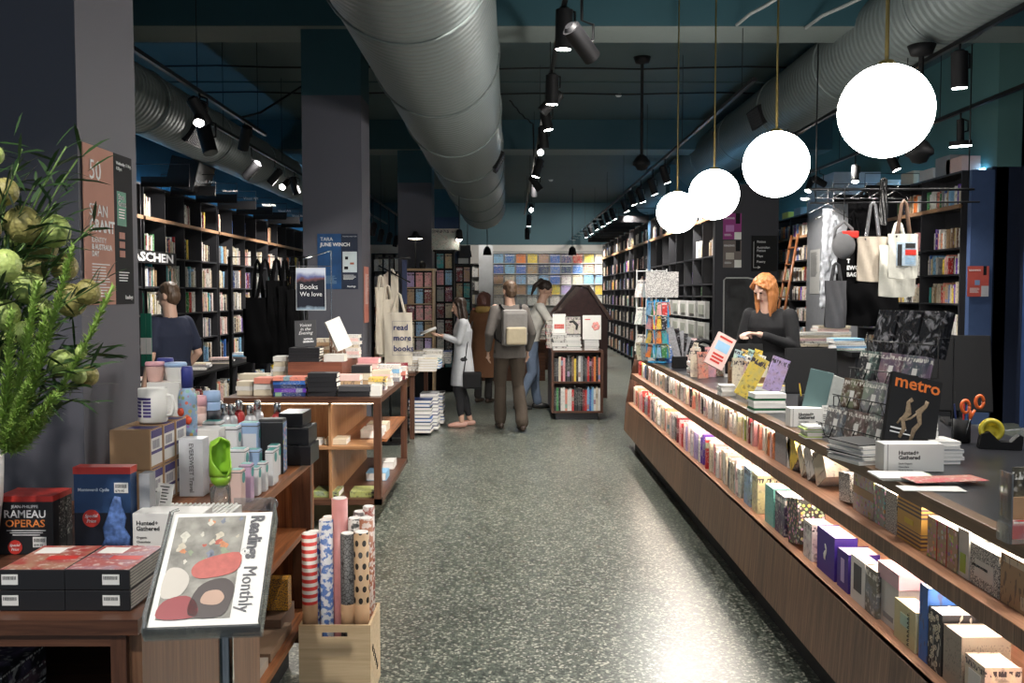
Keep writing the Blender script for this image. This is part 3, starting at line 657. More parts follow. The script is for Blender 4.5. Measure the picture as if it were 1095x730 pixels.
m = MB(); m.box(XB+.02, 2.2, Y0, Y1-.02, ZB, ZB+.02); m.build('bottom_board', dwy, ct)
m = MB(); m.box(1.66, 1.68, Y0, Y1, ZL-.02, ZT-.04); m.build('ledge_back', mat('ledge_back_glow_tint', (.62, .5, .4), .5, var=.04), ct)  # cream tint paints in the white glow of the LED strips
m = MB(); m.box(1.29, 1.9, Y0, Y1-.25, 0, ZB); m.build('plinth', BLACK, ct)
m = MB(); m.box(2.2, 2.24, Y0, 6.0, ZB, ZT-.04); m.box(1.94, 1.97, 6.0, Y1, ZB, ZT-.04); m.build('back_panel', BLACK, ct)
m = MB(); m.prism([(XB, ZB), (1.98, ZB), (1.98, ZT-.042), (XT, ZT-.042), (XM, ZU), (XL, ZL)], Y1, Y1+.02); m.build('end_panel', dwz, ct)
m = MB(); m.box(XT+.028, XT+.042, Y0+.02, Y1-.05, ZT-.048, ZT-.0425); m.build('upper_led_strip', LED, ct)
m = MB(); m.box(XM+.024, XM+.038, Y0+.02, Y1-.05, ZU-.032, ZU-.024); m.build('lower_led_strip', emit('warm_led_bright', (1, .88, .74), 60), ct)
NBK = {'upper': 0, 'lower': 0}
def cbook(led, yn, t, h, wd, c, style, x=None, look='', lean=0, name='book', cat='book', rz=0, group=True):
    """book on a counter ledge; yn = its near face"""
    z = ZU+.003 if led == 'upper' else ZL+.001; x = (XM if led == 'upper' else XL)+.03 if x is None else x
    M = TM((x, yn+t/2, z), rz) @ Matrix.Rotation(-lean, 4, 'X') @ Matrix.Translation((0, 0, abs(math.sin(lean))*t/2))
    NBK[led] += 1
    lab = look if look else f'{c} book'
    nm = c if isinstance(c, str) else ''
    return book(t, wd, h, M, c, style, lab, f'books on the {led} counter ledge', name, white=R.random() < .5, cat=cat)
UP_FAR = 'red red orange lime blue navy charcoal white grey white cream cream charcoal black cream pale_pink cream grey charcoal white light_blue cream pink charcoal white grey white pink black salmon pale_pink pink black white white black cream white cream grey tan brown cream yellow lime dark_red pink salmon red orange orange'.split()
LO_FAR = 'white pale_pink salmon charcoal tan pink white red charcoal grey red salmon white charcoal grey cream white white cream white orange tan salmon white grey charcoal dark_red pink red pale_pink lilac light_blue white lilac white purple white red cream pink white cream white charcoal cream black white'.split()
def fill(led, cols, ya, yb):
    """books between the given near and far ends, listed from the far end"""
    n = len(cols); y = yb; prev = 'end panel'; pitch = (yb-ya)/n; i = 0
    near_, nm = ('upper', 'upper') if led == 'upper' else ('lower', 'lower')
    for i, c in enumerate(cols):
        c = c.replace('_', ' ') if c != 'pale_pink' else 'pale pink'
        k = 2 if pitch > .1 else 1
        k = max(1, int(round(pitch/.042)))
        for q in range(k):
            t = min(.032, pitch/k*R.uniform(.55, .85)); h = R.uniform(.115, .148) if led == 'upper' else R.uniform(.15, .205); wd = R.uniform(.1, .15)
            yn = y-(q+1)*pitch/k+.003; ln = R.choice((0, 0, 0, .1, .16))
            cc = c if q == 0 else R.choice((c, 'white', 'cream', 'pale pink'))
            NB = NBK[led]+1
            cbook(led, yn, t, h, wd, cc, R.choice(('spine', 'spine', 'photo' if i % 4 == 0 else 'spine')), lean=ln if q == k-1 else 0, x=(XM if led == 'upper' else XL)+R.uniform(.05, .075),
                  look=f'{cc} book on the {led} counter ledge, {nth(NB)} from its far end')
        y -= pitch
fill('upper', UP_FAR, 4.62, 9.7)
fill('lower', LO_FAR, 5.1, 9.7)
# nearer books, one by one: pixel columns of the aisle face -> distance
def yd(px, x): return x/((px-545)/FP)/math.cos(TH)*.995
def near(led, pl, pr, h, wd, c, style, look, x=None, name='book', cat='book', lean=0, face=None, kids=()):
    x = x or ((XM if led == 'upper' else XL)+.058); z = ZU+.003 if led == 'upper' else ZL+.001
    ya, yb = yd(pr, x), yd(pl, x); t = yb-ya
    o = cbook(led, ya, t, h, wd, c, style, x, look, lean, name, cat)
    for (fy, fz, sy, sz, col) in kids:   # printed labels on the aisle face
        m = MB(); m.box(-.0012, 0, (fy-.5)*t-sy*t/2, (fy-.5)*t+sy*t/2, fz*h-sz*h/2, fz*h+sz*h/2); m.build('printed_label', mat('label_%s' % col, PAL[col], .5, var=.03), parent=o)
    return o
U = 'upper'; Lw = 'lower'
bx = dict(name='boxed_set', cat='boxed set')
near(U, 1076, 1112, .135, .06, (.5, .38, .3), 'photo', 'square book with a dark portrait and green disc, nearest on the upper ledge', kids=((.25, .2, .2, .25, 'green'), (.5, .9, .8, .12, 'white')))
o = near(U, 1043, 1074, .118, .11, (.16, .16, .16), 'speckle', 'grey speckled box with a large white label on the upper ledge', **bx, kids=((.5, .45, .66, .42, 'white'),))
text('WILLIAM MORRIS', .011, (-.002, .02, .055), (0, -1, 0), (0, 0, 1), TXTK, o, align='CENTER')
near(U, 1029, 1041, .142, .12, 'white', 'plain', 'tall white boxed set with a green leaf spot, behind the speckled box', **bx, kids=((.5, .3, .5, .4, 'lime'),))
near(U, 996, 1030, .128, .05, (.45, .33, .22), 'floral', 'three-panel floral boxed set with red edges on the upper ledge', **bx, kids=((.36, .5, .02, 1, 'red'), (.68, .5, .02, 1, 'red')))
near(U, 1000, 1040, .152, .03, 'cream', 'photo', 'cream picture book standing behind the floral boxed set', x=XM+.2)
near(U, 1045, 1090, .15, .03, 'white', 'photo', 'pale picture book at the back behind the speckled box', x=XM+.22)
near(U, 963, 989, .148, .065, (.68, .4, .1), 'stripe', 'mustard book with dark stripes on the upper ledge', kids=((.5, .5, .36, .12, 'yellow'),))
near(U, 950, 962, .14, .06, (.7, .66, .6), 'speckle', 'white patterned boxed cards left of the mustard striped book', **bx)
near(U, 938, 949, .142, .06, (.32, .33, .31), 'floral', 'grey-green boxed cards with small plants, right of the pink-grey floral box', **bx)
near(U, 915, 937, .15, .07, (.5, .42, .4), 'floral', 'pink-grey floral boxed cards with a taupe band', **bx, kids=((.5, .55, 1.0, .2, 'tan'),))
near(U, 900, 912, .115, .05, 'white', 'speckle', 'small white book with brush lettering leaning on the upper ledge', lean=.12)
near(U, 876, 888, .15, .1, 'cream', 'photo', 'cream book with an oval drawing slumped to the left on the upper ledge', lean=.5, kids=((.5, .5, .9, .5, 'cream'),))
near(U, 866, 874, .148, .1, 'white', 'plain', 'thin white book slumped beside the oval drawing book', lean=.5)
near(U, 848, 857, .145, .11, (.72, .62, .16), 'photo', 'pale yellow book slumped left on the upper ledge', lean=.62)
near(U, 859, 864, .14, .1, 'cream', 'spine', 'cream book slumped right behind the pale yellow one', lean=.55)
near(U, 829, 842, .15, .07, 'grey', 'spine', 'grey book with fine print lines, first upright one past the slumped books')
near(U, 843, 846, .15, .09, 'white', 'plain', 'white book just right of the grey one with fine print')
near(Lw, 1040, 1062, .13, .1, 'cream', 'photo', 'cream box with a small oval label near the corner of the lower ledge', **bx, kids=((.5, .55, .6, .4, 'white'),))
near(Lw, 1016, 1036, .165, .14, (.3, .25, .2), 'spine', 'fat brown book with a pale spine near the front of the lower ledge')
o = near(Lw, 999, 1014, .185, .12, (.012, .03, .035), 'plain', 'black book with turquoise scrollwork on the lower ledge')
m = MB(); rr = random.Random(3)
for k in range(26):
    cy = rr.uniform(-.4, .4)*.075; cz = rr.uniform(.02, .17); s = rr.uniform(.006, .012)
    m.tube([(-.001, cy+s*(1-j/14)*math.cos(j*.7), cz+s*(1-j/14)*math.sin(j*.7)) for j in range(12)], .0014, 4)
m.build('scroll_ornament', mat('turquoise_foil', (.05, .45, .5), .3), parent=o)
near(Lw, 989, 998, .235, .19, (.06, .25, .6), 'photo', 'tall blue book beside the black scrollwork one')
o = near(Lw, 962, 985, .13, .07, (.62, .55, .3), 'plain', 'pale yellow ring-bound notebook on the lower ledge', name='notebook', cat='notebook', kids=((.5, .6, .4, .3, 'pale green'),))
m = MB()
for k in range(8): m.tube([(.002+.008*math.cos(a*PI/4), -.034+.0*k, .012+k*.014+.004*math.sin(a*PI/4)) for a in range(9)], .0015, 4)
m.build('ring_binding', BLACKM, parent=o)
o = near(Lw, 945, 966, .15, .10, 'white', 'plain', 'white keepsake box with a pale pink lid on the lower ledge', name='gift_box', cat='box', x=XL+.075, kids=((.5, .2, .5, .12, 'grey'),))
m = MB(); m.bevbox(-.006, .24, -.095, .085, .15, .205, .003); m.build('box_lid', mat('pink_box_lid', (.72, .45, .5), .5), parent=o)
near(Lw, 930, 942, .165, .07, (.14, .13, .1), 'photo', 'brown-green photograph book behind the pink-lidded box')
near(Lw, 914, 929, .165, .06, 'white', 'plain', 'white book with a dark oval window on its cover', kids=((.5, .55, .55, .6, 'charcoal'),))
near(Lw, 899, 911, .15, .12, (.05, .02, .24), 'plain', 'violet boxed set, the lower right one of the purple pair', **bx, kids=((.5, .5, .3, .6, 'lilac'),))
o = near(Lw, 877, 896, .175, .09, (.05, .02, .26), 'plain', 'violet boxed set with a white unicorn, the taller of the purple pair', **bx)
m = MB(); m.tube([(-.0015, .01*math.sin(k*.9), .06+k*.008) for k in range(9)], [.004, .012, .014, .012, .01, .007, .008, .009, .002], 8, flat=.1, up=(1, 0, 0)); m.build('cover_emblem', WHITE, parent=o)
near(Lw, 862, 871, .16, .09, 'white', 'photo', 'white book half hidden between the floral cover and the purple boxes')
near(Lw, 846, 858, .2, .12, (.03, .03, .03), 'floral', 'black book with a folk flower pattern leaning on the lower ledge', lean=.18)
near(Lw, 831, 841, .19, .11, (.05, .03, .09), 'photo', 'dark violet book with a glowing figure on the lower ledge')
near(Lw, 820, 829, .19, .1, (.18, .5, .45), 'spine', 'sea green book left of the dark violet one')
near(Lw, 806, 812, .2, .1, (.75, .7, .4), 'photo', 'tall white and yellow picture book past the sea green one')
near(Lw, 797, 804, .2, .1, (.3, .45, .65), 'photo', 'tall blue and white picture book past the sea green one')
near(Lw, 781, 793, .16, .12, (.6, .66, .58), 'photo', 'pale green squarish book standing out on the lower ledge')
# ================================================================== LEFT TABLES
TZ = .9
# near display table (closed side, open front)
tb = thing('display_table', 'walnut display table at the very front left, holding opera box sets', 'table', (-1.35, 2.45, 0)); ox, oy = 1.35, -2.45
def tbx(nm, x0, x1, y0, y1, z0, z1, mt, par, o_): m = MB(); m.box(x0+o_[0], x1+o_[0], y0+o_[1], y1+o_[1], z0, z1); return m.build(nm, mt, par)
o_ = (1.35, -2.45)
tbx('top_board', -2.0, -.8, 1.98, 2.94, .866, .9, dwx, tb, o_)
tbx('side_panel', -.828, -.8, 2.0, 2.94, .06, .866, waly and wood('walnut_side', 'z', (.12, .055, .028), (.26, .13, .07)), tb, o_)
tbx('front_stile', -.862, -.828, 1.985, 2.02, .06, .866, dwz, tb, o_)
tbx('front_rail', -2.0, -.862, 1.985, 2.01, .84, .866, dwx, tb, o_)
tbx('shelf', -2.0, -.83, 2.02, 2.9, .60, .625, dwx, tb, o_)
tbx('back_panel', -2.0, -.83, 2.9, 2.94, .06, .866, dwx, tb, o_)
tbx('plinth', -1.95, -.87, 2.05, 2.9, 0, .06, BLACK, tb, o_)
# second table, open towards the aisle
t2 = thing('display_shelf_unit', 'walnut shelf unit of drinking bottles, open towards the aisle', 'shelf unit', (-1.17, 3.47, 0)); o_ = (1.17, -3.47)
tbx('top_board', -1.48, -.85, 2.95, 4.02, .866, .9, waly, t2, o_)
tbx('end_panel', -1.48, -.85, 3.985, 4.02, .1, .866, walz, t2, o_)
tbx('front_stile', -.93, -.85, 3.955, 3.985, .1, .866, dwz, t2, o_)
tbx('near_panel', -1.48, -.85, 2.95, 2.98, .1, .866, walz, t2, o_)
tbx('back_panel', -1.48, -1.46, 2.98, 3.985, .1, .866, walz, t2, o_)
tbx('shelf', -1.46, -.87, 2.98, 3.955, .575, .6, waly, t2, o_)
tbx('bottom_board', -1.46, -.85, 2.98, 3.985, .225, .25, waly, t2, o_)
tbx('led_strip', -.90, -.89, 3.0, 3.95, .858, .866, emit('warm_led_soft', (1, .8, .55), 9), t2, o_)
tbx('plinth', -1.4, -.95, 3.0, 3.95, 0, .1, BLACK, t2, o_)
# island, open on the front and aisle sides
t3 = thing('island_unit', 'walnut island display with lit shelves, piled with books on top', 'shelf unit', (-1.4, 7.1, 0)); o_ = (1.4, -7.1)
xa, xb, ya, yb = -1.93, -.87, 6.28, 7.9
tbx('top_board', xa, xb, ya, yb, .862, .9, dwx, t3, o_)
tbx('corner_post', xb-.05, xb, ya, ya+.05, .17, .862, dwz, t3, o_); tbx('corner_post', xb-.05, xb, yb-.05, yb, .17, .862, dwz, t3, o_)
tbx('corner_post', xa, xa+.05, ya, ya+.05, .17, .862, dwz, t3, o_)
WARMW = wood('amber_walnut', 'z', (.27, .12, .05), (.5, .27, .13), .4)
tbx('divider_panel', xa+.05, xb-.36, ya+.33, ya+.35, .2, .862, WARMW, t3, o_)
tbx('side_back_panel', xb-.36, xb-.34, ya+.03, yb-.03, .2, .862, WARMW, t3, o_)
tbx('left_panel', xa, xa+.03, ya+.05, yb, .17, .862, dwz, t3, o_)
tbx('front_shelf', xa+.04, xb-.05, ya+.02, ya+.33, .545, .567, wood('amber_walnut_x', 'x', (.27, .12, .05), (.5, .27, .13), .4), t3, o_)
tbx('side_shelf', xb-.34, xb-.01, ya+.36, yb-.05, .545, .567, waly, t3, o_)
tbx('bottom_board', xa, xb, ya, yb, .17, .21, dwx, t3, o_)
tbx('plinth', xa+.12, xb-.14, ya+.25, yb-.2, 0, .17, mat('olive_plinth', (.16, .12, .05), .5), t3, o_)
LED2 = emit('warm_led_soft', (1, .8, .55), 9)
tbx('led_strip', xa+.06, xb-.07, ya+.055, ya+.07, .852, .862, LED2, t3, o_); tbx('led_strip', xb-.07, xb-.06, ya+.07, yb-.07, .852, .862, LED2, t3, o_)
m = MB(); m.box(-1.64, -1.24, 6.9, 7.65, .901, 1.095)
tag(m.build('book_riser', wood('reddish_walnut', 'x', (.13, .04, .025), (.28, .1, .06))), 'low red-brown wooden riser block on the island, carrying stacked books', 'riser')

# ---- opera and disc sets on the near table
def disc_box(x, y, z, sx, sy, sz, col, lab, lying=False, group=None, style='photo', rz=0):
    t = thing('opera_box_set', lab, 'box set', (x, y, z), rz, group)
    m = MB(); m.bevbox(-sx/2, sx/2, -sy/2, sy/2, 0, sz, .0015); o = m.build('case', COV[style], t, color=col); return t
def sticker(par, u, v, r, x0, y0, z0, s=''):   # round red sticker on a front (-y) face
    m = MB(); m.cyl((x0+u, y0-.0015, z0+v), (x0+u, y0, z0+v), r, n=28); o = m.build('price_sticker', RED, par)
    text('Special', r*.55, (x0+u-r*.75, y0-.002, z0+v+.002), (1, 0, .12), (0, 0, 1), TXTW, o, shear=.3); text('Price', r*.55, (x0+u-r*.55, y0-.002, z0+v-r*.5), (1, 0, .12), (0, 0, 1), TXTW, o, shear=.3)
def tagw(par, x0, x1, z0, z1, y, s=''):
    m = MB(); m.box(x0, x1, y-.001, y, z0, z1); o = m.build('price_label', WHITE, par)
    m = MB(); r_ = random.Random(2); xx = x0+.003
    while xx < x1-.004: wq = r_.uniform(.0004, .0014); m.box(xx, xx+wq, y-.0015, y-.001, (z0+z1)/2, z1-.004); xx += wq+r_.uniform(.0006, .0014)
    m.build('bar_code', TXTK, o)
    if s: text(s, .009, (x0+.003, y-.0016, z0+.003), (1, 0, 0), (0, 0, 1), TXTK, o)
R1 = (.012, .012, .014)
px_, = (W(23, 590, 2.46).x,)
for k in range(3):
    t = disc_box(px_, 2.50+k*.037, TZ+.001, .15, .035, .157, R1, ['black opera box set with red top band and large two-line title, front one of three', 'opera box set right behind the front one, only its spine showing', 'rearmost of the three upright opera box sets'][k], group='upright opera box sets', style='plain' if k == 0 else 'spine')
    m = MB(); m.box(-.0755, .0755, -.018, .018, .143, .158); m.build('red_band', RED, t)
    if k == 0:
        f = -.0182
        text('JEAN-PHILIPPE', .0115, (0, f, .126), (1, 0, 0), (0, 0, 1), TXTW, t, align='CENTER'); text('RAMEAU', .029, (0, f, .1), (1, 0, 0), (0, 0, 1), TXTW, t, align='CENTER', bold=.0004)
        text('OPERAS', .028, (0, f, .075), (1, 0, 0), (0, 0, 1), mat('orange_ink', (.8, .25, .06), .5), t, align='CENTER', bold=.0003, sx=1.08)
        for q in range(3): m = MB(); m.box(-.05+q*.008, .055-q*.008, f, f+.001, .064-q*.006, .066-q*.006); m.build('small_print', TXTW, t)
        sticker(t, -.028, .02, .019, 0, -.018, 0); tagw(t, .02, .056, .02, .048, f, '$99.95')
px_ = W(112, 560, 2.55).x
t = disc_box(px_, 2.56, TZ+.001, .155, .045, .225, (.02, .06, .16), 'upright blue opera box set with red top, beside the column', style='plain')
f = -.0232
m = MB(); m.box(-.0785, .0785, -.0235, .0235, .207, .2262); m.build('red_band', RED, t)
m = MB(); m.box(-.077, .077, f, f+.001, .002, .1); m.build('dark_lower_cover', mat('ink_black', (.006, .008, .016), .4), t)
text('Monteverdi Cycle', .0118, (-.066, f, .16), (1, 0, 0), (0, 0, 1), mat('pale_blue_ink', (.55, .65, .75), .5), t, bold=.0003)
m = MB(); m.tube([(.035, f, .003), (.04, f, .03), (.03, f, .06), (.04, f, .09), (.038, f, .12), (.042, f, .145)], [.04, .036, .03, .026, .016, .009], 10, flat=.05, up=(0, 1, 0)); m.build('printed_figure', mat('blue_stage_print', (.12, .22, .6), .4, var=.9, scale=90), t)
sticker(t, -.03, .085, .024, 0, -.0232, 0); tagw(t, .034, .072, .155, .183, f, '$79.95')
t = disc_box(px_+.1, 2.60, TZ+.001, .03, .045, .2, (.35, .36, .38), 'clear plastic disc case squeezed beside the blue opera set', style='plain')
n_ = 0
for (xc, cols, rzz) in ((W(33, 640, 2.03).x, 0, .0), (W(104, 640, 2.03).x, 1, -.02)):
    for k in range(2):
        n_ += 1
        t = thing('disc_box', f'shrink-wrapped black disc box lying flat, {["lower","upper"][k]} one of the {["left","right"][cols]} pile', 'box set', (xc, 2.135, TZ+.001+k*.0465), rzz, 'disc boxes lying on the front table')
        m = MB(); m.bevbox(-.072, .072, -.1, .1, 0, .045, .0015); o = m.build('case', COV['plain'], t, color=(.012, .012, .014))
        m = MB()
        for q in range(6): m.box(.0722, .0732, -.095, .095, .004+q*.0068, .0085+q*.0068)
        m.build('disc_edges', mat('clear_disc_edges', (.35, .33, .3), .25, var=.3, scale=60), t)
        tagw(t, -.066 if cols == 0 else .012, -.03 if cols == 0 else .05, .012, .035, -.1)
        if k == 1:
            m = MB(); m.box(-.07, .07, -.097, .097, .045, .0456); o = m.build('cover_print', COV['photo'], t, color=(.35, .06, .05))
            m = MB(); m.box(-.06, .0, .03, .08, .0456, .046); m.build('white_panel', WHITE, t)
            m = MB(); m.box(-.01, .06, -.02, .01, .0456, .046); m.build('red_label', RED, t)
for k in range(3):
    t = thing('disc_box', f'dark disc box inside the front table niche, {["bottom","middle","top"][k]} of its pile', 'box set', (-1.22, 2.16, .626+k*.04), 0, 'disc boxes inside the front table'); m = MB(); m.bevbox(-.19, .08, -.1, .1, 0, .038, .0015); m.build('case', COV['photo'], t, color=(.02, .02, .022)); tagw(t, -.08, -.02, .006, .032, -.1)
    if k == 2: tagw(t, .0, .05, .006, .032, -.1, '$39.95')

# ---- goods on the second table
def cuboid(nm, cat, lab, xr, yn, z, sx, sy, sz, mt, group=None, color=None, parent=None, bev=.002):
    """xr: right side, yn: near side"""
    t = thing(nm, lab, cat, (xr-sx/2, yn+sy/2, z), 0, group); m = MB(); m.bevbox(-sx/2, sx/2, -sy/2, sy/2, 0, sz, bev)
    m.build('carton', mt, t, color=color); return t
PURP = mat('purple_ink_label', (.07, .05, .2), .5)
k_ = 0
for r in range(2):
    for c in range(3):
        t = cuboid('kraft_carton', 'box', f'kraft carton with purple and white side label, {["bottom","top"][r]} row, {["nearest","middle","rearmost"][c]}', -1.155, 2.985+c*.115, TZ+.001+r*.1325, .13, .108, .13, KRAFT, 'kraft mug cartons by the column')
        m = MB(); m.box(.065, .0662, -.046, .046, .01, .125); a = m.build('side_label', WHITE, t)
        m = MB(); m.box(.0662, .0668, -.046, .046, .1, .125); m.box(.0662, .0668, -.046, .046, .048, .058); m.build('purple_band', PURP, a)
        m = MB(); [m.box(.0662, .0668, -.034+q*.012, -.026+q*.012, .064, .092) for q in range(5)]; m.build('small_print', mat('grey_ink', (.3, .3, .35), .5), a)
        m = MB(); m.box(-.02, .065, -.03, .03, .1302, .1308); m.build('top_label', PURP, t)
def mug(x, y, z, r, h, lab, mt=WHITE, prt=PURP):
    t = thing('mug', lab, 'mug', (x, y, z)); m = MB(); m.lathe([(r*.9, 0), (r, .006), (r, h), (r*.93, h), (r*.93, .01), (0, .01)], 28); m.build('cup', mt, t)
    m = MB(); m.tube([(r*.95, 0, h*.8), (r*1.35, 0, h*.78), (r*1.5, 0, h*.5), (r*1.35, 0, h*.22), (r*.95, 0, h*.2)], .006, 8); m.build('handle', mt, t)
    m = MB()
    for j in range(6):
        for i in range(12):
            a0 = -PI*.82+i*.105
            if 5 <= i <= 6 and j < 5: continue
            m.box(r*.99, r+.0008, -.0035, .0035, h*.18+j*h*.1, h*.25+j*h*.1, 0, Matrix.Rotation(a0, 4, 'Z'))
    m.build('print', prt, t); return t
mug(W(161, 430, 3.12).x, 3.14, TZ+.268, .047, .115, 'white mug printed with purple bookshelves, on top of the kraft cartons')
zb = 1.05
cuboid('goods_riser', 'box', 'plain white carton behind the kraft ones, carrying mugs and bottles', -1.08, 3.5, TZ+.001, .32, .36, zb-.9-.002, WHITE)
t = cuboid('boxed_mug', 'box', 'white box with a mug picture and small window, above the kraft cartons', W(192, 440, 3.5).x, 3.5, zb, .125, .11, .115, WHITE)
m = MB(); m.box(.0626, .0632, -.03, .03, .03, .09); m.build('cut_window', mat('charcoal_window', (.06, .05, .045)), t)
t = cuboid('boxed_mug', 'box', 'second white mug box with a pale blue window, stacked on the first', W(190, 405, 3.5).x, 3.52, zb+.116, .125, .1, .1, WHITE)
m = MB(); m.box(.0626, .0632, -.03, .03, .02, .08); m.build('cut_window', mat('skyblue', (.3, .5, .7)), t)
def lidded(px, Y, zt_, h, r, body, lidc, lab, nm='reusable_cup', band=None, steel=False, zbase=None, cat='cup'):
    p = W(px, 400, Y); z0 = zbase if zbase is not None else zt_-h; t = thing(nm, lab, cat, (p.x, Y, z0)); h = zt_-z0
    m = MB(); m.lathe([(r*.75, 0), (r*.8, .004), (r, h*.72), (r, h*.78)] if not steel else [(r, 0), (r, h*.74), (r*.8, h*.8), (r*.55, h*.82)], 22); m.build('body', body, t)
    m = MB(); m.lathe([(r*1.04, h*.77), (r*1.04, h*.9), (r*.96, h*.99), (0, h)] if not steel else [(r*.6, h*.82), (r*.62, h*.97), (r*.5, h), (0, h)], 22); m.build('lid', lidc, t)
    if band: m = MB(); m.lathe([(r*.93, h*.36), (r*1.0, h*.6)], 22); m.build('grip_band', band, t)
    return t
pk = mat('pink_plastic', (.75, .4, .45)); lb = mat('pale_blue_plastic', (.35, .5, .75)); nv = mat('navy_plastic', (.05, .06, .3)); pp = mat('peach_plastic', (.75, .48, .42))
z1 = zb+.217
lidded(166, 3.56, z1+.075, .075, .035, pp, pk, 'pink lidded travel cup on the highest box beside the column', zbase=z1)
lidded(188, 3.57, z1+.072, .072, .04, WHITE, lb, 'pale blue lidded cup on the highest box', zbase=z1)
lidded(177, 3.63, z1+.085, .08, .03, WHITE, nv, 'navy lidded cup peeping between the pink and pale blue ones', zbase=z1)
t = lidded(200, 3.42, 1.335, .28, .034, COV['floral'], mat('indigo_lid', (.04, .05, .25)), 'bottle printed with red poppies on pale blue, with an indigo lid', 'water_bottle', zbase=TZ, steel=True, cat='bottle')
for o in t.children:
    if o.name.startswith('body'): o.color = (.3, .45, .65, 1)
m = MB()
for (a, z) in ((-2.0, .27), (-1.2, .24), (-1.6, .14), (-1.0, .08), (-2.3, .05)): m.ell((.033*math.cos(a), .033*math.sin(a), z), (.014, .014, .016), 8)
m.build('printed_poppy', mat('poppy_red', (.65, .08, .03)), t)
cup = cuboid('goods_riser', 'box', 'pale carton under the pink and blue travel cups', W(235, 450, 3.66).x, 3.64, TZ+.001, .13, .12, .12, mat('ivory_card', (.7, .66, .58)))
lidded(212, 3.68, 1.2, .1, .03, pp, pk, 'peach travel cup with a paler grip, right of the poppy bottle', zbase=TZ+.122, band=mat('pale_grip', (.75, .55, .5)))
lidded(226, 3.72, 1.215, .11, .033, lb, lb, 'pale blue travel cup with a dark grip, right of the peach one', zbase=TZ+.122, band=mat('dark_grip', (.03, .03, .04), var=.8, scale=80))
t = cuboid('boxed_straw_set', 'box', 'tall white box with grey sideways lettering, left of the green scoop', W(217, 500, 3.2).x, 3.2, TZ+.001, .083, .07, .2, mat('cool_white_card', (.66, .68, .72), .4))
GINK = mat('grey_print', (.12, .12, .13), .5)
text('EVERSWEET Travel', .021, (-.005, -.0355, .185), (0, 0, -1), (1, 0, 0), GINK, t, bold=.0002)
cuboid('open_carton', 'box', 'opened white carton behind the sideways-lettered box', W(232, 470, 3.4).x, 3.42, TZ+.001, .13, .1, .2, WHITE)
# green scoop bottle
t = thing('pet_water_bottle', 'clear bottle with a lime green scoop lid, among the white cartons', 'bottle', (*W(236, 520, 3.02).xy, TZ)); LIME = mat('lime_plastic', (.32, .62, .05), .3)
m = MB(); m.lathe([(.03, 0), (.033, .004), (.033, .07), (.015, .085), (.012, .1)], 20); m.build('bottle_body', glass('bottle_plastic', (.9, .93, .9), .05), t)
m = MB(); pr = [(.012, .075), (.02, .09), (.033, .1), (.036, .13)]
m.lathe([(.012, .07), (.03, .09), (.035, .11)], 20)
n = 20
for j in range(9):   # open scoop: half shell that closes to a hood
    pass
ring = []
for j in range(10):
    f = j/9; z = .11+f*.125; rr = .036*(1-.06*f) if f < .8 else .036*math.sqrt(max(.04, 1-((f-.8)/.2)**2)*.9); op = PI*.95*(min(1, f*2.2))*(1 if f < .75 else (1-(f-.75)/.25*.9))*.5
    for k in range(n+1):
        a = -PI/4+op+(2*PI-2*op)*k/n; ring.append((rr*math.cos(a), rr*math.sin(a), z))
m.add(ring, [(j*(n+1)+k, j*(n+1)+k+1, (j+1)*(n+1)+k+1, (j+1)*(n+1)+k) for j in range(9) for k in range(n)], 0, True)
o = m.build('scoop_lid', LIME, t); sm = o.modifiers.new('solid', 'SOLIDIFY'); sm.thickness = .004
# boxed bottles in rows
def boxed(px, Y, sx, sy, h, col, lab, win=None, top=None, cyl=False):
    p = W(px, 500, Y); t = thing('boxed_bottle', lab, 'boxed bottle', (p.x-sx/2, Y+sy/2, TZ+.001), 0, 'boxed drinking bottles'); m = MB(); m.bevbox(-sx/2, sx/2, -sy/2, sy/2, 0, h, .006 if not cyl else .012); m.build('carton', mat('card_'+col[0], col[1], .45), t)
    if win: m = MB(); m.box(-sx*.42, sx*.42, -sy/2-.0008, -sy/2, h*.12, h*.8); m.build('printed_panel', win, t)
    m = MB(); m.cyl((sx/2+.0006, 0, h*.78), (sx/2, 0, h*.78), min(sy, .05)*.36, n=18); m.build('round_logo', mat('sea_green_ink', (.08, .35, .33)), t)
    m = MB(); m.box(-sx/2-.0005, sx/2+.0006, -sy/2-.0006, sy/2, h*.93, h*.95); m.build('rim_line', GINK, t)
    if top: m = MB(); m.box(-sx*.4, sx*.4, -sy*.4, sy*.4, h, h+.0008); m.build('top_print', mat('sea_green_ink', (.08, .35, .33)), t)
    return t
CW = ('white', (.72, .72, .73)); CP = ('blush', (.72, .52, .47)); CL = ('lilac', (.6, .42, .6)); CB = ('blue', (.32, .46, .68))
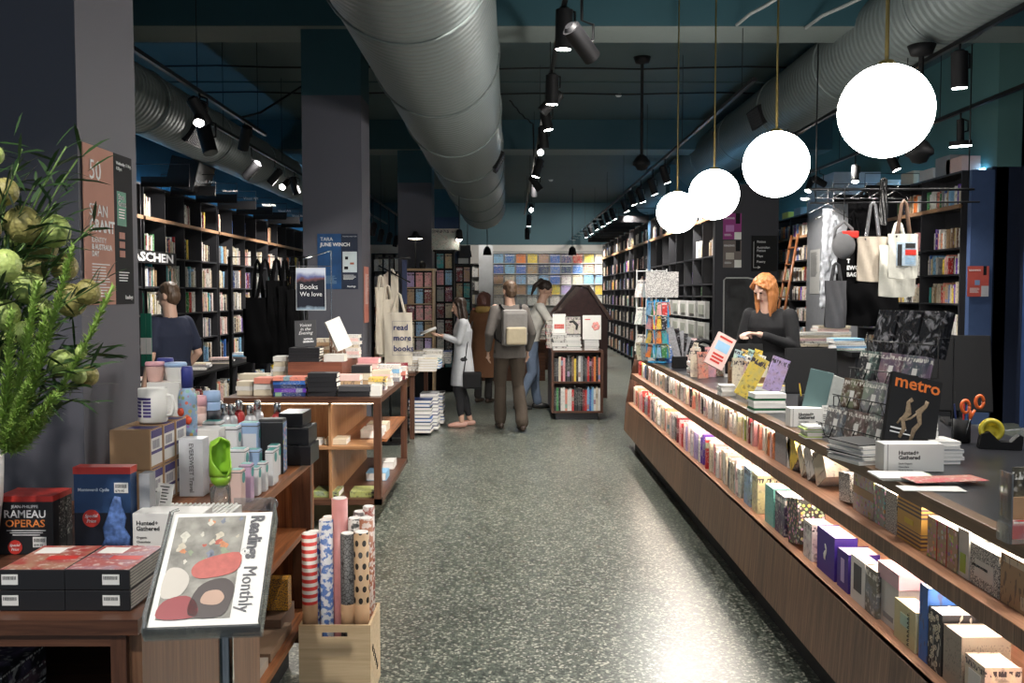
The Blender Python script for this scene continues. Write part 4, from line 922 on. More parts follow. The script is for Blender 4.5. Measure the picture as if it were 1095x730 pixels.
for px, Y, sx, sy, h, c, lab, win in [
    (258, 3.02, .042, .05, .125, CP, 'blush boxed bottle nearest the table edge', 0), (268, 3.1, .04, .045, .13, CL, 'lilac boxed bottle just behind the blush one', 0),
    (276, 3.2, .035, .045, .1, CW, 'low white boxed bottle behind the lilac one', 0), (284, 3.27, .03, .04, .105, CW, 'slim white boxed bottle, second behind the lilac one', 0),
    (277, 3.36, .07, .05, .135, CB, 'short pale blue boxed bottle in the middle of the row', 0), (292, 3.37, .03, .08, .13, CW, 'white boxed bottle with green disc in the middle of the row', 0),
    (297, 3.55, .04, .07, .12, CW, 'white boxed bottle near the black bottle box', 0), (302, 3.68, .03, .06, .105, CW, 'small white boxed bottle nearest the island', 0),
    (262, 3.28, .06, .06, .15, CW, 'white boxed bottle behind the lilac one, with a green top', 0),
    (254, 3.5, .075, .07, .2, CW, 'tall white boxed bottle behind the green scoop', 0), (276, 3.56, .075, .07, .205, CB, 'tall pale blue boxed bottle left of the black one', 1),
    (236, 3.64, .07, .06, .2, ('pearl', (.65, .66, .66)), 'tall pearl boxed bottle behind the white carton', 0)]:
    boxed(px, Y, sx, sy, h, c, lab, mat('cool_white_card', (.66, .68, .72)) if win else None, top=True)
t = boxed(303, 3.6, .095, .06, .215, ('jet', (.012, .012, .014)), 'tall black boxed bottle with a patterned side'); m = MB(); m.box(.048, .0485, -.028, .028, .01, .2); o = m.build('patterned_side', COV['floral'], t, color=(.15, .25, .45))
for i, (px, Y) in enumerate(((228, 3.84), (234, 3.9), (247, 3.84), (255, 3.9), (267, 3.84), (275, 3.9), (296, 3.88), (239, 3.78))):
    lidded(px, Y, 1.145+.01*(i % 2), .25, .024, mat('satin_white_metal', (.6, .6, .62), .3, .4) if i % 3 else mat('red_metal', (.5, .05, .05), .3), STEEL, f'steel-capped drinking bottle at the back of the table, {nth(i+1)} from the left' if i < 7 else 'steel-capped drinking bottle just behind the pearl box', 'steel_bottle', zbase=TZ, steel=True, cat='bottle')
for i, (px, Y, z, h) in enumerate(((332, 3.78, 0, .08), (330, 3.8, .081, .07), (324, 3.83, .152, .055))):
    p = W(px, 480, Y); m = MB(); m.bevbox(p.x-.12+.01*i, p.x-.0, Y, Y+.17, TZ+.001+z, TZ+.001+z+h, .003); tag(m.build('black_gift_box', mat('black_gloss_card', (.008, .008, .01), .3)), f'flat black gift box, {["bottom", "middle", "top"][i]} one of the pile at the table end', 'box', 'black gift boxes at the table end')
# white chocolate boxes and cards in front
t = thing('chocolate_box', 'white box with small black print behind the newspaper holder', 'box', (W(172, 575, 2.5).x, 2.55, TZ+.001)); m = MB(); m.bevbox(-.08, .11, -.04, .05, 0, .105, .002); m.build('carton', WHITE, t)
text('Hunted+', .0165, (-.07, -.0408, .073), (1, 0, 0), (0, 0, 1), TXTK, t, bold=.0003); text('Gathered', .0165, (-.07, -.0408, .058), (1, 0, 0), (0, 0, 1), TXTK, t, bold=.0003)
for q, s in enumerate(('Organic', 'Chocolate', 'Bars')): text(s, .009, (-.07, -.0408, .036-q*.012), (1, 0, 0), (0, 0, 1), TXTK, t)
t = thing('counter_tray', 'corrugated white display tray between the kraft cartons and the newspapers', 'tray', (W(210, 560, 2.72).x, 2.75, TZ+.001)); m = MB(); m.bevbox(-.13, .1, -.08, .09, 0, .055, .002); m.build('tray_body', WHITE, t)
m = MB(); [m.cyl((-.125+k*.014, -.075, .057), (-.125+k*.014, .085, .057), .0045, n=6) for k in range(16)]; m.build('flutes', WHITE, t)
for i, (px, py) in enumerate(((158, 525), (172, 520))):
    p = W(px, py, 2.66+.06*i); t = thing('price_card', f'small white card with fine print standing on the tray, {["left", "right"][i]} of two', 'card', (p.x, p.y, TZ+.0585)); q = Matrix.Rotation(-.22, 4, 'X') @ Matrix.Rotation(.12, 4, 'Y')
    m = MB(); m.box(-.024, .024, -.002, .002, 0, .085, 0, q); m.build('card_sheet', WHITE, t)
    m = MB(); [m.box(-.016, .012-.004*(j % 2), -.0026, -.002, .074-j*.009, .077-j*.009, 0, q) for j in range(6)]; m.build('fine_print', TXTK, t)
t = thing('flat_kraft_box', 'flat kraft box with a purple label lying at the feet of the cartons', 'box', (W(212, 535, 2.92).x, 2.93, TZ+.001)); m = MB(); m.bevbox(-.06, .065, -.05, .05, 0, .014, .002); m.build('carton', KRAFT, t); m = MB(); m.box(-.03, .04, -.03, .03, .014, .0148); m.build('top_label', PURP, t)
t = thing('acrylic_sign_holder', 'clear round-ended acrylic holder at the table corner', 'holder', (W(290, 545, 3.0).x, 3.0, TZ)); m = MB()
m.cyl((.0, -.003, .02), (0, .003, .02), .022, n=24); m.box(-.12, 0, -.003, .003, .0, .04); m.build('acrylic_sheet', glass('frosted_acrylic', (.85, .87, .88), .2, .6), t)
# things on the unit's open shelves
m = MB(); m.bevbox(-1.05, -.9, 3.62, 3.85, .251, .32, .002); m.box(-1.05, -.9, 3.62, 3.85, .25, .251); tag(m.build('brown_folder', mat('brown_board', (.12, .07, .045))), 'brown boxed folder on the bottom shelf of the unit', 'box')
for k in range(2):
    m = MB(); m.bevbox(-1.25, -.875, 3.0+k*.36, 3.33+k*.36, .251+.05*k*0, .285, .002); tag(m.build('kraft_notebook', mat('kraft_brown', (.26, .17, .11)) if k else mat('taupe_board', (.4, .34, .28))), ['taupe boxed notebook lying nearest on the bottom shelf', 'brown boxed notebook lying behind the taupe one'][k], 'notebook')
m = MB(); m.bevbox(-1.0, -.895, 3.72, 3.78, .322, .45, .002); tag(m.build('yellow_card_box', COV['speckle'], color=(.75, .36, .03)), 'orange-yellow patterned card box standing on the brown folder', 'box')
# ---- newspaper holder on a chrome pole
t = thing('newspaper_holder', 'clear newspaper holder on a chrome pole at the front table corner', 'stand', (-.574, 1.86, 0))
m = MB(); m.cyl((0, 0, .012), (0, 0, 1.02), .015, n=16); m.build('pole', CHROME, t)
m = MB(); m.cyl((0, 0, 0), (0, 0, .012), .17, n=36); m.build('base', CHROME, t)
Q = Matrix.Translation((0.0, -.13, .965)) @ Matrix.Rotation(math.radians(6), 4, 'Z') @ Matrix.Rotation(math.radians(38), 4, 'X')
m = MB(); m.box(-.105, .105, -.01, .266, -.006, -.002, 0, Q); m.box(-.105, .105, -.012, -.008, -.006, .034, 0, Q); m.box(-.108, -.105, -.012, .266, -.006, .03, 0, Q); m.box(.105, .108, -.012, .266, -.006, .05, 0, Q)
m.tube([Q @ V((-.1, -.012, .036)), Q @ V((-.107, .02, .034)), Q @ V((-.1, .262, .034)), Q @ V((-.09, .27, .03))], .0035, 6); m.build('tray', ACRYL, t)
for k in range(6):
    lab = ['lowest newspaper in the clear holder', 'second newspaper from the bottom of the holder', 'third newspaper from the bottom of the holder', 'fourth newspaper from the bottom of the holder', 'newspaper right beneath the top one in the holder', 'top newspaper in the clear holder with its title turned sideways'][k]
    j = R.uniform(-.002, .002)
    n = thing('newspaper', lab, 'newspaper', (-.574, 1.86, 0), 0, 'newspapers in the holder'); m = MB(); m.bevbox(-.1+j, .1+j, -.006, .262, k*.0046-.0015, k*.0046+.003, .001, 0, Q); m.build('folded_sheets', mat('newsprint', (.82, .81, .78), .7), n)
    if k == 5:
        z = .0265
        m = MB(); m.box(-.088, .048, .012, .252, z, z+.0006, 0, Q); o = m.build('front_photo', mat('photo_ground', (.28, .27, .24), .5, var=.95, scale=30), n)
        g = random.Random(9); cols = [(.45, .1, .07), (.6, .25, .12), (.25, .3, .2), (.6, .58, .5), (.2, .22, .28), (.55, .5, .4)]
        for c in range(6):
            for q in range(5):
                u = g.uniform(-.08, .04); v_ = g.uniform(.14, .245); s_ = g.uniform(.003, .009); m = MB()
                m.add([Q @ V((u+s_*(1+.4*math.sin(3*a_+q))*math.cos(a_), v_+s_*(1+.4*math.cos(2*a_+c))*math.sin(a_)*1.3, z+.0008+.0001*c)) for a_ in [k_*PI/7 for k_ in range(14)]], [tuple(range(14))])
                m.build('photo_detail', mat('photo_tone_%d' % c, cols[c], .5, var=.4, scale=90), n)
        def blobf(nm, pts, mt_, dz):
            L_ = len(pts); out = []
            for i in range(L_):   # smooth closed outline through the points
                p0, p1, p2, p3 = (V((*pts[(i+k)%L_], 0)) for k in (-1, 0, 1, 2))
                for f in (0, .25, .5, .75): out.append(.5*((2*p1)+(p2-p0)*f+(2*p0-5*p1+4*p2-p3)*f*f+(3*p1-p0-3*p2+p3)*f**3))
            m = MB(); m.add([Q @ V((p.x, p.y, z+dz)) for p in out], [tuple(range(len(out)))]); m.build(nm, mt_, n)
        blobf('photo_cushion', [(-.02, .1), (.045, .115), (.046, .16), (-.02, .145), (-.04, .12)], mat('photo_red', (.5, .12, .1), .5, var=.3, scale=70), .0018)
        blobf('photo_sleeper', [(-.03, .02), (.03, .015), (.046, .05), (.045, .085), (.02, .1), (-.02, .08)], mat('photo_dark', (.06, .045, .045), .5), .002)
        blobf('photo_face', [(-.01, .045), (.02, .04), (.032, .055), (.02, .072), (-.005, .068)], mat('photo_skin', (.5, .33, .25), .5), .0024)
        blobf('photo_jumper', [(-.085, .014), (-.02, .014), (-.015, .04), (-.04, .062), (-.08, .05)], mat('photo_crimson', (.3, .04, .05), .5), .002)
        blobf('photo_plate', [(-.086, .06), (-.05, .065), (-.04, .1), (-.06, .125), (-.086, .12)], mat('photo_pale', (.6, .56, .5), .5), .0018)
        R3 = Q.to_3x3()
        text('Readings', .037, Q @ V((.06, .252, z+.001)), R3 @ V((0, -1, 0)), R3 @ V((1, 0, 0)), GINK, n, bold=.0012, sx=.82)
        text('Monthly', .037, Q @ V((.06, .127, z+.001)), R3 @ V((0, -1, 0)), R3 @ V((1, 0, 0)), GINK, n, sx=.85)
# ---- crate of wrapping paper
t = thing('plywood_crate', 'pale plywood crate of wrapping paper rolls on the floor by the aisle', 'crate', (-.683, 3.72, 0)); xw = .14; yw = .135; zh = .31
m = MB(); n_ = 20; sl = [(.042*math.cos(a)*(1 if abs(math.cos(a)) > .5 else 1), 0) for a in ()]
# front board with a hand slot
def slotboard(y0, y1):
    m = MB(); hx, h0, h1 = .05, .262, .282
    m.box(-xw, xw, y0, y1, 0, h0); m.box(-xw, xw, y0, y1, h1, zh); m.box(-xw, -hx, y0, y1, h0, h1); m.box(hx, xw, y0, y1, h0, h1); return m
slotboard(-yw, -yw+.01).build('front_board', PLY, t); slotboard(yw-.01, yw).build('back_board', PLY, t)
for s in (-1, 1): m = MB(); m.box(s*xw, s*(xw-.01), -yw+.01, yw-.01, 0, zh); o = m.build('side_board', PLY, t)
m = MB()
for q in range(5): m.tube([(xw+.001, -.08+q*.03+.01*math.cos(k), .2-.03*q+.012*math.sin(k*1.7)) for k in range(8)], .0018, 5)
m.build('side_stencil', TXTK, t)
m = MB(); m.box(-xw+.01, xw-.01, -yw+.01, yw-.01, 0, .01); m.build('bottom', PLY, t)
def roll_mat(nm, base, ink, kind):
    g = NG(nm); co = g.coord(); sp = g.n('SeparateXYZ', Vector=co)
    if kind == 'stripe': f = g.math('GREATER_THAN', g.math('FRACT', g.math('MULTIPLY', sp.outputs[2], 34)), .5)
    elif kind == 'dot':
        an = g.math('ARCTAN2', sp.outputs[1], sp.outputs[0]); u = g.math('MULTIPLY', an, 3/PI); v_ = g.math('MULTIPLY', sp.outputs[2], 22)
        row = g.math('FLOOR', v_); u = g.math('ADD', u, g.math('MULTIPLY', g.math('MODULO', row, 2.0), .5))
        a = g.math('SUBTRACT', g.math('FRACT', g.math('ADD', u, 8)), .5); b = g.math('SUBTRACT', g.math('FRACT', v_), .5)
        f = g.math('LESS_THAN', g.math('ADD', g.math('MULTIPLY', a, a), g.math('MULTIPLY', b, b)), .075)
    elif kind == 'net': v = g.n('TexVoronoi', {'feature': 'DISTANCE_TO_EDGE'}, Vector=co, Scale=70.0); f = g.math('LESS_THAN', v.outputs[0], .06)
    else: v = g.n('TexNoise', Vector=co, Scale=45.0, Detail=3.0); f = g.ramp(v.outputs[0], [(.48, (0, 0, 0)), (.55, (1, 1, 1))])
    return g.fin(Base_Color=g.mix(f, base, ink), Roughness=.5)
KR = (.5, .34, .2)
rolls = [(-.105, -.085, .66, .03, roll_mat('red_stripe_wrap', (.75, .7, .66), (.6, .04, .03), 'stripe'), 'roll of red and white striped wrapping paper'),
         (-.10, -.02, .65, .027, roll_mat('blue_wrap', (.7, .7, .72), (.05, .1, .4), 'n'), 'roll of white and blue wrapping paper behind the striped one'),
         (-.05, -.03, .70, .028, roll_mat('white_blue_wrap', (.7, .72, .75), (.1, .2, .5), 'n'), 'tall roll of white wrapping paper with blue flecks'),
         (-.055, .06, .69, .027, mat('kraft_wrap', KR, .6), 'plain kraft wrapping roll at the back left'),
         (.0, .0, .78, .032, mat('pink_wrap', (.6, .25, .24), .4, var=.25, scale=20), 'tallest roll, pink wrapping paper'),
         (.045, -.085, .66, .028, roll_mat('grey_net_wrap', (.13, .13, .13), (.02, .02, .02), 'net'), 'dark grey roll with a hexagon line pattern'),
         (.1, -.085, .665, .03, roll_mat('dot_wrap', KR, (.015, .012, .01), 'dot'), 'kraft roll with large black dots'),
         (.105, .0, .7, .028, roll_mat('rust_wrap', (.4, .16, .09), (.6, .5, .45), 'n'), 'rust and white patterned roll behind the dotted one'),
         (.06, -.0, .7, .026, roll_mat('mono_wrap', (.65, .63, .6), (.05, .05, .05), 'n'), 'black and white patterned roll in the middle of the crate'),
         (.07, .07, .71, .027, roll_mat('mono_wrap2', (.62, .6, .58), (.12, .1, .1), 'n'), 'pale patterned roll at the back of the crate'),
         (.105, .075, .73, .024, roll_mat('mono_wrap3', (.55, .5, .47), (.3, .08, .06), 'n'), 'thin patterned roll in the back right corner of the crate')]
for x, y, h, r, mt_, lab in rolls:
    r_ = thing('wrapping_paper_roll', lab, 'wrapping paper', (-.683+x, 3.72+y, .012), 0, 'wrapping paper rolls in the crate')
    m = MB(); m.lathe([(r, 0), (r, h-.012), (r*.86, h-.012), (r*.86, h-.04)], 22); m.build('paper', mt_, r_)
    m = MB(); m.lathe([(r*.62, h-.05), (r*.86, h-.05), (r*.86, h-.009), (r*.66, h-.009), (r*.62, h-.05)], 22); m.build('core_tube', PAPERW, r_)
    if y < -.05: m = MB(); m.lathe([(r*1.012, 0.27), (r*1.012, .37)], 22); m.build('paper_band', KRAFT, r_)
# ---- flowers in the white vase
VX, VY = -1.44, 2.42
t = thing('vase', 'tall white vase at the left edge of the front table', 'vase', (VX, VY, TZ+.001)); m = MB(); m.lathe([(.07, 0), (.085, .01), (.105, .16), (.11, .28), (.103, .28), (.098, .16), (.07, .02), (0, .02)], 32); m.build('vase_body', mat('white_ceramic', (.75, .74, .74), .25), t)
fl = thing('flower_arrangement', 'big green arrangement of balloon seed pods and feathery spikes in the white vase', 'flowers', (VX, VY, TZ+.05))
LEAF = mat('dark_green_leaf', (.022, .06, .014), .45, var=.4, scale=9); FROND = mat('feathery_green', (.26, .4, .08), .6, var=.45, scale=25); STEM = mat('green_stem', (.1, .18, .04), .6)
def pod_mat(nm, a, b):
    g = NG(nm); v = g.n('TexVoronoi', Vector=g.coord(), Scale=110.0); n = g.n('TexNoise', Vector=g.coord(), Scale=6.0)
    return g.fin(Base_Color=g.mix(g.math('MULTIPLY', v.outputs[0], .8, clamp=True), g.mix(n.outputs[0], a, b), tuple(q*.7 for q in a)), Roughness=.5, Normal=g.n('Bump', Strength=.6, Distance=.003, Height=v.outputs[0]))
PODG = pod_mat('green_pod', (.42, .56, .14), (.58, .66, .24)); PODB = pod_mat('blushed_pod', (.3, .26, .08), (.42, .4, .14))
base = V((VX, VY, 1.12)); g = random.Random(5); L0 = V(fl.location)
def rel(p): return V(p)-L0
pods = [(5, 205, 15, 1), (24, 240, 20, 1), (58, 247, 18, 0), (45, 265, 17, 1), (69, 286, 15, 1), (5, 284, 18, 0), (15, 258, 11, 0), (30, 306, 19, 0), (5, 337, 17, 0), (76, 321, 18, 1), (94, 312, 14, 1), (44, 330, 12, 0), (3, 370, 15, 0), (66, 388, 15, 0), (87, 376, 7, 0), (95, 402, 11, 1), (24, 355, 12, 0), (-8, 165, 12, 0), (-15, 245, 16, 1), (-20, 310, 17, 0), (35, 285, 13, 1), (84, 402, 9, 0), (-30, 200, 15, 0), (-40, 350, 16, 0)]
stems = MB(); leaves = MB()
def leaf(p, d, L, w_):
    d = d.normalized(); s = d.cross(V((0, 0, 1))); s = s.normalized() if s.length > .1 else V((1, 0, 0)); u = s.cross(d); dr = V((0, 0, -L*.22)); tw = s*math.cos(g.uniform(-1, 1))+u*math.sin(g.uniform(-1, 1))
    c1 = p+d*L*.35+dr*.15; c2 = p+d*L*.72+dr*.5
    leaves.add([p, c1+tw*w_, c1-tw*w_, c2+tw*w_*.8, c2-tw*w_*.8, p+d*L+dr], [(0, 1, 2), (1, 3, 4, 2), (3, 5, 4)], 0, True)
for px, py, r, k in pods:
    Y = 2.36+g.uniform(-.16, .16); p = W(px, py, Y); rr = r*1.0*Y/1000; c = p-L0
    m = MB(); m.ell(c, (rr*.93, rr*.93, rr), 18, rot=Matrix.Rotation(g.uniform(-.6, .6), 3, 'Y'))
    for q in range(46):
        a = V((g.gauss(0, 1), g.gauss(0, 1), g.gauss(0, 1))).normalized(); m.cyl(c+a*rr*.9, c+a*rr*1.1, .0007, .0001, n=4, caps=False)
    m.build('seed_pod', PODB if k else PODG, fl)
    b = base-L0+V((g.uniform(-.05, .05), g.uniform(-.05, .05), 0)); mid_ = b.lerp(c, .5)+V((g.uniform(-.05, .05), g.uniform(-.05, .05), .05)); e = c+V((0, 0, -rr*.9))
    pts = [b, b.lerp(mid_, .5)+V((0, 0, .03)), mid_, mid_.lerp(e, .6)+V((0, 0, .02)), e]; stems.tube(pts, .003, 5)
    for q in range(10):
        f = g.uniform(.35, 1); pt = mid_.lerp(e, f); a = g.uniform(0, 2*PI); leaf(pt, V((math.cos(a), math.sin(a), g.uniform(.1, 1.1))), g.uniform(.06, .12), g.uniform(.0035, .006))
for k in range(26):
    a = g.uniform(-PI, PI); rr = g.uniform(.1, .4); tip = V((rr*math.cos(a), rr*math.sin(a)*.6, g.uniform(.45, 1.05))); b = base-L0; pts = [b.lerp(tip, q/6)+V((0, 0, .12*math.sin(PI*q/6))) for q in range(7)]; stems.tube(pts, .0025, 5)
    for q in range(24): pt = pts[min(6, 3+q // 7)]; leaf(pt+V((g.uniform(-.02, .02), g.uniform(-.02, .02), g.uniform(-.03, .03))), V((math.cos(a+g.uniform(-1.2, 1.2)), math.sin(a+g.uniform(-1.2, 1.2)), g.uniform(-.1, 1.2))), g.uniform(.07, .14), g.uniform(.0035, .006))
for (px, py, Y) in ((38, 196, 2.35), (60, 215, 2.4), (100, 240, 2.35), (20, 175, 2.3), (112, 300, 2.3), (100, 395, 2.3), (96, 430, 2.3), (60, 440, 2.3)):
    tip = W(px, py, Y)-L0; b = (base-L0).lerp(tip, .55)+V((-.03, 0, .05)); stems.tube([b, b.lerp(tip, .5)+V((0, 0, .03)), tip], .002, 5)
    for q in range(20): f = q/19; leaf(b.lerp(tip, f)+V((0, 0, .03*math.sin(PI*f))), (tip-b).normalized()+V((g.uniform(-.9, .9), g.uniform(-.6, .6), g.uniform(-.5, .9))), g.uniform(.05, .1), .0042)
stems.build('stems', STEM, fl); leaves.build('leaves', LEAF, fl)
fronds = [((121, 305, 2.3), (60, 440, 2.36), (22, 478, 2.4)), ((78, 262, 2.25), (50, 370, 2.3), (18, 470, 2.36)), ((40, 300, 2.22), (26, 390, 2.25), (8, 470, 2.3)), ((12, 330, 2.2), (8, 410, 2.22), (4, 478, 2.3)), ((62, 420, 2.2), (36, 450, 2.25), (14, 482, 2.33)), ((-25, 300, 2.25), (-18, 400, 2.3), (-8, 480, 2.35)), ((30, 410, 2.16), (18, 445, 2.2), (6, 482, 2.3)), ((50, 330, 2.3), (34, 410, 2.33), (12, 478, 2.36))]
for a, b, c in fronds:
    A, B, Cc = (W(*q)-L0 for q in (a, b, c)); m = MB(); N = 300; pts = []
    for q in range(13): f = q/12; pts.append((A*(1-f)**2+B*2*f*(1-f)+Cc*f*f))
    m.tube(pts, .004, 5)
    for q in range(900):
        f = g.random()**.85; p = A*(1-f)**2+B*2*f*(1-f)+Cc*f*f; f2 = min(1, f+.04); d = (A*(1-f2)**2+B*2*f2*(1-f2)+Cc*f2*f2)-p; d = -d.normalized() if d.length > 1e-5 else V((0, 0, 1))
        o1 = V((g.gauss(0, 1), g.gauss(0, 1), g.gauss(0, 1))).normalized(); L = .013+.021*f; dd = (d*1.1+o1).normalized(); s = dd.cross(V((g.uniform(-1, 1), g.uniform(-1, 1), 1))).normalized()*.0026
        q0 = p+o1*.004; m.add([q0-s, q0+s, q0+dd*L], [(0, 1, 2)])
    m.build('feathery_spike', FROND, fl)
# ================================================================== BOOKS ON THE ISLAND
def stack(px, pytop, Y, n, w_, h_, cols, style, z0, where, rz=0.0, group='stacked books on the island', jitter=.012, tot=None, white=False):
    """pile of flat books, spines towards the viewer; px = middle of the pile"""
    p = W(px, 400, Y); ztop = W(px, pytop, Y).z if pytop else z0+tot; th = (ztop-z0)/n
    for k in range(n):
        c = cols[k % len(cols)]; cn = c if isinstance(c, str) else where.split(' ')[0]
        a = rz+R.uniform(-.05, .05)
        # spine towards -y: local x (depth) -> +y, local z (height) -> along x
        M = Matrix.Translation((p.x+R.uniform(-jitter, jitter)*.5, Y+R.uniform(0, jitter), z0+th*(k+.5))) @ Matrix.Rotation(a, 4, 'Z') @ Matrix.Rotation(PI/2, 4, 'Z') @ Matrix.Rotation(PI/2, 4, 'X') @ Matrix.Translation((0, 0, -h_/2))
        pos = 'single' if n == 1 else 'top' if k == n-1 else 'bottom' if k == 0 else nth(k+1)
        lab = f'{c} book, {pos} of the {where}' if n > 1 and pos in ('top', 'bottom') else f'{c} book, {pos} from the bottom in the {where}' if n > 1 else f'{c} book, {where}'
        book(th*.96, w_, h_, M, c, style, lab, group, white=white)
IT = .901; RT_ = 1.096
stack(309, 403, 6.36, 5, .13, .22, ['navy', 'purple', 'navy', 'blue', 'salmon'], 'spine', IT, 'violet-blue pile at the island front')
stack(344, 399, 6.34, 5, .13, .2, ['black'], 'plain', IT, 'tall black pile at the island front')
stack(378, 413, 6.33, 2, .15, .22, ['black', 'charcoal'], 'plain', IT, 'low black pair at the island front')
stack(402, 412, 6.36, 1, .12, .07, ['white'], 'plain', IT, 'alone at the island corner')
stack(282, 404, 6.4, 3, .14, .15, ['cream', 'white', 'salmon'], 'plain', IT, 'cream-pink pile beside the violet one')
stack(262, 408, 6.42, 3, .14, .13, ['cream', 'white', 'cream'], 'plain', IT, 'cream pile at the left island corner')
stack(270, 400, 6.75, 3, .14, .2, ['white', 'pale pink', 'cream'], 'plain', IT, 'pale pile behind the left island corner')
stack(301, 381, 7.0, 6, .14, .12, ['cream', 'white'], 'plain', IT, 'tall white pile left of the riser block')
stack(372, 401, 6.6, 3, .14, .17, ['cream', 'tan', 'pale pink'], 'plain', IT, 'beige pile behind the low black pair')
stack(386, 391, 6.95, 3, .14, .14, ['tan', 'cream', 'black'], 'plain', IT, 'mixed pile right of the riser block')
stack(393, 383, 7.2, 5, .14, .16, ['pale pink', 'pink', 'salmon'], 'plain', IT, 'pink pile right of the riser block')
stack(403, 404, 6.75, 3, .14, .13, ['white', 'cream', 'yellow'], 'photo', IT, 'yellow-topped pile near the aisle side')
stack(408, 396, 7.05, 4, .14, .14, ['white', 'cream', 'pale pink', 'cream'], 'plain', IT, 'cream pile behind the yellow-topped one')
stack(415, 390, 7.4, 4, .14, .17, ['grey', 'white', 'light blue', 'white'], 'spine', IT, 'grey-white pile at the aisle side')
stack(426, 392, 7.6, 3, .13, .12, ['dark red', 'salmon', 'white'], 'spine', IT, 'red pile at the far island corner')
stack(424, 388, 7.72, 5, .06, .18, ['white', 'charcoal', 'orange', 'salmon', 'dark red'], 'spine', IT, 'orange-edged pile on the far island edge')
IR = 'books on the island riser'
stack(325, 372, 6.92, 5, .14, .23, ['black'], 'plain', RT_, 'black pile on the riser', group=IR)
stack(357, 379, 6.93, 1, .15, .15, ['white'], 'plain', RT_, 'lying flat on the riser under the tilted one', group=IR)
stack(377, 358, 7.35, 7, .13, .1, ['white', 'pale pink', 'white', 'cream'], 'spine', RT_, 'white and pink pile on the riser', group=IR)
stack(346, 362, 7.45, 5, .13, .13, ['cream', 'tan'], 'plain', RT_, 'cream pile at the back of the riser', group=IR)
def upright(px, py, Y, z0, w_, h_, t_, c, style, lab, rz=0, lean=.2, roll=0, group=None, kids=None, cat='book', name='book'):
    """book shown cover towards the viewer, leaning back; px = middle"""
    p = W(px, py, Y)
    M = Matrix.Translation((p.x, Y, z0)) @ Matrix.Rotation(rz, 4, 'Z') @ Matrix.Rotation(-lean, 4, 'X') @ Matrix.Rotation(roll, 4, 'Y')
    a, b = book_mb(t_, w_, h_); sh = V((-w_/2, 0, 0))
    for q in (a, b): q.v = [p_+sh for p_ in q.v]
    o = a.build(name, COV[style], origin=(0, 0, 0), color=PAL.get(c, c)); b.build('page_block', PAPER, parent=o); o.matrix_world = M
    return tag(o, lab, cat, group)
o = upright(327, 360, 7.0, 1.205, .16, .2, .012, 'charcoal', 'plain', 'black book with white italic title standing on the riser pile', lean=.22, roll=-.06)
for q, s in enumerate(('Voices', 'in the', 'Evening')): text(s, .034, (0, -.0065, .152-q*.03), (1, 0, 0), (0, 0, 1), TXTW, o, align='CENTER', shear=.3)
for q, s in enumerate(('NATALIA', 'GINZBURG')): text(s, .016, (.02, -.0065, .05-q*.02), (1, 0, 0), (0, 0, 1), TXTW, o, align='CENTER', bold=.001)
o = upright(361, 360, 7.25, RT_, .12, .185, .03, (.12, .1, .05), 'photo', 'olive and black book standing behind the tilted white one', lean=.15, rz=.3)
M = Matrix.Translation((W(357, 377, 7.02).x+.03, 7.02, 1.165)) @ Matrix.Rotation(-.42, 4, 'Y') @ Matrix.Rotation(.5, 4, 'Z'); book(.035, .12, .24, M, 'white', 'plain', 'white book propped at a steep tilt on the riser', None)
for o in list(C.objects):
    if 'group' in o and o['group'] is None: del o['group']
for (px, Y, z, w_, h_, c, st, lab) in ((359, 6.36, .568, .17, .15, 'cream', 'plain', 'cream book lying on the middle shelf of the island'), (336, 6.34, .568, .12, .1, 'white', 'plain', 'white book at the left of the island middle shelf'),
        (348, 6.33, .211, .2, .18, (.35, .4, .12), 'photo', 'book with a green-yellow cover lying on the island bottom shelf, left one'), (388, 6.33, .211, .2, .18, (.4, .42, .14), 'photo', 'book with a green-yellow cover lying on the island bottom shelf, right one')):
    p = W(px, 500, Y); M = Matrix.Translation((p.x, Y, z+.02)) @ Matrix.Rotation(PI/2, 4, 'Z') @ Matrix.Rotation(PI/2, 4, 'X') @ Matrix.Translation((0, 0, -h_/2)); book(.038, w_, h_, M, c, st, lab, 'books on the island shelves', white=True)
for k, (y, z, c) in enumerate(((6.75, .568, 'white'), (7.05, .568, 'cream'), (7.0, .211, 'light blue'), (7.45, .211, 'white'))):
    M = Matrix.Translation((-1.08, y, z+.03)) @ Matrix.Rotation(PI, 4, 'Z') @ Matrix.Rotation(PI/2, 4, 'X') @ Matrix.Translation((-.16, 0, -.1)); book(.058, .15, .2, M, c, 'plain', f'{c} book lying on the {["upper", "upper", "lower", "lower"][k]} aisle-side shelf of the island, {["nearer", "farther"][k % 2]} one', 'books on the island shelves', white=True)
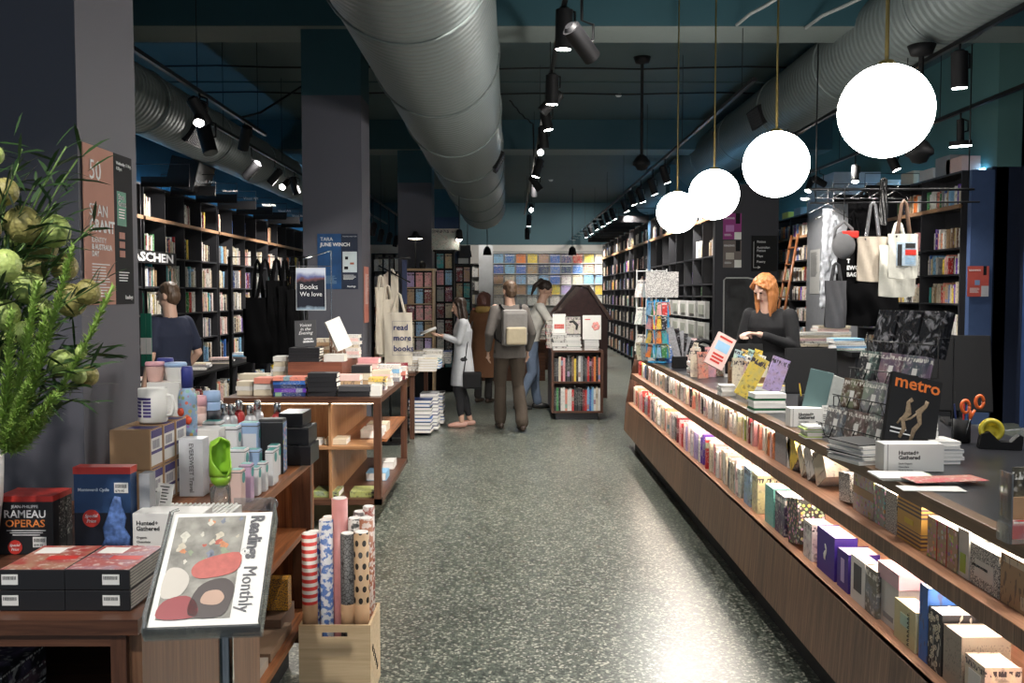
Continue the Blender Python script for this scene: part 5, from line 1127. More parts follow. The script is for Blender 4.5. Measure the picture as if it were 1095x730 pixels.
# sign on a chrome stand
t = thing('sign_stand', 'chrome stand with a framed black card on the island riser', 'sign stand', (W(355, 380, 7.3).x, 7.3, 1.095))
m = MB(); m.cyl((0, 0, 0), (0, 0, .84), .004, n=8); m.cyl((0, 0, .72), (-.33, 0, .72), .003, n=8); m.tube([(0, 0, .84), (-.22, 0, .77)], .004, 6); m.cyl((0, 0, 0), (0, 0, .006), .05, n=20); m.build('pole', CHROME, t)
zc = W(333, 309, 7.3).z-1.095; xc = W(332.5, 309, 7.3).x-t.location.x
m = MB(); m.box(xc-.115, xc+.115, -.006, 0, zc-.165, zc+.165); m.build('acrylic_frame', mat('white_edge', (.6, .62, .65), .2), t)
def grad_sign():
    g = NG('dark_landscape_print'); sp = g.n('SeparateXYZ', Vector=g.coord('Generated')); n = g.n('TexNoise', Vector=g.coord(), Scale=14.0, Detail=4.0)
    f = g.math('ADD', sp.outputs[2], g.math('MULTIPLY', g.math('SUBTRACT', n.outputs[0], .5), .25))
    return g.fin(Base_Color=g.ramp(f, [(0, (.3, .4, .5)), (.08, (.02, .02, .03)), (.68, (.02, .02, .025)), (.74, (.16, .07, .07)), (.8, (.12, .14, .3)), (.92, (.55, .6, .7))]), Roughness=.2)
m = MB(); m.box(xc-.11, xc+.11, -.008, -.006, zc-.16, zc+.16); m.build('printed_card', grad_sign(), t)
text('Books', .056, (xc-.085, -.009, zc-.0), (1, 0, 0), (0, 0, 1), TXTW, t); text('We love', .05, (xc-.085, -.009, zc-.055), (1, 0, 0), (0, 0, 1), TXTW, t)
# ---- posters
def poster(nm, lab, O, r, u, w_, h_, base, items, cat='poster', th=.004):
    """O: lower left corner, r/u: directions; items: list of (kind, x, y, ...)"""
    r = V(r).normalized(); u = V(u).normalized(); n = r.cross(u); O = V(O)
    t = thing(nm, lab, cat, O)
    def slab(x0, x1, y0, y1, d0, d1, mt, name):
        m = MB(); P = [r*x+u*y+n*d for d in (d0, d1) for x, y in ((x0, y0), (x1, y0), (x1, y1), (x0, y1))]
        m.add(P, [(0, 3, 2, 1), (4, 5, 6, 7), (0, 1, 5, 4), (1, 2, 6, 5), (2, 3, 7, 6), (3, 0, 4, 7)]); return m.build(name, mt, t)
    slab(0, w_, 0, h_, 0, th, base, 'sheet'); k = 0
    for it in items:
        k += 1
        if it[0] == 'b': slab(it[1], it[3], it[2], it[4], th, th+.0005*(1+k*.15), it[5], 'printed_block')
        elif it[0] == 't': text(it[1], it[4], r*it[2]+u*it[3]+n*(th+.0012+.0001*k), r, u, it[5], t, bold=(it[6] if len(it) > 6 else 0), sx=(it[7] if len(it) > 7 else 1))
        elif it[0] == 'l':   # lines of small print
            _, x0, x1, y, cnt, mt = it
            m = MB()
            for q in range(cnt):
                xe = x1-(x1-x0)*R.uniform(0, .25); P = [r*a+u*b+n*(th+.0014) for a, b in ((x0, y-q*.0105), (xe, y-q*.0105), (xe, y-q*.0105+.004), (x0, y-q*.0105+.004))]; m.add(P, [(0, 1, 2, 3)])
            m.build('small_print', mt, t)
    return t
PKP = mat('dusty_pink_paper', (.5, .26, .2), .7, var=.04, Specular_IOR_Level=.2); BKP = mat('black_paper', (.01, .01, .012), .7, Specular_IOR_Level=.2); GRN = mat('poster_green', (.02, .22, .13), .5); RST = mat('poster_rust', (.35, .1, .05), .5)
O = V((-1.495, 3.30, 1.56))
poster('poster', 'tall pink and black poster on the front column, with a big 50', O, (0, 1, 0), (0, 0, 1), .42, .57, PKP,
       [('b', .25, 0, .42, .57, BKP), ('b', .275, .3, .36, .43, GRN), ('t', 'Stan', .285, .4, .03, TXTW), ('t', 'Grant', .285, .375, .03, TXTW), ('l', .29, .35, .36, 4, TXTW),
        ('t', '50', .04, .45, .1, TXTW), ('t', 'STAN', .035, .32, .062, TXTW), ('t', 'GRANT', .035, .265, .062, TXTW, .0016), ('t', 'IDENTITY', .05, .225, .028, TXTW), ('t', '& AUSTRALIA', .05, .2, .028, TXTW, .0006), ('t', 'DAY', .05, .175, .028, TXTW, .0006),
        ('l', .05, .2, .145, 12, TXTW), ('t', 'Wednesday 15 May,', .27, .53, .017, TXTW, .0004), ('t', '6:30pm', .27, .51, .017, TXTW, .0004), ('b', .29, .25, .34, .275, RST), ('b', .29, .215, .34, .24, RST), ('b', .29, .18, .34, .205, RST), ('l', .28, .38, .12, 4, TXTW), ('t', 'Readings', .33, .02, .02, TXTW, .0006)])
O = W(340, 309, 9.545); O.y = 9.545
POB = mat('poster_night_blue', (.012, .02, .045), .45)
poster('poster', 'dark blue poster with a face on the big middle-left column', O, (1, 0, 0), (0, 0, 1), .41, .56, POB,
       [('b', 0, 0, .24, .56, mat('poster_blue_face', (.012, .07, .2), .45, var=.7, scale=6)), ('b', .255, .17, .4, .38, mat('pale_cover_print', (.6, .68, .7), .5)), ('t', 'TARA', .03, .49, .05, TXTW), ('t', 'JUNE WINCH', .03, .435, .05, TXTW, .0014),
        ('l', .03, .2, .13, 8, mat('faint_blue_ink', (.2, .3, .4))), ('l', .26, .39, .14, 5, TXTW), ('t', 'Wednesday 15 July, 6:30pm', .255, .53, .013, TXTW), ('t', 'Readings', .3, .02, .024, TXTW, .0006), ('b', .28, .3, .31, .33, BKP), ('b', .33, .25, .37, .27, RST), ('b', .27, .2, .31, .23, BKP)])
poster('poster', 'narrow salmon poster on the aisle face of the big column', (-1.495, 9.62, 1.3), (0, 1, 0), (0, 0, 1), .3, .58, mat('salmon_paper', (.62, .22, .16)), [('l', .05, .26, .5, 30, TXTW)])
PX = 13.265
for (pl, pt, pr, pb, b1, b2, lab) in ((773, 228, 793, 256, mat('magenta_paper', (.28, .03, .2)), mat('violet_ink', (.5, .2, .5)), 'magenta poster on the dark pier beside the globes'), (773, 257, 793, 286, mat('taupe_paper', (.16, .13, .12)), mat('bone_ink', (.5, .46, .4)), 'taupe poster just below the magenta one on the pier')):
    a = W(pl, pb, PX); b = W(pr, pt, PX); w_ = b.x-a.x; h_ = b.z-a.z
    poster('poster', lab, a, (1, 0, 0), (0, 0, 1), w_, h_, b1, [('b', w_*.68, h_*.6, w_*.93, h_, BKP), ('b', w_*.15, h_*.3, w_*.6, h_*.55, b2), ('b', w_*.62, 0, w_, h_*.28, WHITE), ('t', 'READING', .01, h_*.78, .035, TXTW, .0006), ('l', .02, w_*.5, h_*.2, 3, TXTW)])
a = W(803, 290, PX); b = W(831, 252, PX); h_ = b.z-a.z
poster('direction_sign', 'black wall sign listing Fiction, Plays and Poetry with a white arrow', a, (1, 0, 0), (0, 0, 1), b.x-a.x, h_, BLACK, [('t', 'Fiction', .075, h_-.1, .045, TXTW, .0005), ('t', 'Australian', .075, h_-.18, .045, TXTW, .0005), ('t', 'Fiction', .075, h_-.225, .045, TXTW, .0005), ('t', 'Plays', .075, h_-.3, .045, TXTW, .0005), ('t', 'Poetry', .075, h_-.38, .045, TXTW, .0005),
        ('b', .028, .05, .033, h_-.08, TXTW), ('b', .028, .05, .1, .055, TXTW), ('t', '>', .09, .035, .06, TXTW, .002)], cat='sign', th=.02)
# blackboard
t = thing('blackboard', 'blackboard in a pale rounded frame on the pier behind the red-haired woman', 'blackboard', (0, 0, 0)); a = W(773, 400, PX-.03); b = W(845, 297, PX-.03); t.location = a
w_ = b.x-a.x; h_ = b.z-a.z
def slate():
    g = NG('dusty_slate'); n = g.n('TexNoise', Vector=g.coord(), Scale=4.0, Detail=5.0, Distortion=1.0); return g.fin(Base_Color=g.ramp(n.outputs[0], [(.3, (.018, .018, .02)), (.75, (.07, .07, .075))]), Roughness=.7)
m = MB(); m.box(.02, w_-.3, 0, .02, 0, h_-.02); m.build('slate', slate(), t)
m = MB(); m.tube([(0, -.004, 0), (0, -.004, h_-.03), (.03, -.004, h_), (w_-.6, -.004, h_), (w_-.5, -.004, h_-.02), (w_-.4, -.004, h_-.25), (w_-.38, -.004, h_-.6)], .012, 6); m.build('frame_line', mat('chalk_white', (.5, .5, .5), .7), t)
O = W(1034, 317, 11.39); poster('poster', 'small red poster on the dark blue panel at the right', O, (1, 0, 0), (0, 0, 1), .26, .37, mat('poster_red', (.5, .09, .07)), [('b', .19, .26, .23, .37, BKP), ('b', .17, 0, .26, .13, mat('pale_grey_ink', (.5, .5, .52))), ('b', .09, .14, .15, .2, mat('poster_blue_ink', (.2, .3, .5))), ('t', 'READINGS', .015, .31, .03, TXTW, .0005), ('l', .03, .15, .1, 6, TXTW)])
m = MB(); a = W(864, 347, 15.06); 
poster('printed_notices', 'white sheets of print taped to the pale grey pilaster', (5.195, 16.2, 1.6), (0, -1, 0), (0, 0, 1), .5, .75, WHITE, [('l', .04, .4, .7, 40, GINK)], cat='notice')

# ================================================================== ON TOP OF THE COUNTER
CZ = ZT+.002
def at(px, py): return Hz(px, py, ZT)
def cb(nm, cat, lab, px, py, sx, sy, sz, mt, rz=0, z=CZ, color=None, part='carton', dx=0, group=None):
    p = at(px, py); t = thing(nm, lab, cat, (p.x+sx/2+dx, p.y+sy/2, z), rz, group); m = MB(); m.bevbox(-sx/2, sx/2, -sy/2, sy/2, 0, sz, .002); m.build(part, mt, t, color=color); return t
# white chocolate boxes
for (px, py, lab, sx, sz) in ((945, 505, 'white box with small black print at the counter edge, by the wire rack', .215, .1), (845, 457, 'white box with small black print farther along the counter, by the pen tub', .16, .09)):
    t = cb('chocolate_box', 'box', lab, px, py, sx, .08, sz, WHITE)
    text('Hunted+', .02, (-sx*.26, -.041, sz*.62), (1, 0, 0), (0, 0, 1), TXTK, t, bold=.0005); text('Gathered', .02, (-sx*.26, -.041, sz*.45), (1, 0, 0), (0, 0, 1), TXTK, t, bold=.0005)
    for q, s in enumerate(('Dark Organic', 'Chocolate', 'Made in house')): text(s, .009, (-sx*.26, -.041, sz*.27-q*.012), (1, 0, 0), (0, 0, 1), TXTK, t)
    m = MB(); m.box(-sx/2+.012, -sx/2+.014, -.041, -.04, 0, sz); m.build('fold_line', GINK, t)
def card_stand(px, py, Y, w_, h_, lab, z=CZ):
    p = W(px, py, Y); t = thing('small_sign', lab, 'sign', (p.x, Y, z)); m = MB(); m.box(-w_/2, w_/2, -.002, .002, 0, h_, 0, Matrix.Rotation(-.12, 4, 'X')); m.build('card_sheet', WHITE, t)
    for q, s in enumerate(('Hunted+', 'Gathered')): text(s, .011, (-w_*.42, -.006+.0, h_*.84-q*.012), (1, 0, 0), (0, .12, 1), TXTK, t)
    m = MB(); [m.box(-w_*.4, w_*.1, -.0028, -.002, h_*.5-q*.009, h_*.53-q*.009, 0, Matrix.Rotation(-.12, 4, 'X')) for q in range(4)]; m.build('fine_print', TXTK, t)
card_stand(997, 462, 3.55, .05, .1, 'small white sign card standing behind the near white box', CZ+.04); card_stand(884, 430, 4.3, .035, .09, 'small white sign card beside the pen tub', CZ+.03)
def pile(px, py, n, sx, sy, th, mts, lab, group, rz=0, jit=.01, nm='magazine', cat='magazine', z=CZ, style=None):
    p = at(px, py)
    for k in range(n):
        mt = mts[k % len(mts)]; pos = 'top' if k == n-1 else 'bottom' if k == 0 else nth(k+1)
        l = f'{pos} {cat} of {lab}' if pos in ('top', 'bottom') else f'{pos} {cat} from the bottom of {lab}'
        if n == 1: l = f'{cat}, {lab}'
        t = thing(nm, l, cat, (p.x+sx/2+R.uniform(-jit, jit), p.y+sy/2+R.uniform(0, jit), z+th*k), rz+R.uniform(-.06, .06), group)
        m = MB(); m.bevbox(-sx/2, sx/2, -sy/2, sy/2, 0, th*.5, .0006); m.build('pages', PAPERW, t)
        m = MB(); m.box(-sx/2, sx/2, -sy/2, sy/2, th*.5, th*.96); m.build('cover', mt if not isinstance(mt, tuple) else COV['photo'], t, color=mt if isinstance(mt, tuple) else None)
WM = WHITE; SLV = mat('silver_cover', (.45, .46, .48), .35)
pile(912, 498, 9, .15, .2, .0085, [WM, SLV, WM, BLACK, SLV], 'the magazine pile under the standing magazine', 'magazines under the standing one', .3)
pile(1000, 497, 6, .1, .14, .014, [SLV, WM, WM], 'the white pile right of the near white box', 'white booklets by the near box')
pile(946, 516, 2, .19, .13, .006, [mat('green_tint_paper', (.55, .65, .4)), WM], 'the leaflets at the near counter edge', 'leaflets at the counter edge', -.1, nm='leaflet', cat='leaflet')
t = cb('leaflet', 'leaflet', 'red and white leaflet sliding off the near leaflet pile', 975, 520, .26, .1, .002, COV['photo'], .15, CZ+.0125, (.6, .1, .12))
t = cb('leaflet', 'leaflet', 'white leaflet lying crooked below the red one', 968, 526, .2, .08, .002, WHITE, -.08)
# standing black magazine
p = W(974, 468, 3.48)
M = Matrix.Translation((p.x, 3.50, CZ+.055)) @ Matrix.Rotation(.15, 4, 'Z') @ Matrix.Rotation(-.2, 4, 'X') @ Matrix.Rotation(.24, 4, 'Y')
for k in range(3):
    a, b = book_mb(.007, .205, .275, .0008, .0005)
    for q in (a, b): q.v = [v+V((-.1025, k*.0082, 0)) for v in q.v]
    o = a.build('magazine', COV['plain'], origin=(0, 0, 0), color=(.012, .012, .013)); b.build('page_block', PAPERW, parent=o); o.matrix_world = M
    tag(o, ['black film magazine with orange title, standing in front of the wire rack', 'copy of the black magazine right behind the front one', 'rearmost copy of the standing black magazine'][k], 'magazine', 'standing magazines by the wire rack')
    if k == 0:
        text('metro', .068, (-.092, -.004, .222), (1, 0, 0), (0, 0, 1), mat('orange_title', (.8, .2, .04)), o, bold=.0012, sx=1.1)
        for (x0, pts) in ((0, [(-.045, .03), (-.03, .07), (-.04, .1), (-.02, .13), (-.025, .17), (-.01, .185)]), (1, [(.0, .02), (.01, .07), (.03, .1), (.02, .14), (.045, .17), (.05, .19)])):
            m = MB(); m.tube([(x, -.004, z) for x, z in pts], [.006, .01, .009, .014, .008, .008], 8, flat=.08, up=(0, 1, 0)); m.build('printed_figure', mat('sepia_print', (.3, .22, .14), .5, var=.7, scale=120), o)
        m = MB(); m.tube([(-.02, -.0042, .13), (-.05, -.0042, .1), (-.06, -.0042, .08)], .004, 6, flat=.1, up=(0, 1, 0)); m.tube([(.02, -.0042, .14), (-.01, -.0042, .11), (-.03, -.0042, .1)], .004, 6, flat=.1, up=(0, 1, 0)); m.build('printed_arms', mat('sepia_print', (.3, .22, .14)), o)
        m = MB(); m.box(-.085, .0, -.0042, -.0036, .045, .05); m.box(-.085, -.02, -.0042, -.0036, .06, .066); m.build('cover_lines', TXTW, o); m = MB(); m.box(.05, .08, -.0042, -.0036, .008, .035); m.build('bar_code_label', WHITE, o)
# wire rack of discs, stepping up away from the aisle
t = thing('wire_rack', 'four-step black wire rack of discs on the counter', 'rack', (1.42, 3.88, CZ), .2)
ws = .155; WY = [(-.25+k*ws) for k in range(4)]
m = MB()
for s in (-.245, .245):
    m.tube([(0, s, 0), (0, s, .06), (.07, s, .06), (.07, s, .18), (.15, s, .18), (.15, s, .3), (.23, s, .3), (.23, s, .46), (.30, s, .46), (.30, s, 0), (0, s, 0)], .003, 5)
for k in range(4):
    for zz in (0, .05): m.tube([(-.012+.077*k, -.245, .02+.12*k+zz), (-.012+.077*k, .245, .02+.12*k+zz)], .0025, 5)
m.build('frame', BLACKM, t)
for k in range(4):
    for j in range(3):
        m = MB(); y0 = -.24+j*.16; x_ = -.014+.077*k; z_ = .02+.12*k
        m.tube([(x_, y0+.02, z_+.05), (x_, y0+.05, z_-.0), (x_, y0+.09, z_-.0), (x_, y0+.12, z_+.05)], .0025, 5); m.build('pocket_loop', BLACKM, t)
RM = Matrix.Translation(t.location) @ Matrix.Rotation(.2, 4, 'Z'); TN = ['bottom', 'second', 'third', 'top']
dcol = [[(.12, .1, .1), (.1, .08, .07), (.13, .12, .12)], [(.25, .25, .26), (.2, .2, .22), (.1, .06, .04)], [(.08, .1, .12), (.14, .1, .15), (.02, .02, .025)], [(.1, .1, .1), (.12, .12, .12), (.09, .09, .09)]]
crk = NG('crinkled_black_wrap'); nn = crk.n('TexNoise', Vector=crk.coord(), Scale=22.0, Detail=4.0, Distortion=1.0)
CRK = crk.fin(Base_Color=crk.ramp(nn.outputs[0], [(.52, (.01, .01, .012)), (.68, (.2, .2, .22))]), Roughness=.15, Normal=crk.n('Bump', Strength=.9, Distance=.01, Height=nn.outputs[0]))
for k in range(4):
    for j in range(3):
        y0 = -.235+j*.16; h_ = .13 if k < 3 else .19; o_ = thing('disc_case', f'{["left", "middle", "right"][2-j]} disc case on the {TN[k]} step of the wire rack', 'disc case', (0, 0, 0), 0, 'disc cases in the wire rack')
        m = MB()
        for q in range(3): m.bevbox(.004+q*.013, .015+q*.013, y0, y0+.138 if k < 3 else y0+.145, 0, h_, .001)
        a = m.build('case_stack', [COV['photo'], CRK][k == 3], o_, color=dcol[k][j])
        if k < 3: m = MB(); m.box(.0025, .004, y0+.04, y0+.07, h_*.25, h_*.6); m.build('white_label', WHITE, o_)
        o_.matrix_world = RM @ Matrix.Translation((.077*k, 0, .02+.12*k)) @ Matrix.Rotation(.22, 4, 'Y')
# black screens
def screen(px, py, Y, w_, h_, rz, tilt, lab, z=CZ, nm='monitor', stand=True):
    p = W(px, py, Y); t = thing(nm, lab, 'monitor', (p.x, Y, z), rz); Q = Matrix.Translation((0, 0, .06)) @ Matrix.Rotation(tilt, 4, 'X')
    m = MB(); m.bevbox(-w_/2, w_/2, -.012, .012, 0, h_, .005, 0, Q); m.build('screen_back', mat('matt_black_plastic', (.005, .005, .006), .65, Specular_IOR_Level=.25), t)
    m = MB(); m.bevbox(-w_*.14, w_*.14, -.1, .12, 0, .02, .004); m.tube([(0, .0, .01), (0, .03, .15)], .02, 8); m.build('stand', BLACK, t); return t
screen(1021, 450, 4.55, .34, .38, -.25, -.25, 'large black screen seen from behind, right of the wire rack')
screen(868, 412, 5.35, .29, .27, -.2, -.3, 'black till screen in the middle of the counter, seen from behind', CZ)
screen(796, 385, 6.7, .27, .22, -.1, -.25, 'small black till screen beside the red-haired woman')
# tape dispenser with scissors and pens
p = W(1068, 480, 3.8)
t = thing('tape_dispenser', 'black tape dispenser with a yellow roll at the right end of the counter', 'tape dispenser', (p.x, 3.82, CZ), -.3); m = MB()
m.prism([(-.07, 0), (.09, 0), (.095, .055), (.08, .06), (.05, .03), (.01, .03), (-.03, .07), (-.06, .06)], -.03, .03); m.build('dispenser_body', BLACK, t)
m = MB(); m.lathe([(.03, -.01), (.048, -.01), (.048, .01), (.03, .01), (.03, -.01)], 26, M=Matrix.Translation((-.02, -.0, .075)) @ Matrix.Rotation(PI/2, 4, 'X')); m.build('tape_roll', mat('yellow_tape', (.6, .5, .05), .3), t)
m = MB(); m.box(.03, .18, -.012, .012, .07, .0715, 0, Matrix.Rotation(-.12, 4, 'Y')); m.build('tape_end', ACRYL, t)
t = thing('scissors', 'orange-handled scissors standing in the tub by the tape dispenser', 'scissors', (W(1040, 480, 3.9).x, 3.95, CZ+.002)); OR = mat('orange_plastic', (.75, .14, .03), .35)
for s in (-1, 1):
    m = MB(); m.tube([(.03*s+.012*math.cos(a*PI/8)*1.4+.02, 0, .165+.026*math.sin(a*PI/8)*1.0+.01*s) for a in range(17)], .007, 8); m.tube([(.02+.01*s, 0, .14), (.01, 0, .1)], .006, 8); m.build('handle', OR, t)
    m = MB(); m.tube([(.01, .003*s, .1), (-.005+.006*s, .003*s, .02)], [.007, .002], 6, flat=.3); m.build('blade', STEEL, t)
def pot(px, py, Y, r, h, pens, lab, plab):
    p = W(px, py, Y); t = thing('pen_tub', lab, 'pen pot', (p.x, Y, CZ)); m = MB(); m.lathe([(r*.9, 0), (r, .003), (r, h), (r*.94, h), (r*.9, .006), (0, .006)], 20); m.build('tub', BLACK, t)
    for i, (c, n_) in enumerate(pens):
        a = i*2.4; q = thing('pen', f'{c} pen {n_} in the {plab}', 'pen', (p.x+r*.45*math.cos(a), Y+r*.45*math.sin(a), CZ+.008), 0, 'pens in the '+plab); e = V((r*.5*math.cos(a), r*.5*math.sin(a), h+.055))
        m = MB(); m.cyl((0, 0, 0), e*.75, .004, n=8); m.build('barrel', mat('pen_'+c, PAL[c], .35), q); m = MB(); m.cyl(e*.75, e, .0046, .003, n=8); m.build('cap', mat('pen_'+c, PAL[c], .35), q)
pot(1028, 480, 3.98, .035, .1, [('blue', 'leaning left'), ('navy', 'leaning back'), ('blue', 'leaning right'), ('red', 'standing upright')], 'black pen tub left of the tape dispenser', 'tub by the tape dispenser')
pot(863, 412, 4.9, .045, .1, [('red', 'farthest right'), ('red', 'at the back'), ('green', 'on the left'), ('orange', 'at the front'), ('yellow', 'in the middle'), ('red', 'at the front edge')], 'black tub of red and green pens in the middle of the counter', 'mid-counter tub')
t = cb('leaflet_holder', 'leaflet holder', 'clear leaflet holder at the right edge of the picture', 1078, 583, .13, .06, .05, ACRYL); m = MB(); m.box(-.06, -.055, -.03, .03, 0, .18); m.box(.0, .06, -.02, -.016, .0, .12); m.build('back_sheet', ACRYL, t)
for k in range(3):
    t = cb('leaflet', 'leaflet', ['front leaflet with a red and yellow strip in the clear holder', 'middle leaflet in the clear holder', 'dark leaflet at the back of the clear holder'][k], 1081, 580-5*k, .09, .004, [.05, .1, .17][k], [COV['photo'], KRAFT, COV['photo']][k], z=CZ+.006, color=[(.6, .04, .03), None, (.03, .025, .02)][k], group=None)
# folders, notebooks and bowls
p = at(882, 462)
for (dx, h_, mt, lab, rl) in ((0, .27, mat('teal_grey_board', (.12, .2, .2)), 'tall teal-grey folder leaning right beside the wire rack', .2), (.06, .25, mat('pale_brush_board', (.45, .46, .44), .6, var=.4, scale=20), 'pale speckled folder leaning behind the teal-grey one', .32)):
    t = thing('folder', lab, 'folder', (p.x+dx, p.y+.22+dx, CZ), -.5); m = MB(); m.bevbox(-.055, .055, -.006, .006, .0, h_, .002, 0, Matrix.Rotation(rl, 4, 'Y') @ Matrix.Rotation(-.05, 4, 'X')); m.build('board', mt, t)
pile(862, 470, 5, .075, .1, .011, [mat('lime_note', (.45, .6, .15)), WM, mat('green_note', (.3, .45, .2))], 'the green notepad pile near the wire rack', 'green notepads', nm='notepad', cat='notepad')
t = thing('glass_bowl', 'clear shallow bowl on the counter before the folders', 'bowl', (*at(872, 452).xy, CZ)); m = MB(); m.lathe([(.03, 0), (.06, .01), (.085, .05), (.082, .05), (.057, .014), (0, .006)], 28); m.build('bowl', ACRYL, t)
pile(806, 442, 4, .17, .12, .026, [mat('green_cover', (.02, .16, .06)), WM], 'the white and green book pile on the counter', 'white and green books on the counter', nm='book', cat='book')
pile(800, 422, 6, .24, .17, .009, [WM, mat('pale_blue_cover', (.35, .45, .55)), WM, WM, WM, (.6, .45, .1)], 'the magazine pile with a yellow cover on top', 'magazines with a yellow cover', nm='magazine', z=CZ+.0)
pile(772, 424, 8, .09, .12, .0085, [WM], 'the white leaflet pile before the card rack', 'white leaflets before the card rack', nm='leaflet', cat='leaflet')
pile(740, 402, 7, .27, .2, .017, [mat('wine_cover', (.16, .03, .035)), mat('pale_pink_cover', (.6, .42, .42)), WM], 'the wine-red magazine pile', 'wine-red magazines', nm='magazine')
pile(704, 387, 4, .18, .15, .017, [WM, mat('green_cover', (.02, .16, .06)), WM], 'the white and green pile near the far counter end', 'white and green cases near the far end', nm='case', cat='case')
o = upright(762, 380, 6.62, CZ+.12, .14, .245, .03, 'pale pink', 'plain', 'pink and white book tilted on the wine-red magazine pile', lean=.15, roll=.5, rz=.1)
for q in range(3): text(['READ', 'THIS', 'BOOK'][q] if False else '', .03, (0, 0, 0), (1, 0, 0), (0, 0, 1), RED, o) if False else None
m = MB(); m.box(-.05, .05, -.0165, -.0155, .12, .19); m.build('blue_picture', mat('poster_sky', (.3, .5, .7)), o); m = MB(); m.box(-.05, .05, -.0165, -.0155, .21, .225); m.box(-.045, .04, -.0165, -.0155, .08, .095); m.box(-.045, .045, -.0165, -.0155, .055, .07); m.box(-.045, .03, -.0165, -.0155, .03, .045); m.build('red_lettering', RED, o)
# card racks
def cards(nm, px, py, n, lab, short, group, cols, rz=0, hh=.16, dx=.05, dz=.035, w_=.06, cat='greeting card', dy=.05, rows=3, roll=.25):
    p = at(px, py); k = 0; t = thing(nm, lab, 'card rack', (p.x+.1, p.y+.1, CZ), rz); m = MB(); m.box(-.09, .12, -.06, .1, 0, .03); m.box(-.09, .12, .085, .1, 0, .16)
    for r in range(rows): m.box(-.09, .12, -.05+r*dy, -.045+r*dy, 0, .06+r*dz)
    m.build('rack_body', wood('small_rack_wood', 'x', (.15, .08, .04), (.3, .18, .1)), t)
    T = Matrix.Translation(t.location) @ Matrix.Rotation(rz, 4, 'Z')
    for r in range(rows):
        for c in range(n):
            k += 1; cc = cols[(k*3+r) % len(cols)]
            g_ = thing('greeting_card', f'{cc} card, {nth(c+1)} from the left, {["front", "middle", "back", "rear"][r]} row of the {short}', cat, (0, 0, 0), 0, group)
            m = MB(); m.box(-w_/2, w_/2, -.003, .003, 0, hh); m.build('card_sheet', COV['photo'], g_, color=PAL[cc]); g_.matrix_world = T @ Matrix.Translation((-.06+c*dx, -.035+r*dy, .03+r*dz)) @ Matrix.Rotation(-.15, 4, 'X') @ Matrix.Rotation(roll*.4, 4, 'Y')
cards('card_rack', 786, 414, 4, 'wooden card rack in the middle of the counter, tilted to the right', 'wooden card rack', 'cards in the middle rack', ['cream', 'white', 'yellow', 'tan', 'light blue', 'pale green'], .2, .15, roll=.8)
cards('card_box', 726, 394, 4, 'small orange-tan card box near the tilted pink book', 'small card box', 'cards in the small card box', ['white', 'cream', 'pale pink', 'tan'], .1, .15, w_=.05, dx=.04)
o = upright(789, 400, 5.9, CZ, .07, .23, .02, 'cream', 'photo', 'tall narrow cream box standing left of the middle card rack', lean=.02, cat='box', name='tall_box')
o = upright(793, 405, 5.5, CZ+.03, .1, .26, .01, 'yellow', 'photo', 'yellow and white booklet leaning in front of the middle card rack', lean=.1, roll=.5, cat='booklet', name='booklet')
o = upright(824, 405, 5.3, CZ+.08, .1, .2, .02, 'lilac', 'photo', 'grey-lilac booklet leaning at the right of the middle card rack', lean=.1, roll=.35, cat='booklet', name='booklet')
for i, (px, py, Y, c, h_) in enumerate(((752, 385, 7.0, 'salmon', .2), (760, 382, 7.1, 'pink', .23), (768, 385, 7.2, 'brown', .26), (774, 385, 7.2, 'cream', .2), (744, 388, 7.1, 'cream', .22), (775, 380, 7.4, 'tan', .28), (780, 383, 7.1, 'white', .16))):
    upright(px, py, Y, CZ, .08, h_, .02, c, 'photo', f'{c} booklet in the upright cluster behind the tilted pink book, {nth(i+1)} from the left' if i < 4 else f'{c} booklet at the {["left","back","right"][i-4]} of the upright cluster', rz=R.uniform(-.3, .3), lean=.1, group='booklet cluster on the counter', cat='booklet', name='booklet')
# spinner of blue-posted cards and tall patterned spinner
def spinner(px, py, Y, z0, h_, r, cols, lab, post, cw=.09, ch=.12, rows=4, sides=4, z1=None, grp=''):
    p = W(px, py, Y); t = thing('card_spinner', lab, 'card spinner', (p.x, Y, z0)); m = MB(); m.cyl((0, 0, 0), (0, 0, h_), .012, n=10); m.lathe([(.0, 0), (r*.9, 0), (r*.9, .012), (0, .02)], 20); m.build('pole', post, t)
    for s in range(sides):
        a = s*2*PI/sides+.4; m = MB(); m.cyl((r*math.cos(a+.7), r*math.sin(a+.7), .04), (r*math.cos(a+.7), r*math.sin(a+.7), h_), .008, n=8); m.cyl((0, 0, h_-.02), (r*math.cos(a+.7), r*math.sin(a+.7), h_-.02), .005, n=6); m.build('side_post', post, t)
    k = 0
    for q in range(rows):
        for s in range(sides):
            a = s*2*PI/sides+.4
            if math.sin(a) > .5: continue
            for e in (-1, 1):
                k += 1; cc = cols[k % len(cols)]; g_ = thing('greeting_card', f'{cc} card, {["bottom", "second", "third", "fourth", "fifth", "sixth"][q]} tier of the {grp}, {["left", "right"][e > 0]} one on its {["first", "second", "third", "fourth"][s]} face', 'greeting card', (0, 0, 0), 0, 'cards in the '+grp)
                m = MB(); m.box(-cw/2, cw/2, -.002, .002, 0, ch); m.build('card_sheet', COV['photo'], g_, color=PAL[cc]); g_.matrix_world = Matrix.Translation(t.location) @ Matrix.Rotation(a+PI/2, 4, 'Z') @ Matrix.Translation((e*cw*.55, -r*.75, .05+q*(h_-.06)/rows)) @ Matrix.Rotation(-.15, 4, 'X')
spinner(703, 380, 8.6, CZ, .58, .1, ['red', 'yellow', 'black', 'orange', 'teal', 'light blue', 'green', 'pink'], 'card spinner with blue posts at the far counter end', mat('blue_post_paint', (.03, .25, .5), .4), .085, .12, 4, 4, grp='blue-posted spinner')
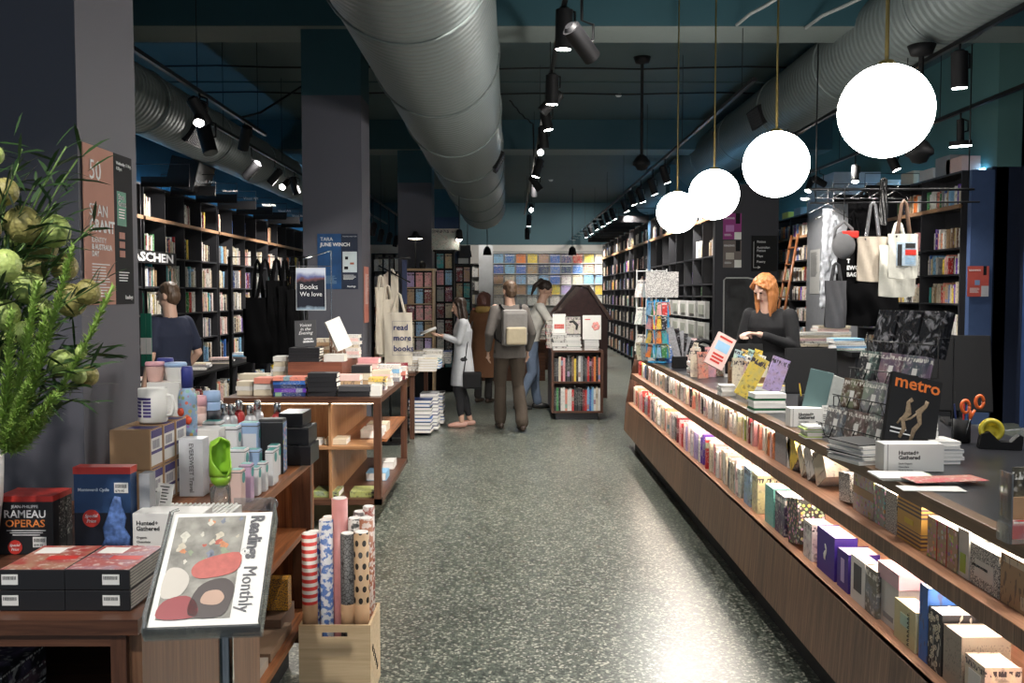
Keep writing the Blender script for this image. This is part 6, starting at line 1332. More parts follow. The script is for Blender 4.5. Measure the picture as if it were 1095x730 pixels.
spinner(696, 400, 10.3, 0.02, 1.85, .17, ['white', 'grey', 'white'], 'tall white card spinner standing past the far counter end', mat('white_metal', (.6, .6, .6), .4), .14, .19, 6, 4, grp='tall white spinner')
o = upright(708, 325, 8.75, CZ+.6, .3, .24, .01, 'white', 'speckle', 'white sheet with black bird shapes on top of the blue-posted spinner', lean=0, cat='card', name='printed_sheet')
t = thing('magazine_fan', 'grey plastic-wrapped magazines fanned in a holder beside the blue-posted spinner', 'magazines', (W(727, 375, 8.0).x, 8.0, CZ)); m = MB(); m.bevbox(-.06, .06, -.05, .05, 0, .1, .003); m.build('holder', BLACK, t)
for k in range(6): m = MB(); m.box(-.03, .03, -.02+.008*k, -.014+.008*k, .02, .36-.02*k, 0, Matrix.Rotation(-.25+.13*k, 4, 'Y')); m.build('wrapped_magazine', CRK if k % 2 else mat('silver_wrap', (.3, .3, .32), .25, var=.6, scale=60), t)
t = thing('desk_phone', 'small black telephone behind the booklet cluster on the counter', 'telephone', (W(750, 370, 8.2).x, 8.2, CZ)); m = MB(); m.prism([(-.1, 0), (.1, 0), (.08, .16), (-.06, .2)], -.07, .07); m.build('base', BLACK, t); m = MB(); m.tube([(-.08, -.08, .2), (0, -.08, .23), (.08, -.08, .2)], [.025, .018, .025], 10); m.build('handset', BLACK, t)
for i, (px, c) in enumerate(((686, 'cream'), (691, 'grey'), (698, 'white'), (711, 'tan'), (716, 'blue'))):
    upright(px, 385, 9.0-.1*i, CZ, .09, .17, .015, c, 'photo', f'{c} booklet propped at the far counter end, {nth(i+1)} from the left', lean=.2, rz=R.uniform(-.4, .4), group='booklets at the far counter end', cat='booklet', name='booklet')
# magazine rack on the counter's far end
t = thing('end_rack', 'dark leaflet rack hanging on the far end of the counter', 'rack', (1.35, 9.86, .45)); m = MB()
for k in range(4): m.box(-.05, .3, .0+.03*k, .01+.03*k, 0, .32+.05*k)
m.build('rack_frame', BLACK, t)
for k in range(3): q = thing('magazine', f'{["white", "grey", "blue"][k]} magazine in the rack on the far counter end', 'magazine', (1.37+.09*k, 9.872, .52), 0, 'magazines on the far counter end'); m = MB(); m.box(0, .08, 0, .015, 0, .26+.04*k); m.build('cover', COV['photo'], q, color=PAL[['white', 'grey', 'light blue'][k]])
# back bench behind the counter
bb = thing('back_bench', 'black bench behind the counter, stacked with books', 'bench', (3.3, 8.2, 0)); m = MB(); m.box(-.55, .5, -.7, .9, 1.09, 1.13); m.build('worktop', BLACK, bb); m = MB(); m.box(-.5, .45, -.65, .85, 0, 1.09); m.build('cabinet_body', SHELFG, bb)
def bpile(px, Y, n, sx, sy, th, cols, lab, z=1.131):
    p = W(px, 360, Y)
    for k in range(n):
        c = cols[k % len(cols)]; pos = 'top' if k == n-1 else 'bottom' if k == 0 else nth(k+1)
        t = thing('book', f'{c} book, {pos} of the {lab}' if pos in ('top', 'bottom') else f'{c} book, {pos} from the bottom of the {lab}', 'book', (p.x+R.uniform(-.01, .01), Y, z+th*k), R.uniform(-.08, .08), 'books on the back bench'); m = MB(); m.box(-sx/2, sx/2, -sy/2, sy/2, 0, th*.96); m.build('cover', COV['spine'], t, color=PAL[c]); 
        m = MB(); m.box(-sx/2-.0006, sx/2+.0006, -sy/2+.01, sy/2-.01, th*.1, th*.86); m.build('page_block', PAPERW, t)
bpile(872, 8.4, 5, .38, .2, .025, ['cream', 'white', 'pale pink'], 'wide pale pile on the back bench'); bpile(905, 7.8, 5, .25, .18, .02, ['white', 'light blue', 'white'], 'blue pile on the back bench'); bpile(888, 8.9, 6, .3, .2, .028, ['white', 'pale pink', 'cream'], 'rear pale pile on the back bench')
# ================================================================== PEOPLE
SKIN = mat('skin', (.55, .34, .25), .5, var=.05, scale=30); LIPS = mat('lips', (.4, .13, .11), .4); EYE = mat('eye_dark', (.02, .015, .012), .2)
FUSE = []
def fuse(mb, name, mt, parent, vox=.008, sm=4, noise_=0, nscale=6):
    me = bpy.data.meshes.new(name); me.from_pydata(mb.v, [], mb.f); me.update()
    o = bpy.data.objects.new(name, me); C.objects.link(o); o.parent = parent
    r = o.modifiers.new('r', 'REMESH'); r.mode = 'VOXEL'; r.voxel_size = vox
    s = o.modifiers.new('s', 'SMOOTH'); s.iterations = sm; s.factor = .5
    FUSE.append((o, mt, noise_, nscale)); return o
def fuse_all():
    dg = bpy.context.evaluated_depsgraph_get()
    done = [(bpy.data.meshes.new_from_object(q[0].evaluated_get(dg)), q) for q in FUSE]
    for m2, (o, mt, noise_, nscale) in done:
        o.modifiers.clear(); o.data = m2
        if noise_:
            nv = len(m2.vertices); co = [0.0]*nv*3; m2.vertices.foreach_get('co', co); no = [0.0]*nv*3; m2.vertices.foreach_get('normal', no)
            for i in range(0, nv*3, 3):
                q = noise_*noise.noise(V((co[i]*nscale*2, co[i+1]*nscale*2, co[i+2]*nscale)))
                for k in range(3): co[i+k] += no[i+k]*q
            m2.vertices.foreach_set('co', co); m2.update()
        m2.materials.clear(); m2.materials.append(mt); m2.polygons.foreach_set('use_smooth', [True]*len(m2.polygons))
def limb(mb, pts, rs, flat=1.0, up=None):
    # round-ended tapered limb, finely interpolated
    P = [V(p) for p in pts]; Q = []; Rr = []
    for i in range(len(P)-1):
        for k in range(5): f = k/5; Q.append(P[i].lerp(P[i+1], f)); Rr.append(rs[i]*(1-f)+rs[i+1]*f)
    Q.append(P[-1]); Rr.append(rs[-1]); mb.tube(Q, Rr, 14, flat=flat, up=up)
    for p, r in ((P[0], rs[0]), (P[-1], rs[-1])): mb.ell(p, r*.98 if flat == 1 else (r*.9, r*flat, r*flat), 10)
    for i in range(1, len(P)-1): mb.ell(P[i], rs[i]*(1 if flat == 1 else flat), 10)
def rings(mb, R_):
    """torso loft: list of (centre, half width x, half depth y)"""
    n = 24; vs = []
    for c, a, b in R_:
        c = V(c)
        for k in range(n): t = 2*PI*k/n; vs.append(c+V((a*math.copysign(abs(math.cos(t))**.85, math.cos(t)), b*math.copysign(abs(math.sin(t))**.85, math.sin(t)), 0)))
    m_ = len(R_); mb.add(vs, [(j*n+k, j*n+(k+1) % n, (j+1)*n+(k+1) % n, (j+1)*n+k) for j in range(m_-1) for k in range(n)]+[tuple(range(n))[::-1], tuple(range((m_-1)*n, m_*n))], 0, True)
def hand(mb, w_, d, palm, curl=.5, s=1.0, side=1):
    """w_: wrist, d: direction of the fingers, palm: palm normal"""
    w_ = V(w_); d = V(d).normalized(); pn = V(palm); pn = (pn-d*pn.dot(d)).normalized(); a = d.cross(pn)*side
    limb(mb, [w_, w_+d*.045*s, w_+d*.085*s], [.024*s, .03*s, .034*s], .45, up=pn)
    for k in range(4):
        L = (.07, .078, .073, .058)[k]*s; b = w_+d*.085*s+a*(.027-.018*k)*s; d2 = (d+pn*curl*.6).normalized(); d3 = (d+pn*curl*1.6).normalized()
        limb(mb, [b, b+d2*L*.5, b+d2*L*.5+d3*L*.5], [.0095*s, .0088*s, .0072*s])
    b = w_+d*.03*s+a*.026*s; limb(mb, [b, b+(d*.6+a*.8+pn*.3).normalized()*.035*s, b+(d*.9+a*.6+pn*.5).normalized()*.062*s], [.012*s, .011*s, .009*s])
def person(name, label, loc, rz, H, J, top, legs, hair, sh, skin=SKIN, topkind='shirt', hem=None, sleeve=1.0, hairkind='long', head_rot=(0, 0), holds=None, bulk=1.0, shoes=None, neck_open=False):
    t = thing('person', label, 'person', loc, rz); s = H/1.7
    g = dict(hip=(0, 0, .93), waist=(0, .0, 1.06), chest=(0, 0, 1.26), neck=(0, .01, 1.42), head=(0, -.02, 1.575), shL=(.165, 0, 1.38), shR=(-.165, 0, 1.38), elL=(.215, .02, 1.09), elR=(-.215, .02, 1.09), haL=(.23, -.06, .83), haR=(-.23, -.06, .83),
             hiL=(.09, 0, .9), hiR=(-.09, 0, .9), knL=(.095, -.02, .49), knR=(-.095, -.02, .49), anL=(.09, .02, .08), anR=(-.09, .02, .08), dL=(0, -.2, -1), dR=(0, -.2, -1), pL=(-1, 0, 0), pR=(1, 0, 0), curl=.5)
    g.update(J); g = {k: (V(v)*s if isinstance(v, tuple) and k[0] not in 'dp' else v) for k, v in g.items()}
    hR = Matrix.Rotation(head_rot[0], 4, 'Z') @ Matrix.Rotation(head_rot[1], 4, 'X'); hc = g['head']; HM = Matrix.Translation(hc) @ hR
    b = MB()   # the body, one fused surface
    rings(b, [(g['hip'], .15*s*bulk, .1*s), (g['waist'], .125*s*bulk, .085*s), (g['chest'], .155*s*bulk, .1*s), ((g['shL']+g['shR'])/2, .15*s*bulk, .075*s), ((g['neck']*.6+(g['shL']+g['shR'])*.2), .07*s, .06*s)])
    limb(b, [g['neck']-V((0, 0, .04)), g['neck'].lerp(hc, .55)], [.064*s, .057*s])
    def hp(x, y, z): return HM @ V((x*s, y*s, z*s))
    b.ell(hc+hR.to_3x3() @ V((0, .012*s, .02*s)), (.074*s, .09*s, .095*s), 24, rot=hR.to_3x3()); b.ell(hp(0, -.02, -.045), (.055*s, .06*s, .065*s), 20, rot=hR.to_3x3()); b.ell(hp(0, -.05, -.09), (.024*s, .022*s, .02*s), 12)
    limb(b, [hp(0, -.078, .015), hp(0, -.098, -.022)], [.008*s, .0145*s]); b.ell(hp(0, -.072, -.058), (.024*s, .012*s, .01*s), 10, rot=hR.to_3x3())
    for sx in (-1, 1): b.ell(hp(sx*.076, .015, -.005), (.01*s, .018*s, .03*s), 12, rot=hR.to_3x3()); b.ell(hp(sx*.03, -.068, .03), (.024*s, .012*s, .01*s), 10)
    for q in 'LR':
        sd = 1 if q == 'L' else -1
        limb(b, [g['sh'+q], g['el'+q], g['ha'+q]], [.05*s, .038*s, .024*s]); hand(b, g['ha'+q], g['d'+q], g['p'+q], g['curl'], s, -sd)
        limb(b, [g['hi'+q], g['kn'+q], g['kn'+q].lerp(g['an'+q], .3)+V((0, .012*s, 0)), g['an'+q]], [.082*s, .055*s, .052*s, .034*s])
        f = V(J.get('foot'+q, (0, -1, 0))).normalized(); limb(b, [g['an'+q]-V((0, 0, .045*s))-f*.03, g['an'+q]-V((0, 0, .05*s))+f*.13*s], [.032*s, .026*s])
    fuse(b, 'body', skin, t, .007, 3)
    for sx in (-1, 1): m = MB(); m.ell(hp(sx*.03, -.0765, .018), (.011*s, .006*s, .006*s), 10); m.build('eye', EYE, t)
    m = MB(); m.ell(hp(0, -.083, -.056), (.02*s, .006*s, .006*s), 10, rot=hR.to_3x3()); m.build('lips', LIPS, t)
    # clothing
    c = MB(); hemz = hem*s if hem else .88*s; hip = g['hip']; e = .018*s*bulk
    R_ = []
    sm_ = (g['shL']+g['shR'])/2
    if hem and hem < .8: R_ += [((hip.x, hip.y+.01, hemz), .215*s, .17*s), ((hip.x, hip.y, (hemz+hip.z)/2), .19*s, .15*s)]
    else: R_ += [((hip.x, hip.y, hemz), .165*s*bulk+e, .11*s+e)]
    R_ += [(g['hip'], .155*s*bulk+e, .105*s+e), (g['waist'], .135*s*bulk+e, .095*s+e), (g['chest'], .165*s*bulk+e, .108*s+e), (sm_-V((0, 0, .04*s)), .172*s*bulk, .09*s+e*.6), (sm_+V((0, 0, .015*s)), .15*s*bulk, .075*s), (sm_+V((0, 0, .045*s)), .095*s*bulk, .065*s), (g['neck']*.75+sm_*.25, .062*s, .06*s)]
    rings(c, R_)
    for q in 'LR':
        w_ = g['el'+q].lerp(g['ha'+q], sleeve-1) if sleeve > 1 else g['sh'+q].lerp(g['el'+q], sleeve)
        pts = [g['sh'+q]-V((0, 0, .01*s)), g['el'+q], w_] if sleeve > 1 else [g['sh'+q]-V((0, 0, .01*s)), w_]
        limb(c, pts, [.062*s, .052*s, .038*s] if sleeve > 1 else [.063*s, .058*s])
    fuse(c, 'jacket' if topkind == 'jacket' else 'cardigan' if topkind == 'cardigan' else 'top', top, t, .009, 3, .007*s, 5)
    l = MB(); rings(l, [((hip.x, hip.y, hip.z-.08*s), .15*s, .105*s), (g['hip'], .155*s*bulk, .105*s), (g['hip']+V((0, 0, .06*s)), .14*s*bulk, .095*s)])
    lo = legs[1] if isinstance(legs, tuple) else .1
    for q in 'LR':
        an = g['kn'+q].lerp(g['an'+q], .95 if lo < .12 else .82); w3 = legs[2] if isinstance(legs, tuple) else .055
        limb(l, [g['hi'+q], g['kn'+q], g['kn'+q].lerp(an, .4)+V((0, .01, 0)), an], [.098*s, .07*s, max(.062*s, w3*s), w3*s])
    fuse(l, 'trousers', legs[0] if isinstance(legs, tuple) else legs, t, .009, 4, .01*s, 6)
    for q in 'LR':
        f = V(J.get('foot'+q, (0, -1, 0))).normalized(); a = g['an'+q]; k = MB(); z0 = max(.0, a.z-.075*s)
        limb(k, [V((a.x, a.y, z0+.036*s))-f*.04*s, V((a.x, a.y, z0+.034*s))+f*.07*s, V((a.x, a.y, z0+.026*s))+f*.16*s], [.036*s, .04*s, .026*s]); k.v = [V((p.x, p.y, max(p.z, z0+.001))) for p in k.v]; fuse(k, 'shoe', sh, t, .006, 2)
    # hair
    h = MB(); h.ell(hp(0, .028, .04), (.085*s, .092*s, .092*s), 22, rot=hR.to_3x3())
    dn = lambda x, y, z: hp(x, y, 0)*0+hc+V((0, 0, z*s))+(hR.to_3x3() @ V((x*s, y*s, 0)))
    if hairkind == 'short': h = MB(); h.ell(hp(0, .022, .042), (.08*s, .09*s, .083*s), 22, rot=hR.to_3x3()); h.ell(hp(0, .048, -.005), (.068*s, .066*s, .085*s), 18)
    elif hairkind == 'long':
        for x in (-.07, -.045, -.02, .0, .02, .045, .07): limb(h, [hp(x, .05, .05), dn(x*1.15, .085-abs(x)*.3, -.1), dn(x*1.2, .1-abs(x)*.3, -.26), dn(x*1.0, .095, -.36-.03*math.cos(x*60))], [.035*s, .036*s, .032*s, .014*s])
        for x in (-.08, .08): limb(h, [hp(x*.9, .0, .05), dn(x, -.0, -.06), dn(x*1.1, .02, -.2)], [.022*s, .022*s, .014*s])
    elif hairkind == 'bob':
        for a in range(-6, 7):
            an = a*.32; x = .072*math.sin(an); y = .015+.075*math.cos(an); L = .15+.02*math.cos(a*2.2)
            limb(h, [hp(x*.75, y*.8, .09), hp(x*1.05, y*1.05, .03), dn(x*1.15, y*1.1, -.06), dn(x*1.1, y*1.0, -L-.04)], [.024*s, .026*s, .026*s, .011*s])
        for x in (-1, 1): limb(h, [hp(.02*x, -.06, .105), hp(.065*x, -.06, .07), hp(.084*x, -.02, .0), dn(.09*x, .0, -.1)], [.012*s, .015*s, .015*s, .008*s])
    elif hairkind == 'tail':
        h.ell(hp(0, .11, .07), (.04*s, .045*s, .045*s), 12); limb(h, [hp(0, .12, .06), hp(0, .15, -.02), hp(0, .13, -.14)], [.03*s, .032*s, .012*s])
    fuse(h, 'hair', hair, t, .007, 2, .006, 30)
    return t, s
def hairmat(nm, a, b):
    g = NG(nm); mp = g.n('Mapping', Vector=g.coord(), Scale=V((60, 60, 5))); n = g.n('TexNoise', Vector=mp, Scale=2.0, Detail=4.0); return g.fin(Base_Color=g.mix(n.outputs[0], a, b), Roughness=.45)
HD = hairmat('dark_brown_hair', (.012, .008, .006), (.04, .022, .014)); HO = hairmat('copper_hair', (.28, .085, .025), (.6, .26, .09)); HB = hairmat('brown_hair', (.05, .03, .018), (.12, .07, .04))
def cloth(nm, c, var=.12): return mat(nm, c, .85, var=var, scale=25, bump=.25)
# girl reading at the table
t, s = person('person', 'young woman in a long pale grey cardigan reading an open book by the table', (W(495, 457, 11.2).x, 11.2, 0), -PI/2+.1, 1.56,
    dict(elL=(.17, -.06, 1.13), elR=(-.17, -.06, 1.13), haL=(.1, -.26, 1.2), haR=(-.08, -.28, 1.2), dL=(-.2, -1, .1), dR=(.2, -1, .1), pL=(0, 0, 1), pR=(0, 0, 1), knL=(.08, -.06, .5), anL=(.07, -.02, .08), anR=(-.09, .1, .08), head=(0, -.05, 1.57)),
    cloth('pale_grey_knit', (.42, .43, .45)), (cloth('black_leggings', (.012, .012, .015)), .15, .042), HD, mat('blush_leather', (.5, .28, .22), .45), topkind='cardigan', hem=.55, sleeve=1.85, hairkind='long', head_rot=(0, .3), skin=SKIN)
bk = thing('book', 'open white book in the hands of the woman in the grey cardigan', 'book', (0, 0, 0)); m = MB()
for sx in (-1, 1): m.add([(0, -.1, 0), (0, .1, 0), (sx*.06, .1, .014), (sx*.06, -.1, .014), (sx*.15, .1, -.004), (sx*.15, -.1, -.004), (0, -.1, -.01), (0, .1, -.01), (sx*.15, .1, -.012), (sx*.15, -.1, -.012)], [(0, 1, 2, 3), (3, 2, 4, 5), (6, 7, 8, 9), (4, 5, 9, 8), (0, 3, 5, 9, 6), (1, 7, 8, 4, 2)], 0, True)
m.build('pages', WHITE, bk); bk.matrix_world = Matrix.Translation(t.location) @ Matrix.Rotation(-PI/2+.1, 4, 'Z') @ Matrix.Translation((.01, -.41, 1.16)) @ Matrix.Rotation(.35, 4, 'X')
bg = thing('shoulder_bag', 'small black bag hanging at the hip of the woman in grey', 'bag', (t.location.x+.12, 11.02, 0)); m = MB(); m.bevbox(-.11, .11, -.04, .04, .48, .68, .02); m.build('bag_body', BLACK, bg); m = MB(); m.tube([(-.1, 0, .66), (-.06, .05, 1.0), (0, .14, 1.27)], .007, 6); m.build('strap', BLACK, bg)
# woman in the white blouse
t, s = person('person', 'woman in a white blouse and blue jeans bending over the square bookcase', (W(567, 438, 12.9).x, 12.9, 0), PI/2+.05, 1.78,
    dict(hip=(0, .0, .93), waist=(0, -.04, 1.06), chest=(0, -.1, 1.25), neck=(0, -.14, 1.42), head=(0, -.2, 1.57), shL=(.17, -.12, 1.36), shR=(-.17, -.12, 1.36), elL=(.2, -.25, 1.15), elR=(-.2, -.25, 1.15), haL=(.12, -.42, 1.1), haR=(-.12, -.42, 1.12), dL=(0, -1, -.2), dR=(0, -1, -.2), pL=(0, 0, -1), pR=(0, 0, -1), knL=(.09, -.06, .5), anL=(.09, -.1, .08), anR=(-.09, .16, .08)),
    cloth('white_blouse', (.62, .6, .55)), (cloth('blue_denim', (.15, .2, .29)), .1, .062), HD, mat('black_shoe', (.012, .012, .012), .4), hem=.9, sleeve=1.9, hairkind='tail', head_rot=(0, .55))
# man with the backpack
t, s = person('person', 'man in a grey jacket and brown trousers with a backpack, walking away', (W(545, 460, 11.0).x, 10.95, 0), PI+.25, 1.76,
    dict(knL=(.09, -.1, .5), anL=(.08, -.12, .08), knR=(-.09, .04, .5), anR=(-.09, .22, .09), elL=(.25, .06, 1.1), elR=(-.26, .02, 1.1), haL=(.22, -.12, .9), haR=(-.24, -.1, .9)),
    cloth('grey_taupe_jacket', (.1, .088, .08)), (cloth('brown_trousers', (.055, .04, .028)), .1, .072), HB, mat('brown_shoe', (.04, .025, .018), .4), topkind='jacket', hem=.82, sleeve=1.9, hairkind='short', head_rot=(.2, .1), bulk=1.05)
bp = thing('backpack', 'beige and grey backpack on the back of the walking man', 'backpack', t.location, PI+.25); m = MB(); m.bevbox(-.15, .15, .15, .29, 1.0, 1.42, .05); m.build('main_pouch', cloth('grey_backpack', (.2, .19, .18)), bp)
m = MB(); m.bevbox(-.12, .12, .285, .34, 1.02, 1.22, .025); m.build('front_pocket', cloth('beige_pocket', (.42, .36, .25)), bp)
for sx in (-1, 1): m = MB(); m.tube([(sx*.1, .15, 1.41), (sx*.12, .05, 1.47), (sx*.13, -.1, 1.4), (sx*.15, -.14, 1.25), (sx*.17, .0, 1.08), (sx*.13, .14, 1.03)], .02, 8, flat=.4); m.build('shoulder_strap', BLACK, bp)
# person in the rust coat
t, s = person('person', 'person in a long rust-brown coat with dark auburn hair behind the reader', (W(517, 430, 13.6).x, 13.7, 0), PI-.5, 1.63,
    dict(), cloth('rust_coat', (.17, .075, .035)), (cloth('dark_trousers', (.02, .018, .018)), .1, .06), hairmat('auburn_hair', (.06, .02, .014), (.15, .05, .035)), mat('brown_shoe', (.04, .025, .018)), topkind='jacket', hem=.4, sleeve=1.9, hairkind='bob', bulk=1.1)
m = MB(); sc = MB(); sc.lathe([(.09, 1.32), (.125, 1.35), (.12, 1.4), (.08, 1.43)], 20); sc.build('scarf', cloth('ochre_scarf', (.4, .26, .08)), t)
bg = thing('shoulder_bag', 'blue bag carried by the person in the rust coat', 'bag', (t.location.x-.3, t.location.y-.2, 0)); m = MB(); m.bevbox(-.09, .1, -.04, .04, .68, 1.02, .03); m.build('bag_body', cloth('blue_bag_cloth', (.07, .16, .3)), bg); m = MB(); m.tube([(-.06, 0, 1.0), (.02, .06, 1.25), (.1, .16, 1.36)], .01, 6); m.build('strap', cloth('blue_bag_cloth', (.07, .16, .3)), bg)
# man by the left shelves
t, s = person('person', 'man with short brown hair in a navy t-shirt facing the left bookshelves', (W(183, 400, 8.0).x, 8.0, 0), PI+1.0, 1.68,
    dict(elR=(-.25, .05, 1.1), haR=(-.2, -.1, .92), head=(0, -.03, 1.6)), cloth('navy_tshirt', (.012, .017, .04)), (cloth('dark_jeans', (.02, .025, .04)), .1, .07), HB, mat('black_shoe', (.012, .012, .012), .4), hem=.86, sleeve=.75, hairkind='short', head_rot=(.35, .1), bulk=1.15)
# woman behind the counter
pw = W(826, 330, 8.05)
t, s = person('person', 'red-haired woman in a black top working behind the counter with her head bowed', (pw.x, 8.05, 0), -.75, 1.76,
    dict(chest=(0, -.04, 1.27), neck=(0, -.07, 1.43), head=(-.0, -.13, 1.58), shL=(.18, -.05, 1.38), shR=(-.18, -.05, 1.38), elL=(.24, -.08, 1.12), elR=(-.24, -.08, 1.12), haL=(.04, -.3, 1.22), haR=(-.1, -.3, 1.2), dL=(-.6, -.8, .1), dR=(.5, -.8, .1), pL=(0, .2, -1), pR=(0, .2, -1)),
    cloth('black_knit_top', (.01, .01, .012)), (cloth('black_jeans', (.012, .012, .014)), .1, .06), HO, mat('black_shoe', (.012, .012, .012), .4), hem=.86, sleeve=1.85, hairkind='bob', head_rot=(-.35, .62), skin=mat('fair_skin', (.66, .42, .33), .5, var=.05))

# ================================================================== HANGING BAGS, MIDDLE AND BACK OF THE SHOP
def tote(px, py, Y, w_, h_, mt, lab, rz=0, z=None, strap=.25, smt=None, group=None, print_=None, d=.05, cat='tote bag'):
    p = W(px, py, Y); t = thing('tote_bag', lab, cat, (p.x, Y, p.z-h_ if z is None else z), rz, group)
    m = MB(); nx, nz = 12, 14
    for sd in (-1, 1):
        vs = [(-w_/2+w_*i/nx, sd*(d*.5*math.sin(PI*i/nx)**.6*(1-.55*j/nz)+.004)+.007*math.sin(i*1.3+j*.5+sd), h_*j/nz-.012*math.sin(PI*i/nx)*(j == 0)) for j in range(nz+1) for i in range(nx+1)]
        m.add(vs, [tuple(q for q in ((j*(nx+1)+i, j*(nx+1)+i+1, (j+1)*(nx+1)+i+1, (j+1)*(nx+1)+i))) for j in range(nz) for i in range(nx)], 0, True)
    vs = []
    for i in range(nx+1):
        for sd in (-1, 1): vs.append((-w_/2+w_*i/nx, sd*(d*.5*math.sin(PI*i/nx)**.6+.004)+.007*math.sin(i*1.3+sd), -.012*math.sin(PI*i/nx)))
    m.add(vs, [(2*i, 2*i+1, 2*i+3, 2*i+2) for i in range(nx)], 0, True)
    m.build('bag_body', mt, t)
    for sd in (-1, 1): m = MB(); m.tube([(-w_*.24, sd*.012, h_-.03), (-w_*.2, sd*.012, h_+.02), (-.02, sd*.008, h_+strap*.9), (.0, sd*.006, h_+strap), (.02, sd*.008, h_+strap*.9), (w_*.2, sd*.012, h_+.02), (w_*.24, sd*.012, h_-.03)], .012, 6, flat=.3, up=(0, 1, 0)); m.build('handle', smt or mt, t)
    return t
# black bags and aprons left of the island sign
t = thing('garment_rail', 'black rail behind the island carrying black bags', 'rail', (-1.9, 8.2, 0)); m = MB(); m.tube([(-.55, 0, 0), (-.55, 0, 1.92), (.12, 0, 1.92), (.12, 0, 0)], .015, 8); m.tube([(-.55, -.25, .012), (-.55, .25, .012)], .014, 8); m.tube([(.12, -.25, .012), (.12, .25, .012)], .014, 8); m.build('frame', BLACKM, t)
BC = mat('black_canvas', (.003, .003, .0035), .9, Specular_IOR_Level=.1)
for i, (px, py, Y, w_, h_, rz, lab) in enumerate(((284, 318, 8.16, .34, .56, .1, 'big black canvas bag hanging lowest on the left of the black rail'), (296, 300, 8.2, .22, .62, .9, 'long black bag hanging in the middle of the black rail'), (305, 306, 8.22, .2, .62, 1.1, 'black bag hanging just right of the middle one'), (313, 310, 8.25, .2, .6, 1.2, 'black bag at the right end of the black rail'), (276, 330, 8.3, .3, .42, -.3, 'short wide black bag hanging at the far left of the black rail'))):
    tote(px, py, Y, w_, h_, BC, lab, rz, strap=max(.1, 1.9-W(px, py, Y).z), group='black bags on the rail', d=.12)
# green lanyards / scarves by the column
for i, (px, lab) in enumerate(((153, 'dark green scarf hanging beside the front column, left one'), (159, 'dark green scarf hanging beside the front column, right one'))):
    p = W(px, 335, 4.6); m = MB(); m.box(-.012, .012, -.004, .004, -.26, .0); t = thing('scarf', lab, 'scarf', p); m.tube([(0, 0, 0), (0, .01, .06), (0, 0, .1)], .003, 5); m.build('cloth_strip', mat('forest_green_cloth', (.01, .16, .1), .8), t); m = MB(); m.box(-.013, .013, -.005, -.004, -.2, -.12); m.build('woven_motif', WHITE, t)
t = thing('scarf_stand', 'thin black stand holding the green scarves beside the front column', 'stand', (W(156, 335, 4.62).x, 4.63, 0)); m = MB(); m.tube([(0, 0, 0), (0, 0, 1.62), (-.05, -.03, 1.62), (.05, -.03, 1.62)], .006, 6); m.cyl((0, 0, 0), (0, 0, .01), .12, n=20); m.build('frame', BLACKM, t)
# cream totes by the big column
t = thing('tote_stand', 'slim dark stand holding cream tote bags right of the big column', 'stand', (-1.28, 10.0, 0)); m = MB(); m.tube([(0, 0, 0), (0, 0, 2.0)], .014, 8); m.tube([(-.12, 0, 1.98), (.22, 0, 1.98)], .01, 8); m.tube([(-.12, 0, 1.9), (.22, 0, 1.72)], .008, 8); m.cyl((0, 0, 0), (0, 0, .015), .2, n=24); m.build('frame', BLACKM, t)
a = tote(426, 334, 9.72, .29, .54, CREAM, 'cream tote bag with dark blue words, hanging in front of the others', .0, strap=.2, group='cream totes right of the big column')
for q, s_ in enumerate(('read', 'more', 'books')): text(s_, .085, (-.05, -.038, .36-q*.11), (1, 0, 0), (0, 0, 1), mat('navy_ink', (.02, .03, .13)), a, bold=.0015)
m = MB(); m.box(-.06, -.058, -.037, -.036, .1, .45); m.box(-.06, .13, -.037, -.036, .098, .1); m.box(-.06, .13, -.037, -.036, .45, .452); m.build('line_frame', mat('navy_ink', (.02, .03, .13)), a)
tote(407, 307, 9.9, .16, .7, CREAM, 'slack cream tote bag nearest the big column', 1.0, strap=.12, group='cream totes right of the big column'); tote(414, 320, 9.95, .2, .6, CREAM, 'folded cream tote bag behind the lettered one', .6, strap=.15, group='cream totes right of the big column')
tote(418, 293, 10.05, .16, .5, CREAM, 'cream tote bag hanging highest on the slim stand', .1, strap=.05, group='cream totes right of the big column')
m = MB(); p = W(430, 300, 10.0); m.box(p.x, p.x+.05, 10.0, 10.02, p.z-.25, p.z+.22); tag(m.build('navy_banner', mat('navy_cloth', (.015, .025, .07), .7)), 'narrow navy banner beside the cream totes', 'banner')
# clothes rack behind the counter
t = thing('clothes_rack', 'black ceiling-hung rail behind the counter carrying bags and shirts', 'rail', (3.1, 8.3, 0)); m = MB(); m.tube([(-.45, 0, 2.52), (1.0, 0, 2.52)], .012, 8); m.tube([(-.45, 0, 2.4), (1.0, -.1, 2.4)], .008, 8)
for x in (-.4, .95): m.tube([(x, 0, 2.4), (x, 0, 3.78)], .006, 6)
m.build('frame', BLACKM, t)
RY = 8.3
SILV = mat('silver_foil', (.5, .5, .52), .2, .8)
PLC = cloth('pale_canvas', (.55, .54, .48)); TAU = cloth('taupe_canvas', (.36, .31, .25))
G2 = 'bags on the counter rail'
a = tote(966, 250, 7.95, .27, .37, PLC, 'pale tote bag with a printed picture and leather handles', .15, strap=.28, smt=mat('brown_leather', (.1, .06, .04), .4), group=G2)
m = MB(); m.box(-.08, .1, -.034, -.032, .1, .3); o = m.build('printed_picture', mat('print_ground', (.4, .5, .6), .5, var=.6, scale=30), a)
m = MB(); m.box(-.07, -.03, -.0365, -.034, .1, .28); m.box(.0, .09, -.0365, -.034, .25, .29); m.build('black_print', TXTK, a); m = MB(); m.box(-.0, .1, -.0365, -.034, .19, .235); m.build('red_print', RED, a)
